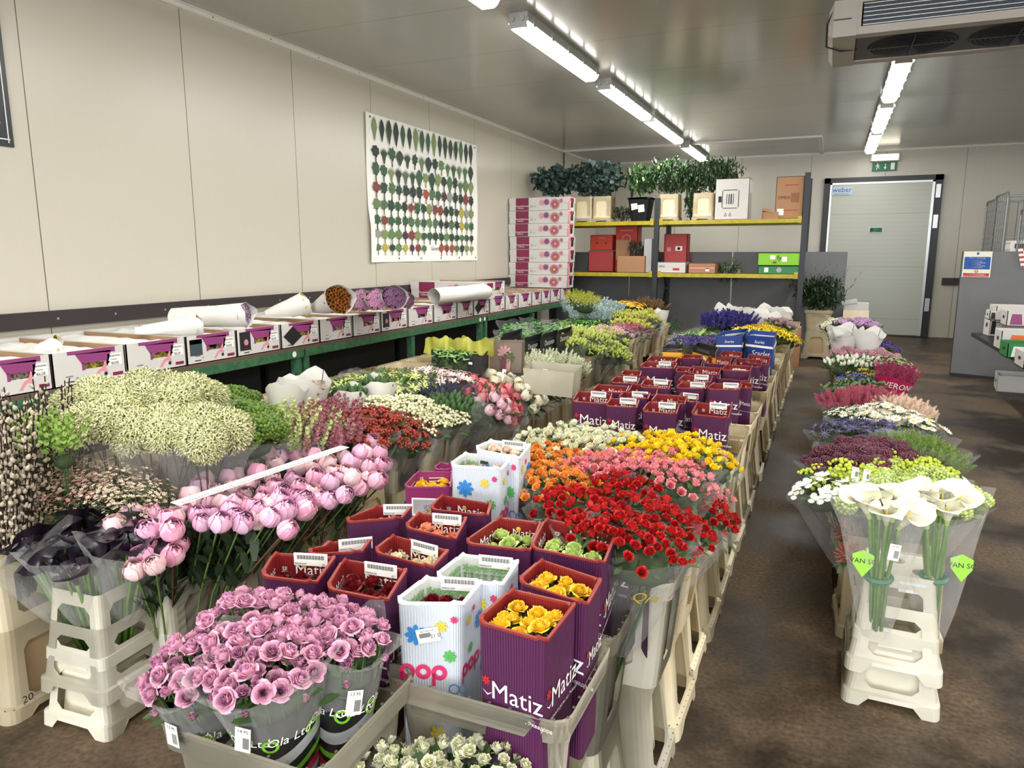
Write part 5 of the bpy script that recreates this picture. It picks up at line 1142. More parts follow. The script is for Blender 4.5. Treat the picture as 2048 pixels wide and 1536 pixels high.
zone('alstroemeria_bunch', 'bunch of yellow-green alstroemeria buds', 'flowers', 'blossoms', [(1130, 680), (1160, 670), (1190, 672), (1215, 662), (1230, 678), (1175, 690), (1205, 695), (1235, 695), (1150, 660)], 0.73, S_([bud, leafT, bud], ('b9c460', '86a03c', '4f7a2c'), 'alst_buds', 130, .036, leaves=(leafT, 110, .05, .06)), .3, slv=(.05, .14, .1, .42), sc=1.2)
zone('alstroemeria_bunch', 'bunch of leafy green alstroemeria not yet open', 'foliage', 'foliage', [(1120, 645), (1150, 635), (1180, 637), (1205, 632), (1165, 648)], 0.75, S_([leafT], ('5f9a3a', '4a7f2c', '3f6b26'), 'alst_green', 120, .045, top=.42, spread=.6), .3, sc=1.2)
zone('carnation_bunch', 'bunch of pink and white spray carnations', 'flowers', 'blossoms', [(1215, 657), (1240, 655), (1262, 660)], 0.74, S_([umbel5], ('e2a6b4', 'efe6dc', '5f7f3a'), 'pink_carn', 34, .03), .3, slv=(.05, .14, .1, .42), sc=1.1)
zone('carnation_bunch', 'bunch of deep magenta spray carnations', 'flowers', 'blossoms', [(1262, 648), (1278, 655)], 0.74, S_([umbel5], ('b03460', 'd06a8a', '5f7f3a'), 'mag_carn', 34, .03), .3, slv=(.05, .14, .1, .42), sc=1.1)
zone('greenery_bunch', 'bunch of yellow-tipped green stems', 'foliage', 'foliage', [(1235, 625), (1260, 622), (1285, 628), (1305, 632), (1250, 638), (1280, 642), (1295, 620)], 0.74, S_([bud, leafT], ('b9b948', '6f8f34', '4f7f2c'), 'tipped_green', 110, .04, top=.42, spread=.4), .3, slv=(.05, .14, .1, .42), sc=1.15)
zone('delphinium_bunch', 'bunch of pale blue delphinium', 'flowers', 'blossoms', [(1150, 600), (1175, 597), (1200, 600), (1225, 605), (1165, 612), (1195, 615)], 0.84, S_([delph], ('b9cccb', 'a3bfc6', '7f9a84'), 'pale_blue', 34, .13, top=.34, spread=.45), .3, slv=(.05, .16, .1, .42), sc=1.1)
zone('lily_bunch', 'bunch of golden yellow lilies by the brown grasses', 'flowers', 'blossoms', [(1248, 603), (1268, 606)], 0.8, S_([star6], ('e6b82a', 'c9922a', '5f7f3a'), 'gold_lily', 40, .035), .3, sc=1.1)
zone('grass_bunch', 'bunch of dried brown grasses beside the golden lilies', 'foliage', 'foliage', [(1288, 602), (1305, 604)], 0.8, S_([plume], ('7a5f3f', '94764a', '5a4a2c'), 'brown_grass', 40, .1, top=.38, spread=.4, leaves=None), .3, sc=1.1)
zone('gladiolus_bunch', 'bunch of lime yellow blooms leaning against the stacked boxes', 'flowers', 'blossoms', [(1152, 582), (1168, 588)], 1.0, S_([spike_T(petal(.3, .1, .2, 0, 2, 1, .1), 24, 1, .2, 1, 2)], ('a9ac34', 'c3c04a', '6d7f2a'), 'lime_plume', 40, .1, top=.36, spread=.6), .3)
# far end of the right block
zone('grass_bunch', 'bunch of tall fine green grass', 'foliage', 'foliage', [(1365, 655), (1400, 652), (1435, 655), (1465, 660), (1380, 668), (1450, 670)], 0.79, S_([petal(1, .16, .1, -.2, 3, 1, .05)], ('94bc54', '7aa044', '5a8034'), 'green_grass', 300, .15, top=.34, spread=.35, leaves=None), .3, slv=(.05, .14, .1, .4), sc=1.1)
zone('statice_bunch', 'bunch of violet statice in cellophane in front of the green grass', 'flowers', 'blossoms', [(1375, 675), (1405, 675), (1435, 677), (1462, 674)], 0.78, S_([umbel5], ('4f3a86', '6a4a9c', '4a5a4a'), 'violet_statice', 44, .028), .3, slv=(.05, .14, .1, .42), sc=1.1)
zone('delphinium_bunch', 'bunch of dark blue-violet delphinium at the far end', 'flowers', 'blossoms', [(1432, 626), (1458, 624), (1482, 627)], .90, S_([delph], ('443a8c', '5a4aa0', '4a5a4a'), 'blue_delph', 34, .11, top=.36, spread=.45), .3)
zone('daisy_bunch', 'bunch of tiny white daisies behind the yellow lilies', 'flowers', 'blossoms', [(1450, 642), (1478, 645), (1500, 660)], .82, S_([daisy], ('e9ebe0', 'c9c98a', '5f7f3a'), 'tiny_daisy', 60, .014), .3)
zone('lily_bunch', 'bunch of bright yellow lilies near the rack post', 'flowers', 'blossoms', [(1500, 655), (1525, 652), (1550, 660), (1572, 668)], 0.8, S_([lilyfl], ('f0d42c', 'd9b81a', '5f7f3a'), 'yellow_lily', 34, .04), .3)
zone('peony_bunch', 'bunch of pale pink blooms behind the yellow lilies', 'flowers', 'blossoms', [(1568, 640)], .84, S_([rose_lo[0]], ('d9b3c2', 'c79aae', '5f7f3a'), 'faint_pink', 30, .024), .3)
# dark ferns in the gloom
fern = S_([spike_T(leafT, 16, 1, .1, .28, 4)], ('2c4a24', '22381c', '1e3018'), 'dark_fern', 34, .16, top=.3, R=.16, spread=.6)
zone('fern_bunch', 'dark fern standing in the gloom below the rack', 'foliage', 'foliage', [(1338, 632), (1275, 585), (1300, 588), (1255, 592)], 0.74, fern, .3)
for i, o in enumerate([o for o in C.objects if o.name.startswith('fern_bunch')]): tall_crate(o.location.x, o.location.y, 'cream bucket with dark fern in the gloom, %s one' % ORD[i], 'fern buckets')
# ---- callas
def calla_T(seed):
    r_ = random.Random(seed); mb = MB(); V = []; F = []; nu, nv = 12, 20
    for i in range(nu+1):
        u = i/nu; z = u; r0 = .08+.15*u+.27*u**3
        for j in range(nv+1):
            v = j/nv; a = -PI+2*PI*v+.0; back = (1+math.cos(a))/2   # a=0 is the tip side
            ov = .1*(v-.5)*2*u; rr = r0*(1+.55*back*u**2)+.02*math.sin(3*a+seed)*u**3; zz = z*(1+.2*back*u)-max(0, u-.75)*.75*(1-back*.35)*(1+.4*math.sin(3*a+seed))+.03*math.sin(2*a+seed)*u**2
            V.append((rr*math.cos(a)+ov*.2, rr*math.sin(a)+ov*.35, zz))
    V2 = list(V)
    k = (nu)*(nv+1)+nv//2; V2[k] = (V[k][0]+.2, V[k][1], V[k][2]+.02)
    for i in range(nu):
        for j in range(nv): q = i*(nv+1)+j; F.append((q, q+1, q+nv+2, q+nv+1))
    mb.v.append(np.array(V2)); mb.n = len(V2); mb.f = F; mb.m = [2 if q//nv < 3 else 0 for q in range(len(F))]
    mb.tube([(0, 0, .15), (0.02, 0, .5), (.03, 0, .85)], [.03, .05, .02], 7, 1); return tpl(mb)
CT = [calla_T(s) for s in (1, 2, 3)]
def callas(x, y, z0, ht, label, cols, n, R, s, stem, seed, dark=False, labels=()):
    t = thing('calla_bunch', label, 'calla lilies', (x, y, z0)); r_ = random.Random(seed); cm = [MB().add(T).mesh('calla_flower', cols, True) for T in CT]
    for i, (a, b, c, d) in enumerate(dome(n, R, seed, ht, 4, .015, .3)):
        h = ob('calla_flower', cm[i % 3], t); dd = (d+Vector((r_.uniform(-.2, .2), r_.uniform(-.2, .2), .6 if not dark else .1))).normalized(); ss = s*r_.uniform(.9, 1.1)
        h.matrix_basis = Matrix.LocRotScale(Vector((a, b, c))-dd*ss*.8, dd.to_track_quat('Z', 'Y')@Matrix.Rotation(math.atan2(b, a)+r_.uniform(-.6, .6), 3, 'Z').to_quaternion(), Vector((ss,)*3))
        p = Vector((a, b, c))-dd*ss*.75; MB().tube([(a*.22, b*.22, 0), (a*.35, b*.35, ht*.45), (p.x*.9, p.y*.9, p.z-.04), tuple(p)], .0055, 6).build('stem', stem, t, True)
    return t
m_cwh = [mat('calla_white', 'dedcc6', .4), mat('calla_spadix', 'e3c23a', .6), mat('calla_base', 'b4c77c', .45)]; m_cbk = [mat('calla_black', '1d1520', .3), mat('calla_spadix_dark', '2c2230', .6), mat('calla_base_dark', '2c2a22', .4)]
m_st2 = mat('calla_stem', '5f8a34', .4, noise=.2, scale=30); m_lime2 = mat('lime_ticket', '8fc63a', .45); m_band = mat('green_band', '1f6a4a', .5)
for k, (px, lab) in enumerate(((1768, 'left'), (1878, 'right'))):
    p = at(px, 1012, .70); q = at((1745, 1858)[k]+14, 1168, .40); t = callas(q.x, q.y, .23, .47, 'bunch of large white calla lilies in cellophane, %s of the two on the white stand' % lab, m_cwh, 7, .075, .085, m_st2, 4+k*3)
    t.rotation_euler = ((-1)*(p.y-q.y)*.6, (p.x-q.x)*1.6, 0)
    mb = MB()
    for zz in (.2,): mb.tube([(.036*math.cos(a), .036*math.sin(a), zz) for a in np.linspace(0, 2*PI, 13)], .009, 5, 0, False)
    mb.build('tie', m_band, t)
    mb = MB(); mb.add(flower_T(1, .11, .0), (0, 0, 0)) if False else mb.add(poly_T([(-.03, .02), (0, .035), (.03, .02), (.028, -.01), (0, -.05), (-.028, -.01)]), (0, 0, 0)); mb.add(text_T('VAN SC', .021, .002), (0, 0, .001), None, 1, 1)
    o = mb.build('ticket', [m_lime2, m_ink], t); o.matrix_basis = frame((-.05+.11*k, -.085, .29), (1, -.1, 0), (0, -1, .15))
    if k == 0: tag_label(t, (.03, -.095, .335), (.1, -1, .1), '15.95', .03, .05)
    sleeve(t, .04, .125, .0, .46, k, m_film2)
for k, (px, py, dx, R_, n) in enumerate(((150, 1105, .02, .09, 8), (60, 1105, -.05, .08, 6), (210, 1080, .06, .07, 5), (110, 1085, -.02, .08, 6))):
    t = callas(-2.0+dx, 1.40+(.03 if k > 1 else -.02), .2, .36+.02*k, 'bunch of black calla lilies in cellophane, %s one in the white stand' % ('front', 'left-most', 'right-most', 'rear')[k], m_cbk, n, R_, .08, m_st2, 20+k, True)
    t.rotation_euler = (.1 if k < 2 else -.05, (-.05, -.42, .14, -.2)[k], 0); sleeve(t, .035, .13, .1, .38, k, m_film2)
# ---- peonies: loose stems standing in the tall buckets
m_po = [[mat('po_a', 'e9b3c8', .5, var=.1), mat('po_b', 'dd98b6', .5, var=.08), m_leafd], [mat('po_c', 'efcdd0', .5, var=.08), mat('po_d', 'e9bcc2', .5), m_leafd], [mat('po_e', 'e4aeca', .5, var=.08), mat('po_f', 'dcb4d0', .5), m_leafd]]
PO = [MB().add(T).mesh('bloom', c, True) for T in peonies for c in m_po]
m_pstem = mat('peony_stem', '5a3f2a', .5)
_ps = {}
def peony(x, y, z, bx, by, label, rr):
    """one stem: foot at (bx,by,.1), bloom at x,y,z"""
    t = thing('peony', label, 'peony', (bx, by, .06), 0, 'pink peonies in the tall buckets'); v = Vector((x-bx, y-by, z-.06)); d = Vector((v.x, v.y, .35)).normalized()
    t['bk'] = label; t['bx'] = x; PEO.append(t); s = rr.uniform(.033, .041); h = ob('bloom', rr.choice(PO[:3]+PO), t); h.matrix_basis = Matrix.LocRotScale(v, (d+Vector((rr.uniform(-.3, .3), rr.uniform(-.3, .3), 0))).normalized().to_track_quat('Z', 'Y')@Matrix.Rotation(rr.random()*6, 3, 'Z').to_quaternion(), Vector((s, s, s*rr.uniform(.92, 1.05))))
    MB().tube([(0, 0, 0), tuple(v*.5-Vector((v.x*.15, v.y*.15, 0))), tuple(v-d*s*.8)], .0035, 5).build('stem', m_pstem if rr.random() < .5 else m_stem, t)
    g = MB()
    for k in range(10):
        u = rr.uniform(.52, .88); p = v*u-Vector((v.x*.12, v.y*.12, 0)); a = rr.random()*6.28; g.add(leafT, tuple(p), Rz(a)@Ry(rr.uniform(-1.3, -.5)), rr.uniform(.07, .11))
    g.build('leaves', m_leafd, t, True)
rr = random.Random(42); PEO = []
pe = [(310, 1130), (285, 1115), (325, 1085), (345, 1110), (270, 1140), (300, 1090), (335, 1075), (365, 1025), (285, 1040), (335, 1040), (305, 1030), (345, 1060), (355, 1090), (250, 1060), (230, 1050), (265, 1030),
      (385, 1010), (420, 1030), (445, 1005), (470, 1010), (500, 1015), (540, 1010), (515, 1040), (560, 1025), (575, 1060), (400, 975), (430, 985), (465, 975), (495, 970), (530, 985), (565, 985), (595, 1000), (545, 960), (585, 960), (620, 985), (480, 950), (515, 945), (550, 930),
      (600, 935), (630, 955), (645, 975), (640, 930), (665, 945), (610, 1020), (660, 900), (690, 915), (590, 910), (620, 905), (560, 915), (700, 885), (730, 905), (680, 880), (715, 930), (740, 935), (760, 905), (705, 955), (720, 975), (650, 885), (745, 885), (770, 930), (690, 945), (660, 965), (615, 880), (575, 895), (500, 925), (535, 905), (455, 955), (410, 960), (380, 990),
      (640, 1000), (470, 1035), (490, 990), (405, 1045), (440, 1045), (525, 1000), (560, 1000), (600, 975), (690, 990), (755, 960), (425, 1008), (460, 1020), (485, 1045), (540, 1035), (505, 960), (590, 940), (625, 935), (575, 1020), (655, 925), (675, 960), (720, 905), (735, 960), (640, 960), (350, 1035), (320, 1060), (375, 1000), (610, 1000), (700, 925), (680, 900), (760, 930), (395, 1030), (275, 1075), (295, 1062), (550, 975), (480, 1005), (520, 1020), (660, 1000), (630, 910)]
for i, (px, py) in enumerate(pe):
    row = (py-880)/250; z = .58+rr.uniform(-.02, .03)-(.05 if py > 1070 else 0); p = at(px, py, z); bx = min(BX+.12, max(BX-.13, BX+(p.x-BX)*.35)); k = round((p.y-1.645-.05)/.315); k = max(0, min(3, k)); by = 1.645+k*.315+max(-.1, min(.1, (p.y-1.645-k*.315)*.4))
    peony(p.x, p.y, z, bx, by, 'pink peony in the %s tall bucket' % ORD[k], rr)
PEO.sort(key=lambda t: t['bx']); _ct = {}
for t in PEO:
    q = _ct.get(t['bk'], 0); _ct[t['bk']] = q+1; t['label'] = 'round pink peony bloom, %s from the left%s' % (ORD[q], t['bk'].replace('pink peony', '')); del t['bk'], t['bx']
# extra dark leaves rising from each peony bucket
for k in range(4):
    g = MB(); r_ = random.Random(k)
    for i in range(90):
        a = r_.random()*6.28; r = .12*math.sqrt(r_.random()); g.add(leafT, (r*math.cos(a)*1.1, r*math.sin(a)*.8, r_.uniform(.3, .46)), Rz(a+r_.uniform(-.6, .6))@Ry(r_.uniform(-1.4, -.75)), r_.uniform(.07, .12))
    o = g.build('peony_foliage', [m_leafd], None, True, (BX, 1.645+k*.315, 0)); tag(o, 'dark green peony leaves filling the %s tall bucket from the front' % ORD[k], 'foliage', 'leaves in the peony buckets')
# price strip over the peonies
a, b = at(350, 1008, .645), at(690, 893, .645); mb = MB(); d = (b-a); L_ = d.length; xa = d.normalized()
mb.box((-L_/2, -.022, -.001), (L_/2, .022, .001), 0)
for k in range(64): mb.add(rect_T(.004, .012 if k % 4 else .02), (-L_/2+.02+k*(L_-.04)/63, -.012, .0016), None, 1, 1)
o = mb.build('measuring_strip', [m_wht, mat('ruler_grey', '7a7a7a', .6)]); n = Vector((0, -.55, .83)); n = (n-xa*n.dot(xa)).normalized(); o.matrix_basis = frame((a+b)/2, xa, n); tag(o, 'long white measuring strip lying across the pink peonies', 'ruler')
# ---- pussy willow, waxflower, bells of ireland
def willow(x, y, label, n, seed):
    t = thing('willow_bunch', label, 'pussy willow', (x, y, .33), 0, 'pussy willow bundles'); r_ = random.Random(seed); A, G = MB(), MB()
    for i in range(n):
        a = r_.random()*6.28; r = .13*math.sqrt(r_.random()); q = .07*math.sqrt(r_.random()); top = r_.uniform(.42, .66); bx, by, tx, ty = q*math.cos(a), q*math.sin(a), r*math.cos(a)*1.2, r*math.sin(a)*1.2
        G.tube([(bx, by, 0), ((bx+tx)*.5, (by+ty)*.5, top*.5), (tx, ty, top)], .0022, 4, 0, False)
        for k in range(13):
            u = .3+.7*k/13; p = Vector((bx+(tx-bx)*u, by+(ty-by)*u, top*u)); az = k*2.4+i; d = Vector((math.cos(az)*.6, math.sin(az)*.6, 1)).normalized(); A.add(catkin, tuple(p), orient(d, 0), .021*r_.uniform(.8, 1.15))
    A.build('catkins', P('b9ae98', '9a8f7a', '3a2a20'), t, True); G.build('twigs', mat('willow_twig', '2f1f1a', .5), t)
for i, (px, py, n) in enumerate(((25, 960, 55), (85, 955, 55), (40, 860, 40), (100, 860, 40))):
    p = at(px, py, .80); willow(min(max(p.x, -2.55), -2.36), max(1.36, p.y), 'bundle of pussy willow twigs, %s' % ('front left, cut by the picture edge', 'front right beside the black callas', 'rear left', 'rear right')[i], n, i)
wax = S_([star5], ('c9b59c', '6a3434', '4a3226'), 'waxflower', 260, .0072, R=.125, jz=.05, leaves=(blade, 220, .035, .12)); wax2 = S_([star5], ('9c6a62', '5a2a30', '4a2a24'), 'waxflower_dark', 240, .007, R=.12, jz=.05, leaves=(blade, 220, .035, .12))
zone('waxflower_bunch', 'bunch of tiny cream waxflowers', 'flowers', 'blossoms', [(195, 935), (245, 945), (215, 970), (258, 985), (170, 955)], .67, wax, .3)
zone('waxflower_bunch', 'bunch of dusky red waxflower beside the willow', 'flowers', 'blossoms', [(135, 935), (150, 975)], .67, wax2, .3)
bell = S_([spike_T(leafr, 22, 1, .12, .16, 4)], ('86a648', '6f9038', '56782c'), 'bells', 12, .22, R=.08, top=.3, spread=.2, leaves=None)
zone('bells_bunch', 'bunch of lime green bells of Ireland behind the pussy willow', 'flowers', 'blossoms', [(75, 848), (120, 852)], .88, bell, .3, .55)
# protea hanging at the left of the row
for i, (px, py) in enumerate(((1692, 1062), (1698, 1108))):
    p = at(px, py, .4 if i == 0 else .36); t = thing('protea', 'rust brown protea head hanging beside the white calla stand, %s one' % ('upper', 'lower')[i], 'protea', p, 0, 'proteas beside the stand'); mb = MB(); r_ = random.Random(i)
    for k in range(70):
        z = 1-1.7*(k+.5)/70; a = k*2.4; s = math.sqrt(1-z*z); d = Vector((s*math.cos(a), s*math.sin(a), z)); q = Vector((0, 0, 1)) if abs(z) < .95 else Vector((1, 0, 0)); mb.add(petal(1, .35, .3, .3, 3, 2, .2), tuple(d*.02), d.to_track_quat('X', 'Z').to_matrix(), .034*r_.uniform(.8, 1.1), k % 2)
    mb.build('flower_head', P('8a4438', 'b9786a'), t, True); g = MB()
    for k in range(8): g.add(leafT, (0, 0, -.02), Rz(k)@Ry(.7), .07)
    g.tube([(0, 0, 0), (.03, .02, -.12)], .004, 5); g.build('leaves', m_leaf, t, True)
# ------------------------------------------------------------ cartons along the bench
m_card = mat('carton_white', 'cbc8c4', .6); m_carti = mat('carton_inside', '9a7b5c', .7); m_plum = mat('carton_plum', '8a3a72', .5); m_pinkp = mat('pale_pink_print', 'd98a98', .6); m_maroon = mat('maroon_print', '7d1f45', .5)
edges = [(-40, 109), (110, 255), (257, 375), (376, 475), (476, 562), (564, 640), (641, 705), (707, 761), (763, 815), (817, 866), (868, 913), (915, 946), (948, 978), (980, 1009), (1011, 1034), (1037, 1062), (1064, 1082), (1083, 1100), (1101, 1120), (1121, 1141)]
XB = XF-.02; HB = .175
def bar_T(w, h, n=14): return join_T(*[(rect_T(w/n*(.3+.3*(i % 3)/2), h), -w/2+w*(i+.5)/n, 0, 1) for i in range(n)])
def flower_carton(y0, y1, z, label, group, L_=.88, x=XB, paper=True, variant=0, seed=0):
    w = y1-y0-.004; t = thing('flower_carton', label, 'carton', (x, y0, z), 0, group); th = .006; H = HB; r_ = random.Random(seed)
    nw, nd = .34, .5   # notch
    mb = MB(); mb.box((-L_, 0, 0), (0, w, th)); mb.box((-L_, 0, 0), (0, th, H), 0); mb.box((-L_, w-th, 0), (0, w, H), 0); mb.box((-L_, 0, 0), (-L_+th, w, H), 0)
    a, b = w*.42, w*.72; zn = H*.42
    mb.box((-th, 0, 0), (0, w, zn)); mb.box((-th, 0, zn), (0, a, H)); mb.box((-th, b, zn), (0, w, H)); mb.box((-th, a, H*.6), (0, b, H))
    mb.box((-L_+.01, th, th), (-.01, th+.001, H-.002), 1); mb.box((-L_+.01, w-th-.001, th), (-.01, w-th, H-.002), 1); body = mb.build('body', [m_card, m_carti], t)
    e = .0012; mb = MB()
    def yz(P_, m): mb.raw([(e, p*w, q*H) for p, q in P_], [tuple(range(len(P_)))], m)
    def yzT(T, u, v, s, m, asp=1): mb.add(([(0, p*s*asp, q*s) for p, q, _ in T[0]], T[1], T[2]), (e*1.6, u*w, v*H), None, 1, m)
    yz([(.30, .99), (.30, .93), (.4, .93), (.4, .36), (.42, .42), (.42, .99)], 0) if False else None
    yz([(.2, .9), (.86, .84), (.86, .999), (.2, .999)], 0); yz([(.38, .60), (.76, .60), (.8, .9), (.3, .9)], 0); yz([(.38, .40), (.42, .40), (.42, .62), (.38, .62)], 0); yz([(.72, .44), (.74, .44), (.76, .62), (.72, .62)], 0)
    yz([(.52, .12), (.56, .1), (.64, .3), (.74, .26), (.7, .42), (.78, .55), (.7, .6), (.66, .4), (.6, .34)], 1)
    yz([(.74, .42), (.95, .42), (.95, .78), (.74, .78)], 2)
    yzT(bar_T(.18*w, .05*H), .845, .71, 1, 3); yzT(text_T('869R' if seed % 2 else '862R', .13*H, .004), .845, .48, 1, 3); yzT(bar_T(.1*w, .03*H), .83, .6, 1, 3)
    yzT(disc_T(.06*H, 12), .70, .2, 1, 3); yz([(.8, .1), (.95, .1), (.95, .2), (.8, .2)], 4); yzT(disc_T(.035*H, 12, .025*H), .3, .2, 1, 3); yzT(rect_T(.12*w, .03*H), .2, .12, 1, 3); yzT(rect_T(.1*w, .02*H), .2, .28, 1, 4)
    if variant == 1: yz([(.06, .3), (.3, .3), (.3, .86), (.06, .86)], 5); yz([(.06, .7), (.3, .7), (.3, .86), (.06, .86)], 6)
    if variant == 2: yz([(.06, .2), (.3, .2), (.3, .9), (.06, .9)], 3); yzT(flower_T(8, .13*H, .06*H), .2, .5, 1, 1)
    if variant == 3: mb.raw([(e*2, p*w, q*H) for p, q in [(.05, .5), (.27, .08), (.52, .42), (.3, .88)]], [(0, 1, 2, 3)], 3); yzT(flower_T(8, .15*H, .06*H), .3, .4, 1, 7)
    mb.build('printed_marks', [m_plum, m_pinkp, m_wht, m_ink, m_maroon, mat('slate_print', '3a4650', .5), mat('teal_print', '7fb0b0', .5), m_redp], body)
    if paper:   # white tissue and blossoms inside
        mb = MB(); nx, ny = 12, 5; V = []
        for i in range(nx+1):
            for j in range(ny+1): V.append((-.05-(L_-.09)*i/nx, th+.004+(w-2*th-.008)*j/ny, H*.86+.012*math.sin(i*1.7+j+seed)+.014*math.sin(j*2.3)+(-.05 if i == 0 else 0)))
        mb.raw(V, [(i*(ny+1)+j, i*(ny+1)+j+1, (i+1)*(ny+1)+j+1, (i+1)*(ny+1)+j) for i in range(nx) for j in range(ny)]); mb.build('tissue', m_wht, t, True)
        mb = MB()
        for k in range(14): mb.add(daisy, (-.02-.03*r_.random(), w*(.3+.5*r_.random()), zn*.6+r_.random()*.05), Ry(1.2)@Rx(r_.uniform(-.4, .4)), .022)
        mb.build('blossoms', P('b9a544', '8a6a2c') if seed % 3 else P('a99a8a', '5a3a3a'), t, True)
    return t
for i, (a, b) in enumerate(edges):
    y0 = atx(a, 801-.175*a, XB).y; y1 = atx(b, 801-.175*b, XB).y
    flower_carton(y0, y1, ZB+.001, 'white and plum flower carton on the green bench, %s from the left' % ORD[i], 'flower cartons on the bench', variant={3: 1, 4: 2, 5: 3, 8: 2, 12: 3}.get(i, 0), seed=i)
y0 = atx(985, 590, XB).y
flower_carton(atx(975, 590, XB).y, atx(1010, 590, XB).y, ZB+HB+.004, 'white and plum carton stacked on top of the bench cartons left of the tall stack', None, seed=2)
def lidded(y, z, label, lw=.92, x0=LW+.02):
    """closed long box whose printed long side faces the camera"""
    t = thing('flower_box', label, 'box', (x0, y, z), 0, 'stacked lidded flower boxes'); w, h = .30, .183
    mb = MB(); mb.box((.005, .005, 0), (lw-.005, w-.005, h-.06)); mb.box((0, 0, h-.085), (lw, w, h-.003)); body = mb.build('carton_body', m_card, t)
    mb = MB(); e = -.0015
    def r(x0_, x1_, z0, z1, m, ee=0): mb.raw([(x0_*lw, e-ee, z0*h), (x1_*lw, e-ee, z0*h), (x1_*lw, e-ee, z1*h), (x0_*lw, e-ee, z1*h)], [(0, 1, 2, 3)], m)
    r(.12, .34, .02, .97, 0)
    for T, u, v, s, m in [(text_T('Chrysanthemum', .032, .002), .22, .35, 1, 1), (text_T('Collectie', .028), .2, .2, 1, 1), (disc_T(.016, 10, .012), .39, .3, 1, 3), (text_T('fair', .02), .45, .3, 1, 3),
                       (flower_T(20, .08, .012), .78, .45, 1, 2), (flower_T(16, .05, .009), .64, .62, 1, 4), (flower_T(9, .05, .012), .56, .6, 1, 5), (flower_T(8, .035, .01), .88, .7, 1, 2), (disc_T(.018, 10), .78, .42, 1.1, 6)]:
        mb.add(([(p*s, 0, q*s) for p, q, _ in T[0]], T[1], T[2]), (u*lw, e-.001-(.001 if m == 6 else 0), v*h), None, 1, m)
    mb.raw([(lw+.0015, .0, 0), (lw+.0015, w*.3, 0), (lw+.0015, w*.3, h*.9), (lw+.0015, .0, h*.9)], [(0, 1, 2, 3)], 5)
    mb.raw([(lw+.002, w*.4, .04), (lw+.002, w*.7, .04), (lw+.002, w*.7, .12), (lw+.002, w*.4, .12)], [(0, 1, 2, 3)], 3); mb.raw([(lw+.002, w*.3, .12), (lw+.002, w*.8, .12), (lw+.002, w*.8, .17), (lw+.002, w*.3, .17)], [(0, 1, 2, 3)], 0)
    mb.build('printed_marks', [m_maroon, m_wht, mat('flower_print', 'b0506a', .5), m_ink, m_plum, m_pinkp, mat('flower_eye', 'b9b04a', .5)], body); return t
ys = atx(1146, 575, XF).y-.32
for k in range(7): lidded(ys+jit(.008), ZB+HB+.006+k*.184, 'long white lidded flower box in the tall stack, %s from the bottom' % ORD[k], x0=LW+.02+jit(.012))
b = lidded(5.95, ZB+HB+.01, 'long lidded flower box lying on the cartons behind the white paper roll', .92, LW+.03)
b.location = aty(838, 590, 6.6); b.location.z = ZB+HB+.002; b.location.x = LW+.05; b.location.y = atx(838, 585, LW+.1).y-.1
# paper cones with blooms
m_paper = mat('wrapping_paper', 'd9d7d2', .7, bump=.3, scale=8)
def cone(p0, p1, r1, label, cols, n=26, fs=.02, E=None, r0=.02):
    p0, p1 = Vector(p0), Vector(p1); d = p1-p0; L_ = d.length; t = thing('paper_wrap', label, 'wrapped flowers', p0, 0, 'paper wrapped bunches'); q = d.to_track_quat('Z', 'Y'); t.rotation_mode = 'QUATERNION'; t.rotation_quaternion = q
    nn = 20; mb = MB(); V = []; rows = 7; r_ = random.Random(int(L_*1e4))
    for j in range(rows+1):
        u = j/rows; r = r0+(r1-r0)*u**.85
        for k in range(nn+1):
            a = 2*PI*k/nn; rr_ = r*(1+.06*math.sin(2*a+j*.3)+.03*math.sin(5*a+j))+(.006 if k == nn else 0); V.append((rr_*math.cos(a), rr_*math.sin(a), L_*u+((.25*math.sin(a*2+1)+.1*math.sin(a*5))*r1 if j == rows else 0)))
    mb.raw(V, [(j*(nn+1)+k, j*(nn+1)+k+1, (j+1)*(nn+1)+k+1, (j+1)*(nn+1)+k) for j in range(rows) for k in range(nn)]); mb.build('paper', m_paper, t, True)
    if n:
        mb = MB()
        for (x, y, z, dd) in dome(n, r1*.86, 3, L_*.96, 1.2, .008): mb.add(E or daisy, (x, y, z), orient(dd, r_.random()*6), fs*r_.uniform(.8, 1.1))
        mb.add(disc_T(r1*.85, 16), (0, 0, L_*.86), None, 1, 2); mb.build('blossoms', P(*cols), t, True)
    return t
def conepx(tail, head, z0, z1, r, lab, cols, **k): a, b = at(tail[0], tail[1], z0), at(head[0], head[1], z1); return cone(a, b, r, lab, cols, **k)
ZT2 = ZB+HB
zt_ = ZT2+.07
conepx((345, 635), (497, 630), zt_, ZT2+.09, .085, 'white paper wrap of lilac daisies, the long one on the left cartons', ('a58aa8', '2a1a22', '5f7f3a'), fs=.03, n=22, r0=.06)
conepx((270, 662), (400, 650), ZT2+.03, ZT2+.05, .07, 'white paper wrap of cream chrysanthemums below the lilac one', ('d9d08a', 'a99a4a', '5f7f3a'), n=40)
conepx((530, 628), (612, 607), ZT2+.05, ZT2+.12, .095, 'white paper wrap of bright yellow chrysanthemums', ('f2d21c', 'e0b010', '5f7f3a'), n=50, E=rose_lo[0])
conepx((620, 620), (680, 598), ZT2+.05, ZT2+.17, .11, 'white paper wrap of orange brown chrysanthemums', ('b5742a', '8a4a1c', '5a4a2a'), n=50, E=rose_lo[0])
conepx((690, 615), (724, 600), ZT2+.05, ZT2+.14, .09, 'white paper wrap of lilac pink chrysanthemums', ('b67fa0', '8a5a7a', '5a4a3a'), n=40)
conepx((725, 612), (754, 598), ZT2+.05, ZT2+.15, .085, 'white paper wrap of mauve chrysanthemums', ('b07a9a', '8a5a7a', '5a4a3a'), n=40)
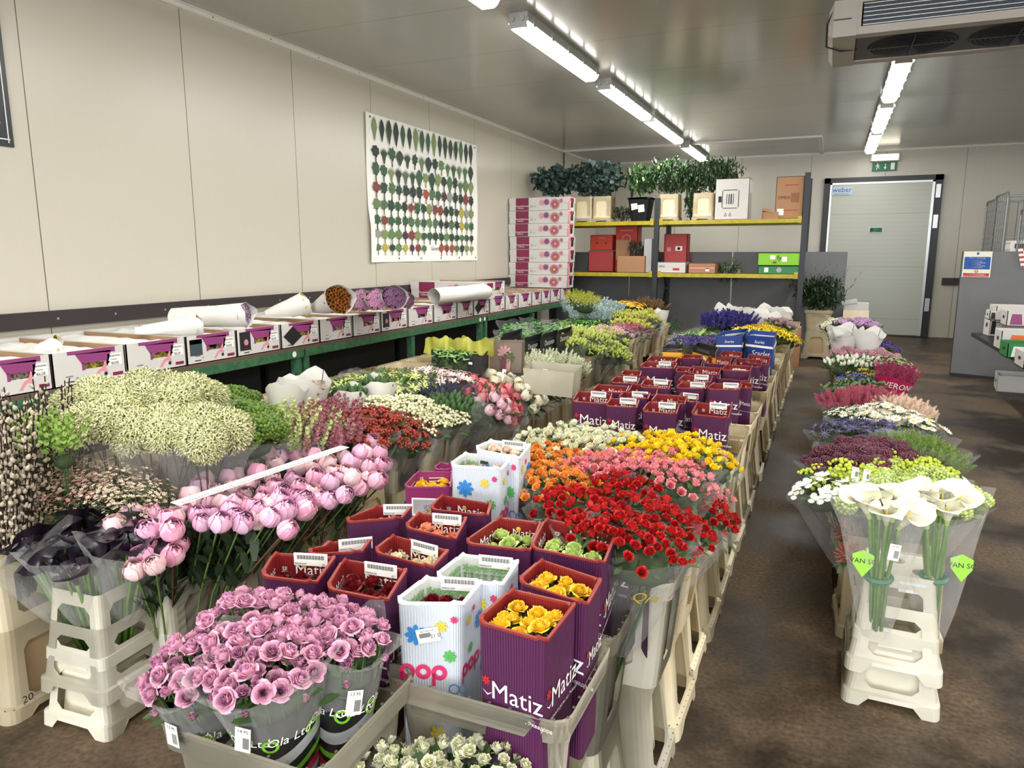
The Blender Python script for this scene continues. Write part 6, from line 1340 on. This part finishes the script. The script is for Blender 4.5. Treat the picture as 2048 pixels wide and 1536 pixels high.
conepx((762, 608), (790, 594), ZT2+.05, ZT2+.17, .095, 'white paper wrap of purple chrysanthemums, upright', ('6d4068', '4a2a48', '4a3a3a'), n=40)
conepx((795, 608), (813, 600), ZT2+.05, ZT2+.12, .07, 'small white paper wrap of plum chrysanthemums', ('6d4058', '4a2a40', '4a3a3a'), n=30)
conepx((868, 592), (968, 583), ZT2+.085, ZT2+.09, .09, 'plain white rolled paper lying on the cartons', ('d9d7d2', 'd9d7d2', 'd9d7d2'), n=0, r0=.075)
conepx((70, 700), (120, 690), ZB+.16, ZB+.18, .06, 'white paper wrap with yellow blooms inside the left carton', ('c9b94a', 'a08a2c', '5f7f3a'), n=30)
# paper-wrapped bunches standing in crates
def upright(px, py, z, r, h, lab, cols, **k):
    p = at(px, py, z); return cone((p.x, p.y, z-h), (p.x+jit(.03), p.y+jit(.02), z), r, lab, cols, **k)
PN = ('3a5a2a', '2f4a22', '22381c')
upright(695, 782, .72, .1, .4, 'white paper wrap with dark green tips, lower of the two behind the berries', PN, E=bud, fs=.05)
upright(745, 765, .74, .11, .42, 'white paper wrap with dark green tips, upper of the two behind the berries', PN, E=bud, fs=.05)
upright(600, 757, .80, .13, .45, 'wide sheet of white wrapping paper standing behind the airy lime sprigs', ('a58a6a', '8a6a4a', '5a4a3a'), n=20)
upright(563, 768, .80, .10, .45, 'second sheet of white wrapping paper left of the wide one', PN, n=0)
upright(1320, 622, .76, .09, .3, 'white paper bundle at the aisle corner of the left block', PN, n=0)
for k, (px, py) in enumerate(((1510, 625), (1535, 618), (1560, 622), (1525, 635), (1555, 636), (1475, 618), (1452, 616))):
    upright(px, py, .85-.02*(k > 2), .16, .4, 'white paper bundle in the pale heap by the rack post, %s' % ('front left', 'top middle', 'top right', 'lower left', 'lower right', 'small one at left', 'left-most')[k], ('d9b3c2', 'c79aae', '8a9a6a'), n=16 if k in (4,) else 0)
for k, (px, py) in enumerate(((1680, 655), (1705, 660), (1735, 664), (1695, 668))): upright(px, py, .78-.03*(k == 3), .13, .3, 'white paper bundle across the far end of the right-hand row, %s' % ('left', 'middle', 'right', 'front')[k], PN, n=0)
# yellow paper, picture cartons and dark sleeves in the left block
def sheet(name, lab, cat, pts, z0, z1, m, text=None, tm=None, fl=0):
    """upright folded card around four floor points, open top"""
    P4 = [at(px, py, z1) for px, py in pts]; c = sum(P4, Vector())/4; mb = MB(); V = []
    for zz, s in ((z0-z1, .92), (0, 1)):
        for p in P4: V.append(((p.x-c.x)*s, (p.y-c.y)*s, zz))
    F = [(i, (i+1) % 4, 4+(i+1) % 4, 4+i) for i in range(4)]
    bm = bmesh.new(); vs = [bm.verts.new(v) for v in V]; [bm.faces.new([vs[i] for i in f]) for f in F]; bmesh.ops.solidify(bm, geom=bm.faces[:], thickness=.004); me = bpy.data.meshes.new(name); bm.to_mesh(me); bm.free(); me.materials.append(m); t = thing(name, lab, cat, (c.x, c.y, z1)); ob('card_wall', me, t); return t, P4, c
def facing(t, a, b, c, parts, mats, dz):
    """print on the side between world points a and b (left to right)"""
    x = (b-a).normalized(); n = Vector((x.y, -x.x, 0)); mb = MB()
    w = (b-a).length
    for T, u, v, s, m in parts: mb.add(T, (u*w, v, 0), None, s, m)
    o = mb.build('printed_marks', mats, t); o.matrix_basis = frame((a+b)/2-c+Vector((0, 0, -dz))+n*.012, x, n)
t, q, c = sheet('picture_carton', 'pale wood-look card sleeve with a flower picture in front of the left block', 'flower box', [(978, 686), (985, 680), (1050, 680), (1044, 686)], .50, .86, mat('wood_print', 'a49585', .6))
facing(t, q[0], q[3], c, [(rect_T(.95, .06), 0, -.2, .3, 1), (text_T('Charmelia', .035, .002, .2), -.05, -.2, 1, 0), (flower_T(9, .05, .02), -.03, -.06, 1, 2), (flower_T(7, .04, .018), .1, -.09, 1, 3), (poly_T([(-.02, 0), (.01, 0), (.0, -.09), (-.02, -.09)]), -.05, -.08, 1, 4), (poly_T([(-.02, 0), (.01, 0), (.0, -.08), (-.02, -.08)]), .12, -.1, 1, 2)],
       [m_wht, mat('sleeve_charcoal', '34353a', .5), mat('soft_pink', 'b98a8a', .6), m_leaf, m_maroon], 0)
t, q, c = sheet('dark_sleeve', 'dark card sleeve holding leafy green stems under yellow paper', 'flower box', [(862, 700), (880, 690), (978, 697), (965, 712)], .45, .83, mat('sleeve_charcoal2', '45464a', .45)); facing(t, q[0], q[3], c, [(rect_T(.03, .014), .3, -.05, 1, 0)], [m_wht], 0)
zone('greenery_bunch', 'bunch of small green leaves inside the dark card sleeve', 'foliage', 'foliage', [(895, 698), (930, 702)], .84, S_([leafT], ('6f9a4a', '4f7f34', '3a5a26'), 'sleeve_green', 90, .04, R=.1, top=.43, spread=.6), .3)
m_ypap = mat('yellow_paper', '9c9b3a', .6)
for k, (px, py) in enumerate(((895, 682), (940, 684))):
    p = at(px, py, .88); mb = MB(); V = []; nx = 18
    for j in range(6):
        for i in range(nx+1): u = i/nx; V.append(((u-.5)*.3, .03*math.sin(u*9+j*.4)+.02*math.sin(u*21), -.08+j*.02+.01*math.sin(u*17+k)*(j/5)+.006*math.sin(u*31)))
    mb.raw(V, [(j*(nx+1)+i, j*(nx+1)+i+1, (j+1)*(nx+1)+i+1, (j+1)*(nx+1)+i) for j in range(5) for i in range(nx)]); o = mb.build('yellow_paper', m_ypap, None, True, p); o.rotation_euler = (-.35, 0, .3); tag(o, 'crumpled yellow wrapping paper above the dark card sleeve, %s piece' % ('left', 'right')[k], 'paper', 'yellow wrapping paper')
for k, (a, b, cc, d) in enumerate(((1045, 688, 1080, 676), (1080, 680, 1112, 670), (1112, 672, 1140, 663), (1000, 680, 1040, 668))):
    t, q, c = sheet('dark_sleeve', 'dark card sleeve with white lettering among the green stems, %s from the left' % ORD[(k+1) % 4], 'flower box', [(a, b), (a+6, b-12), (cc+4, d-11), (cc, d)], .45, .80, mat('sleeve_charcoal2', '45464a', .45)); facing(t, q[0], q[3], c, [(text_T('Decorum', .055, .004), 0, -.035, 1, 0)], [m_wht], 0)
t, q, c = sheet('white_crate', 'white plastic crate holding white flower spikes at the corner of the left block', 'crate', [(1046, 736), (1062, 722), (1165, 730), (1148, 746)], .6, .75, m_cw)
# ------------------------------------------------------------ things on the rack
m_euc = P('566e68', '42564f', '2f443c'); m_rus = P('35502c', '4a6a38', '22361c')
def bush(name, lab, cat, px, py, z, rx, ry, rz_, E, s, n, mats, seed, droop=0):
    p = aty(px, py, RY+.3); t = MB(); r_ = random.Random(seed)
    for i in range(n):
        d = Vector((r_.gauss(0, 1), r_.gauss(0, 1), r_.gauss(0, 1))).normalized()*(.35+.65*r_.random()**.5); lump = 1+.22*math.sin(d.x*9+seed)*math.cos(d.z*7+seed)
        t.add(E, (d.x*rx*lump, d.y*ry, d.z*rz_*lump-droop*abs(d.x)), Rz(r_.random()*6)@Ry(r_.uniform(-1.5, 1.5)), s*r_.uniform(.7, 1.3), r_.choice((0, 0, 1, 2)))
    for i in range(10): a = r_.uniform(-.7, .7); t.tube([(0, 0, -rz_*1.3), (a*rx*.6, 0, 0), (a*rx*1.2, r_.uniform(-.1, .1), rz_*.9)], .006, 4, 2, False)
    o = t.build(name, mats, None, False, p); return tag(o, lab, cat)
bush('eucalyptus_bunch', 'dark blue-green eucalyptus overhanging the stacked boxes, left mass', 'foliage', 1112, 362, 0, .36, .25, .2, leafr, .06, 1100, m_euc, 1)
bush('eucalyptus_bunch', 'dark blue-green eucalyptus in cream buckets on the top shelf', 'foliage', 1192, 358, 0, .42, .28, .24, leafr, .06, 1600, m_euc, 2)
bush('ruscus_bunch', 'pale mixed greenery wrapped in film in the black bucket', 'foliage', 1282, 362, 0, .22, .2, .2, leafT, .1, 500, P('5a7a4a', '6f8f5a', '3a5a34'), 3)
bush('ruscus_bunch', 'lush green ruscus over the left cream bucket on the top shelf', 'foliage', 1345, 352, 0, .36, .28, .24, leafT, .06, 2600, m_rus, 4)
bush('ruscus_bunch', 'lush green ruscus over the right cream bucket on the top shelf', 'foliage', 1425, 350, 0, .38, .28, .22, leafT, .06, 2600, m_rus, 5)
bush('ruscus_trail', 'ruscus stems trailing down between the two cream buckets', 'foliage', 1383, 395, 0, .1, .08, .3, leafT, .06, 600, m_rus, 6)
for i, (px, w) in enumerate(((1170, 'left of the eucalyptus pair'), (1208, 'right of the eucalyptus pair'), (1340, 'left of the ruscus pair'), (1408, 'right of the ruscus pair'))):
    p = aty(px, 430, RY+.2); t = tall_crate(p.x, p.y, 'cream bucket on the top rack shelf, %s' % w, 'buckets on the top shelf', 0, 'cream', ZU+.001); t.scale = (.82, 1, .93)
def carton(name, lab, px0, px1, pyt, Y, z, d, m, prints=(), open_=0, rz=0, h=None):
    a, b = aty(px0, pyt, Y), aty(px1, pyt, Y); w = b.x-a.x; h = h or a.z-z; t = thing(name, lab, 'carton', ((a.x+b.x)/2, Y, z), rz); mb = MB(); th = .006
    mb.box((-w/2, 0, 0), (w/2, d, th)); mb.box((-w/2, 0, 0), (w/2, th, h)); mb.box((-w/2, d-th, 0), (w/2, d, h)); mb.box((-w/2, 0, 0), (-w/2+th, d, h)); mb.box((w/2-th, 0, 0), (w/2, d, h))
    if not open_: mb.box((-w/2, 0, h-th), (w/2, d, h))
    mb.build('body', m, t)
    if prints:
        mats = []; mb = MB()
        for T, u, v, s, mm in prints:
            if mm not in mats: mats.append(mm)
            mb.add(([(p*s*min(w, h), 0, q*s*min(w, h)) for p, q, _ in T[0]], T[1], T[2]), (u*w, -.002, v*h), None, 1, mats.index(mm))
        mb.build('printed_marks', mats, t)
    return t
m_kr2 = mat('kraft_box', 'a67b58', .65); m_ora = mat('red_orange_box', 'cc3f28', .55); m_pk = mat('red_box', 'b8413f', .55); m_lg = mat('lime_box', '7fc224', .5); m_dg = mat('green_box', '2f7a4a', .5); m_gry2 = mat('grey_card', 'a8a8aa', .6)
carton('shipping_carton', 'large white wrapped carton with a printed panel on the top shelf', 1432, 1500, 358, RY+.02, ZU+.001, .35, m_card, [(rect_T(.42, .02), -.05, .72, 1, m_ink), (rect_T(.42, .02), -.05, .28, 1, m_ink), (rect_T(.02, .5), -.28, .5, 1, m_ink), (rect_T(.02, .5), .2, .5, 1, m_ink), (bar_T(.26, .3, 4), -.05, .5, 1, m_ink), (rect_T(.1, .18), -.35, .5, 1, m_ink), (text_T('Δ Δ', .14), -.1, .12, 1, m_ink)])
carton('shipping_carton', 'tall brown carton with red stripes at the right end of the top shelf', 1554, 1610, 354, RY+.02, ZU+.001, .35, m_kr2, [(rect_T(.5, .03), .05, .8, 1, m_redp), (rect_T(.5, .03), .05, .2, 1, m_redp), (rect_T(.3, .35), .2, .5, 1, mat('kraft_line', '8a5a3a', .6)), (text_T('OMEX', .16), -.2, .5, 1, m_ink), (rect_T(.24, .24), -.3, .16, 1, m_wht)])
p = aty(1543, 428, RY-.02); t = thing('small_carton', 'small crumpled brown carton lying beside the tall brown one', 'carton', (p.x, p.y, ZU+.001), .2); MB().box((-.1, 0, 0), (.09, .2, .09)).box((-.13, -.01, .07), (-.04, .2, .11), 0, Ry(.3)).build('body', m_kr2, t)
# black bucket
p = aty(1282, 425, RY+.1); t = thing('plastic_bucket', 'black bucket with white tickets on the top shelf', 'bucket', (p.x, p.y, ZU+.001)); MB().add(shell([(0, .12, .12), (.3, .16, .16), (.31, .17, .17), (.33, .17, .17)], .04, th=.005)).build('shell', m_blk, t)
mb = MB(); mb.raw([(-.1, -.158, .15), (-.01, -.16, .17), (-.02, -.166, .25), (-.11, -.165, .24)], [(0, 1, 2, 3)]); mb.raw([(.0, -.158, .12), (.09, -.16, .13), (.08, -.166, .23), (-.01, -.165, .22)], [(0, 1, 2, 3)]); mb.build('ticket', m_wht, t)
bush('greenery_bag', 'bag of dried grey-green foliage between the cream and black buckets', 'foliage', 1243, 427, 0, .2, .15, .09, leafT, .06, 350, P('6a6f5a', '565a48', '3f4236'), 9)
# middle shelf
carton('red_carton', 'small red carton on the rack, left of the tall red one', 1181, 1226, 476, RY+.45, ZL+.33, .25, m_ora, [(disc_T(.06), -.2, .45, 1, m_ink), (disc_T(.06), .2, .45, 1, m_ink), (rect_T(.5, .04), 0, .8, 1, m_pinkp)], h=.23); carton('red_carton', 'small plain red carton filling the shelf below the small red one', 1178, 1228, 476, RY+.46, ZL+.001, .25, m_pk, h=.32)
carton('red_carton', 'tall red carton on the rack behind the open brown one', 1232, 1276, 452, RY+.5, ZL+.001, .25, m_ora, [(rect_T(.6, .05), 0, .9, 1, m_pinkp), (disc_T(.2, 12, .16), 0, .72, 1, m_pinkp), (disc_T(.06), -.2, .6, 1, m_ink), (disc_T(.06), .2, .6, 1, m_ink)])
carton('red_carton', 'dull red carton with a white house mark right of the middle rack post', 1329, 1375, 468, RY+.5, ZL+.001, .25, m_pk, [(rect_T(.3, .2), .15, .62, 1, m_wht), (disc_T(.06), .15, .62, 1, m_redp), (rect_T(.16, .18), -.28, .6, 1, m_pinkp)])
carton('open_carton', 'open brown carton holding dry foliage on the middle shelf', 1234, 1291, 512, RY-.02, ZL+.001, .4, m_kr2, [(rect_T(.12, .12), 0, .5, 1, m_carti)], 1)
carton('open_carton', 'grey-sided carton flap standing behind the open brown one', 1288, 1305, 478, RY+.02, ZL+.001, .35, m_gry2, (), 1); o = MB().box((-.2, 0, 0), (.02, .006, .3)).build('carton_flap', m_kr2, None, False, tuple(aty(1257, 520, RY+.36))); tag(o, 'upright brown flap at the back of the open carton', 'flap')
bush('greenery_bag', 'dry grey foliage sticking out of the open brown carton', 'foliage', 1275, 498, 0, .17, .12, .12, leafT, .05, 300, P('5f6a5a', '4a5346', '3a4236'), 12)
carton('flat_carton', 'flat white carton with a red label on the middle shelf', 1308, 1372, 524, RY+.0, ZL+.001, .4, m_card, [(rect_T(1.2, .4), .2, .35, .5, m_redp), (text_T('HFG', .3, .01), -.25, .6, 1, m_ink)])
carton('flat_carton', 'flat brown and pink carton right of the flat white one', 1377, 1432, 526, RY+.0, ZL+.001, .35, m_kr2, [(rect_T(3, .2), 0, .5, .8, m_pinkp), (rect_T(.6, .5), .2, .35, .6, m_wht)])
bush('greenery_bag', 'film bag of leaves hanging over the edge of the middle shelf', 'foliage', 1455, 543, 0, .2, .1, .12, leafT, .08, 260, P('5a6a4a', '6f7a5a', '2c3a24'), 15)
o = bpy.data.objects[-1] if False else None
carton('green_carton', 'lime green carton with white stickers above the dark green one', 1517, 1604, 492, RY-.02, ZL+.115, .35, m_lg, [(rect_T(.5, .4), -.15, .65, .8, m_wht), (rect_T(.5, .5), .12, .5, .8, m_wht), (text_T('fy', .5, .02), 0, .6, 1, m_ink), (rect_T(.3, .16), -.1, .25, 1, m_redp)], h=.17)
carton('green_carton', 'dark green carton under the lime one', 1517, 1602, 520, RY-.01, ZL+.001, .34, m_dg, [(rect_T(.6, .7), -.3, .5, .8, m_wht), (disc_T(.3), 0, .5, 1, m_gry2)], h=.112)
# fern bucket between the rack and the door
def fern_bucket():
    p = at(1630, 718, 0); base_crate(p.x, p.y+.15, 'upside down cream crate on the floor under the dark fern by the rack post', None, 0, 'cream', (1, 1, 1.15)); up_crate(p.x, p.y+.15, .385, 'upright cream crate full of dark fern by the rack post', None, 0, 'cream', True, (1, 1, .9))
    t = MB(); r_ = random.Random(3)
    for i in range(1500):
        d = Vector((r_.gauss(0, 1), r_.gauss(0, 1), r_.gauss(0, 1))).normalized()*r_.random()**.4; t.add(leafT, (d.x*.33, d.y*.25, d.z*.22+.2), Rz(r_.random()*6)@Ry(r_.uniform(-1.5, 1.2)), r_.uniform(.05, .09), r_.choice((0, 1)))
    for i in range(40):
        a = r_.random()*6.28; h = r_.uniform(.3, .62); x, y = .3*math.cos(a)*r_.random()*1.3, .25*math.sin(a)*r_.random()
        for k in range(12): t.add(leafT, (x*(1+.4*k/12), y, .25+(h-.2)*k/12), Rz(k*2.4)@Ry(-.4), .06*(1-.5*k/12), 0)
    o = t.build('fern_bunch', P('22381c', '2f4a26', '1e3018'), None, False, (p.x, p.y+.15, .68)); tag(o, 'large dark green fern in the crate between the rack and the door', 'foliage')
fern_bucket()
p = at(1712, 640, .55); t = thing('small_box', 'small white open box standing behind the far end of the right-hand row', 'box', (p.x, 11.0, 0)); MB().box((-.16, 0, 0), (.16, .3, .66)).build('plinth', m_cr, t); MB().box((-.15, 0, .66), (.15, .22, .76)).box((-.05, -.02, .75), (.16, .1, .8), 0, Ry(-.2)).build('carton', m_card, t)
p = at(1595, 730, 0); MBX = MB().box((-.1, 0, 0), (.1, .25, .5)); o = MBX.build('brown_carton', m_kr2, None, False, (aty(1583, 690, 9.9).x, 9.85, 0)); tag(o, 'brown carton on the floor at the far corner of the rose block', 'carton')
# ------------------------------------------------------------ table with cartons at the right edge
px_ = at(1990, 790, 0)
TX, TY_ = 1.45, 6.3
t = thing('packing_table', 'dark packing table at the right edge loaded with cartons', 'table', (TX, TY_, 0)); MB().box((0, 0, .54), (1.6, 2.9, .58)).build('table_top', m_blk, t)
for a, b in ((.5, .3), (1.5, .3), (.5, 2.6), (1.5, 2.6)): MB().box((a-.025, b-.025, 0), (a+.025, b+.025, .54)).build('leg', m_blk, t)
def tray(lab, x, y, z, w, d, h, m, rz, m2=None, name='flower_tray'):
    t = thing(name, lab, 'carton', (x, y, z), rz, 'cartons on the packing table' if z > .1 else None); mb = MB(); th = .006
    mb.box((0, 0, 0), (w, d, th)); mb.box((0, 0, 0), (w, th, h)); mb.box((0, d-th, 0), (w, d, h)); mb.box((0, 0, 0), (th, d, h)); mb.box((w-th, 0, 0), (w, d, h))
    mb.box((th, th, h-.004), (w-th, th+.002, h), 1); mb.build('body', [m, m_carti], t)
    mb = MB(); o = Vector((-.0015, 0)); mb.raw([(-.0015, d*.6, h*.45), (-.0015, d*.35, h*.45), (-.0015, d*.35, h*.65), (-.0015, d*.6, h*.65)], [(0, 1, 2, 3)], 0)
    mb.raw([(w*.1, -.0015, h*.1), (w*.5, -.0015, h*.1), (w*.45, -.0015, h*.8), (w*.15, -.0015, h*.8)], [(0, 1, 2, 3)], 1); mb.build('printed_marks', [m_ink, m2 or m_plum], t); return t
m_org = mat('orange_print', 'd9692c', .5)
for lab, px, py, z, w, d, h, m, m2, rz in [('white and orange tray on the table corner nearest the screen, lower tier', 2000, 700, .585, .5, .3, .17, m_card, m_org, 0), ('green tray at the table edge right of the orange one', 2013, 716, .585, .26, .3, .12, mat('tray_green', '1f7a3f', .5), m_wht, 0),
        ('white tray at the table edge right of the green one', 2046, 738, .585, .3, .3, .12, m_card, m_maroon, 0), ('white tray at the far end of the table, upper tier', 1990, 645, .76, .5, .35, .16, m_card, m_org, 0),
        ('small torn white carton overhanging the table at its left', 1977, 672, .585, .12, .2, .2, m_card, m_ink, .1), ('white and plum carton on the trays at the right edge', 2012, 652, .76, .25, .3, .14, m_card, m_plum, 0), ('small white carton above the torn one', 1978, 640, .79, .1, .2, .09, m_card, m_ink, 0)]:
    q = at(px, py, z); tray(lab, q.x, q.y, z, w, d, h, m, rz, m2)
q = at(1992, 783, 0); tray('empty white tray with a brown inside on the floor under the packing table', q.x, q.y, .001, .7, .4, .17, m_card, -.12, m_card)
# tickets and barcodes hanging on bunches
def ticket(px, py, z, lab, m=m_wht, w=.024, h=.04, back=0):
    p = at(px, py, z); t = thing('price_ticket', lab, 'ticket', p, 0, 'price tickets on bunches'); tag_label(t, (0, 0, 0), (.3, -1, .3), '9.95', w, h)
for i, (px, py, z, w_) in enumerate(((1710, 945, .62, 'over the pale green blooms, left'), (1733, 950, .62, 'over the pale green blooms, second'), (1843, 965, .61, 'over the pale green blooms, right'), (722, 868, .60, 'below the hypericum berries, left'), (775, 884, .58, 'below the hypericum berries, right'), (596, 858, .68, 'on the airy lime sprigs'),
        (435, 880, .66, 'on the dark sleeve of the mossy green heads'), (1008, 745, .70, 'below the picture carton'), (1090, 745, .72, 'on the white crate'))): ticket(px, py, z, 'small white barcode ticket %s' % w_)
for px, py, X, tx, sz, bg, lb in ((640, 1078, -1.80, 'GEP', .05, None, 'black scribbled marking on the third tall bucket'), (55, 1396, -2.19, '20', .035, None, 'number 20 handwritten on the front left crate foot'), (455, 1118, -1.80, '169', .02, (.035, .06), 'small yellowed ticket on the second tall peony bucket')):
    o = mark('marking', tx, px, py, 0, sz, X=X, bg=bg); tag(o, lb, 'marking')
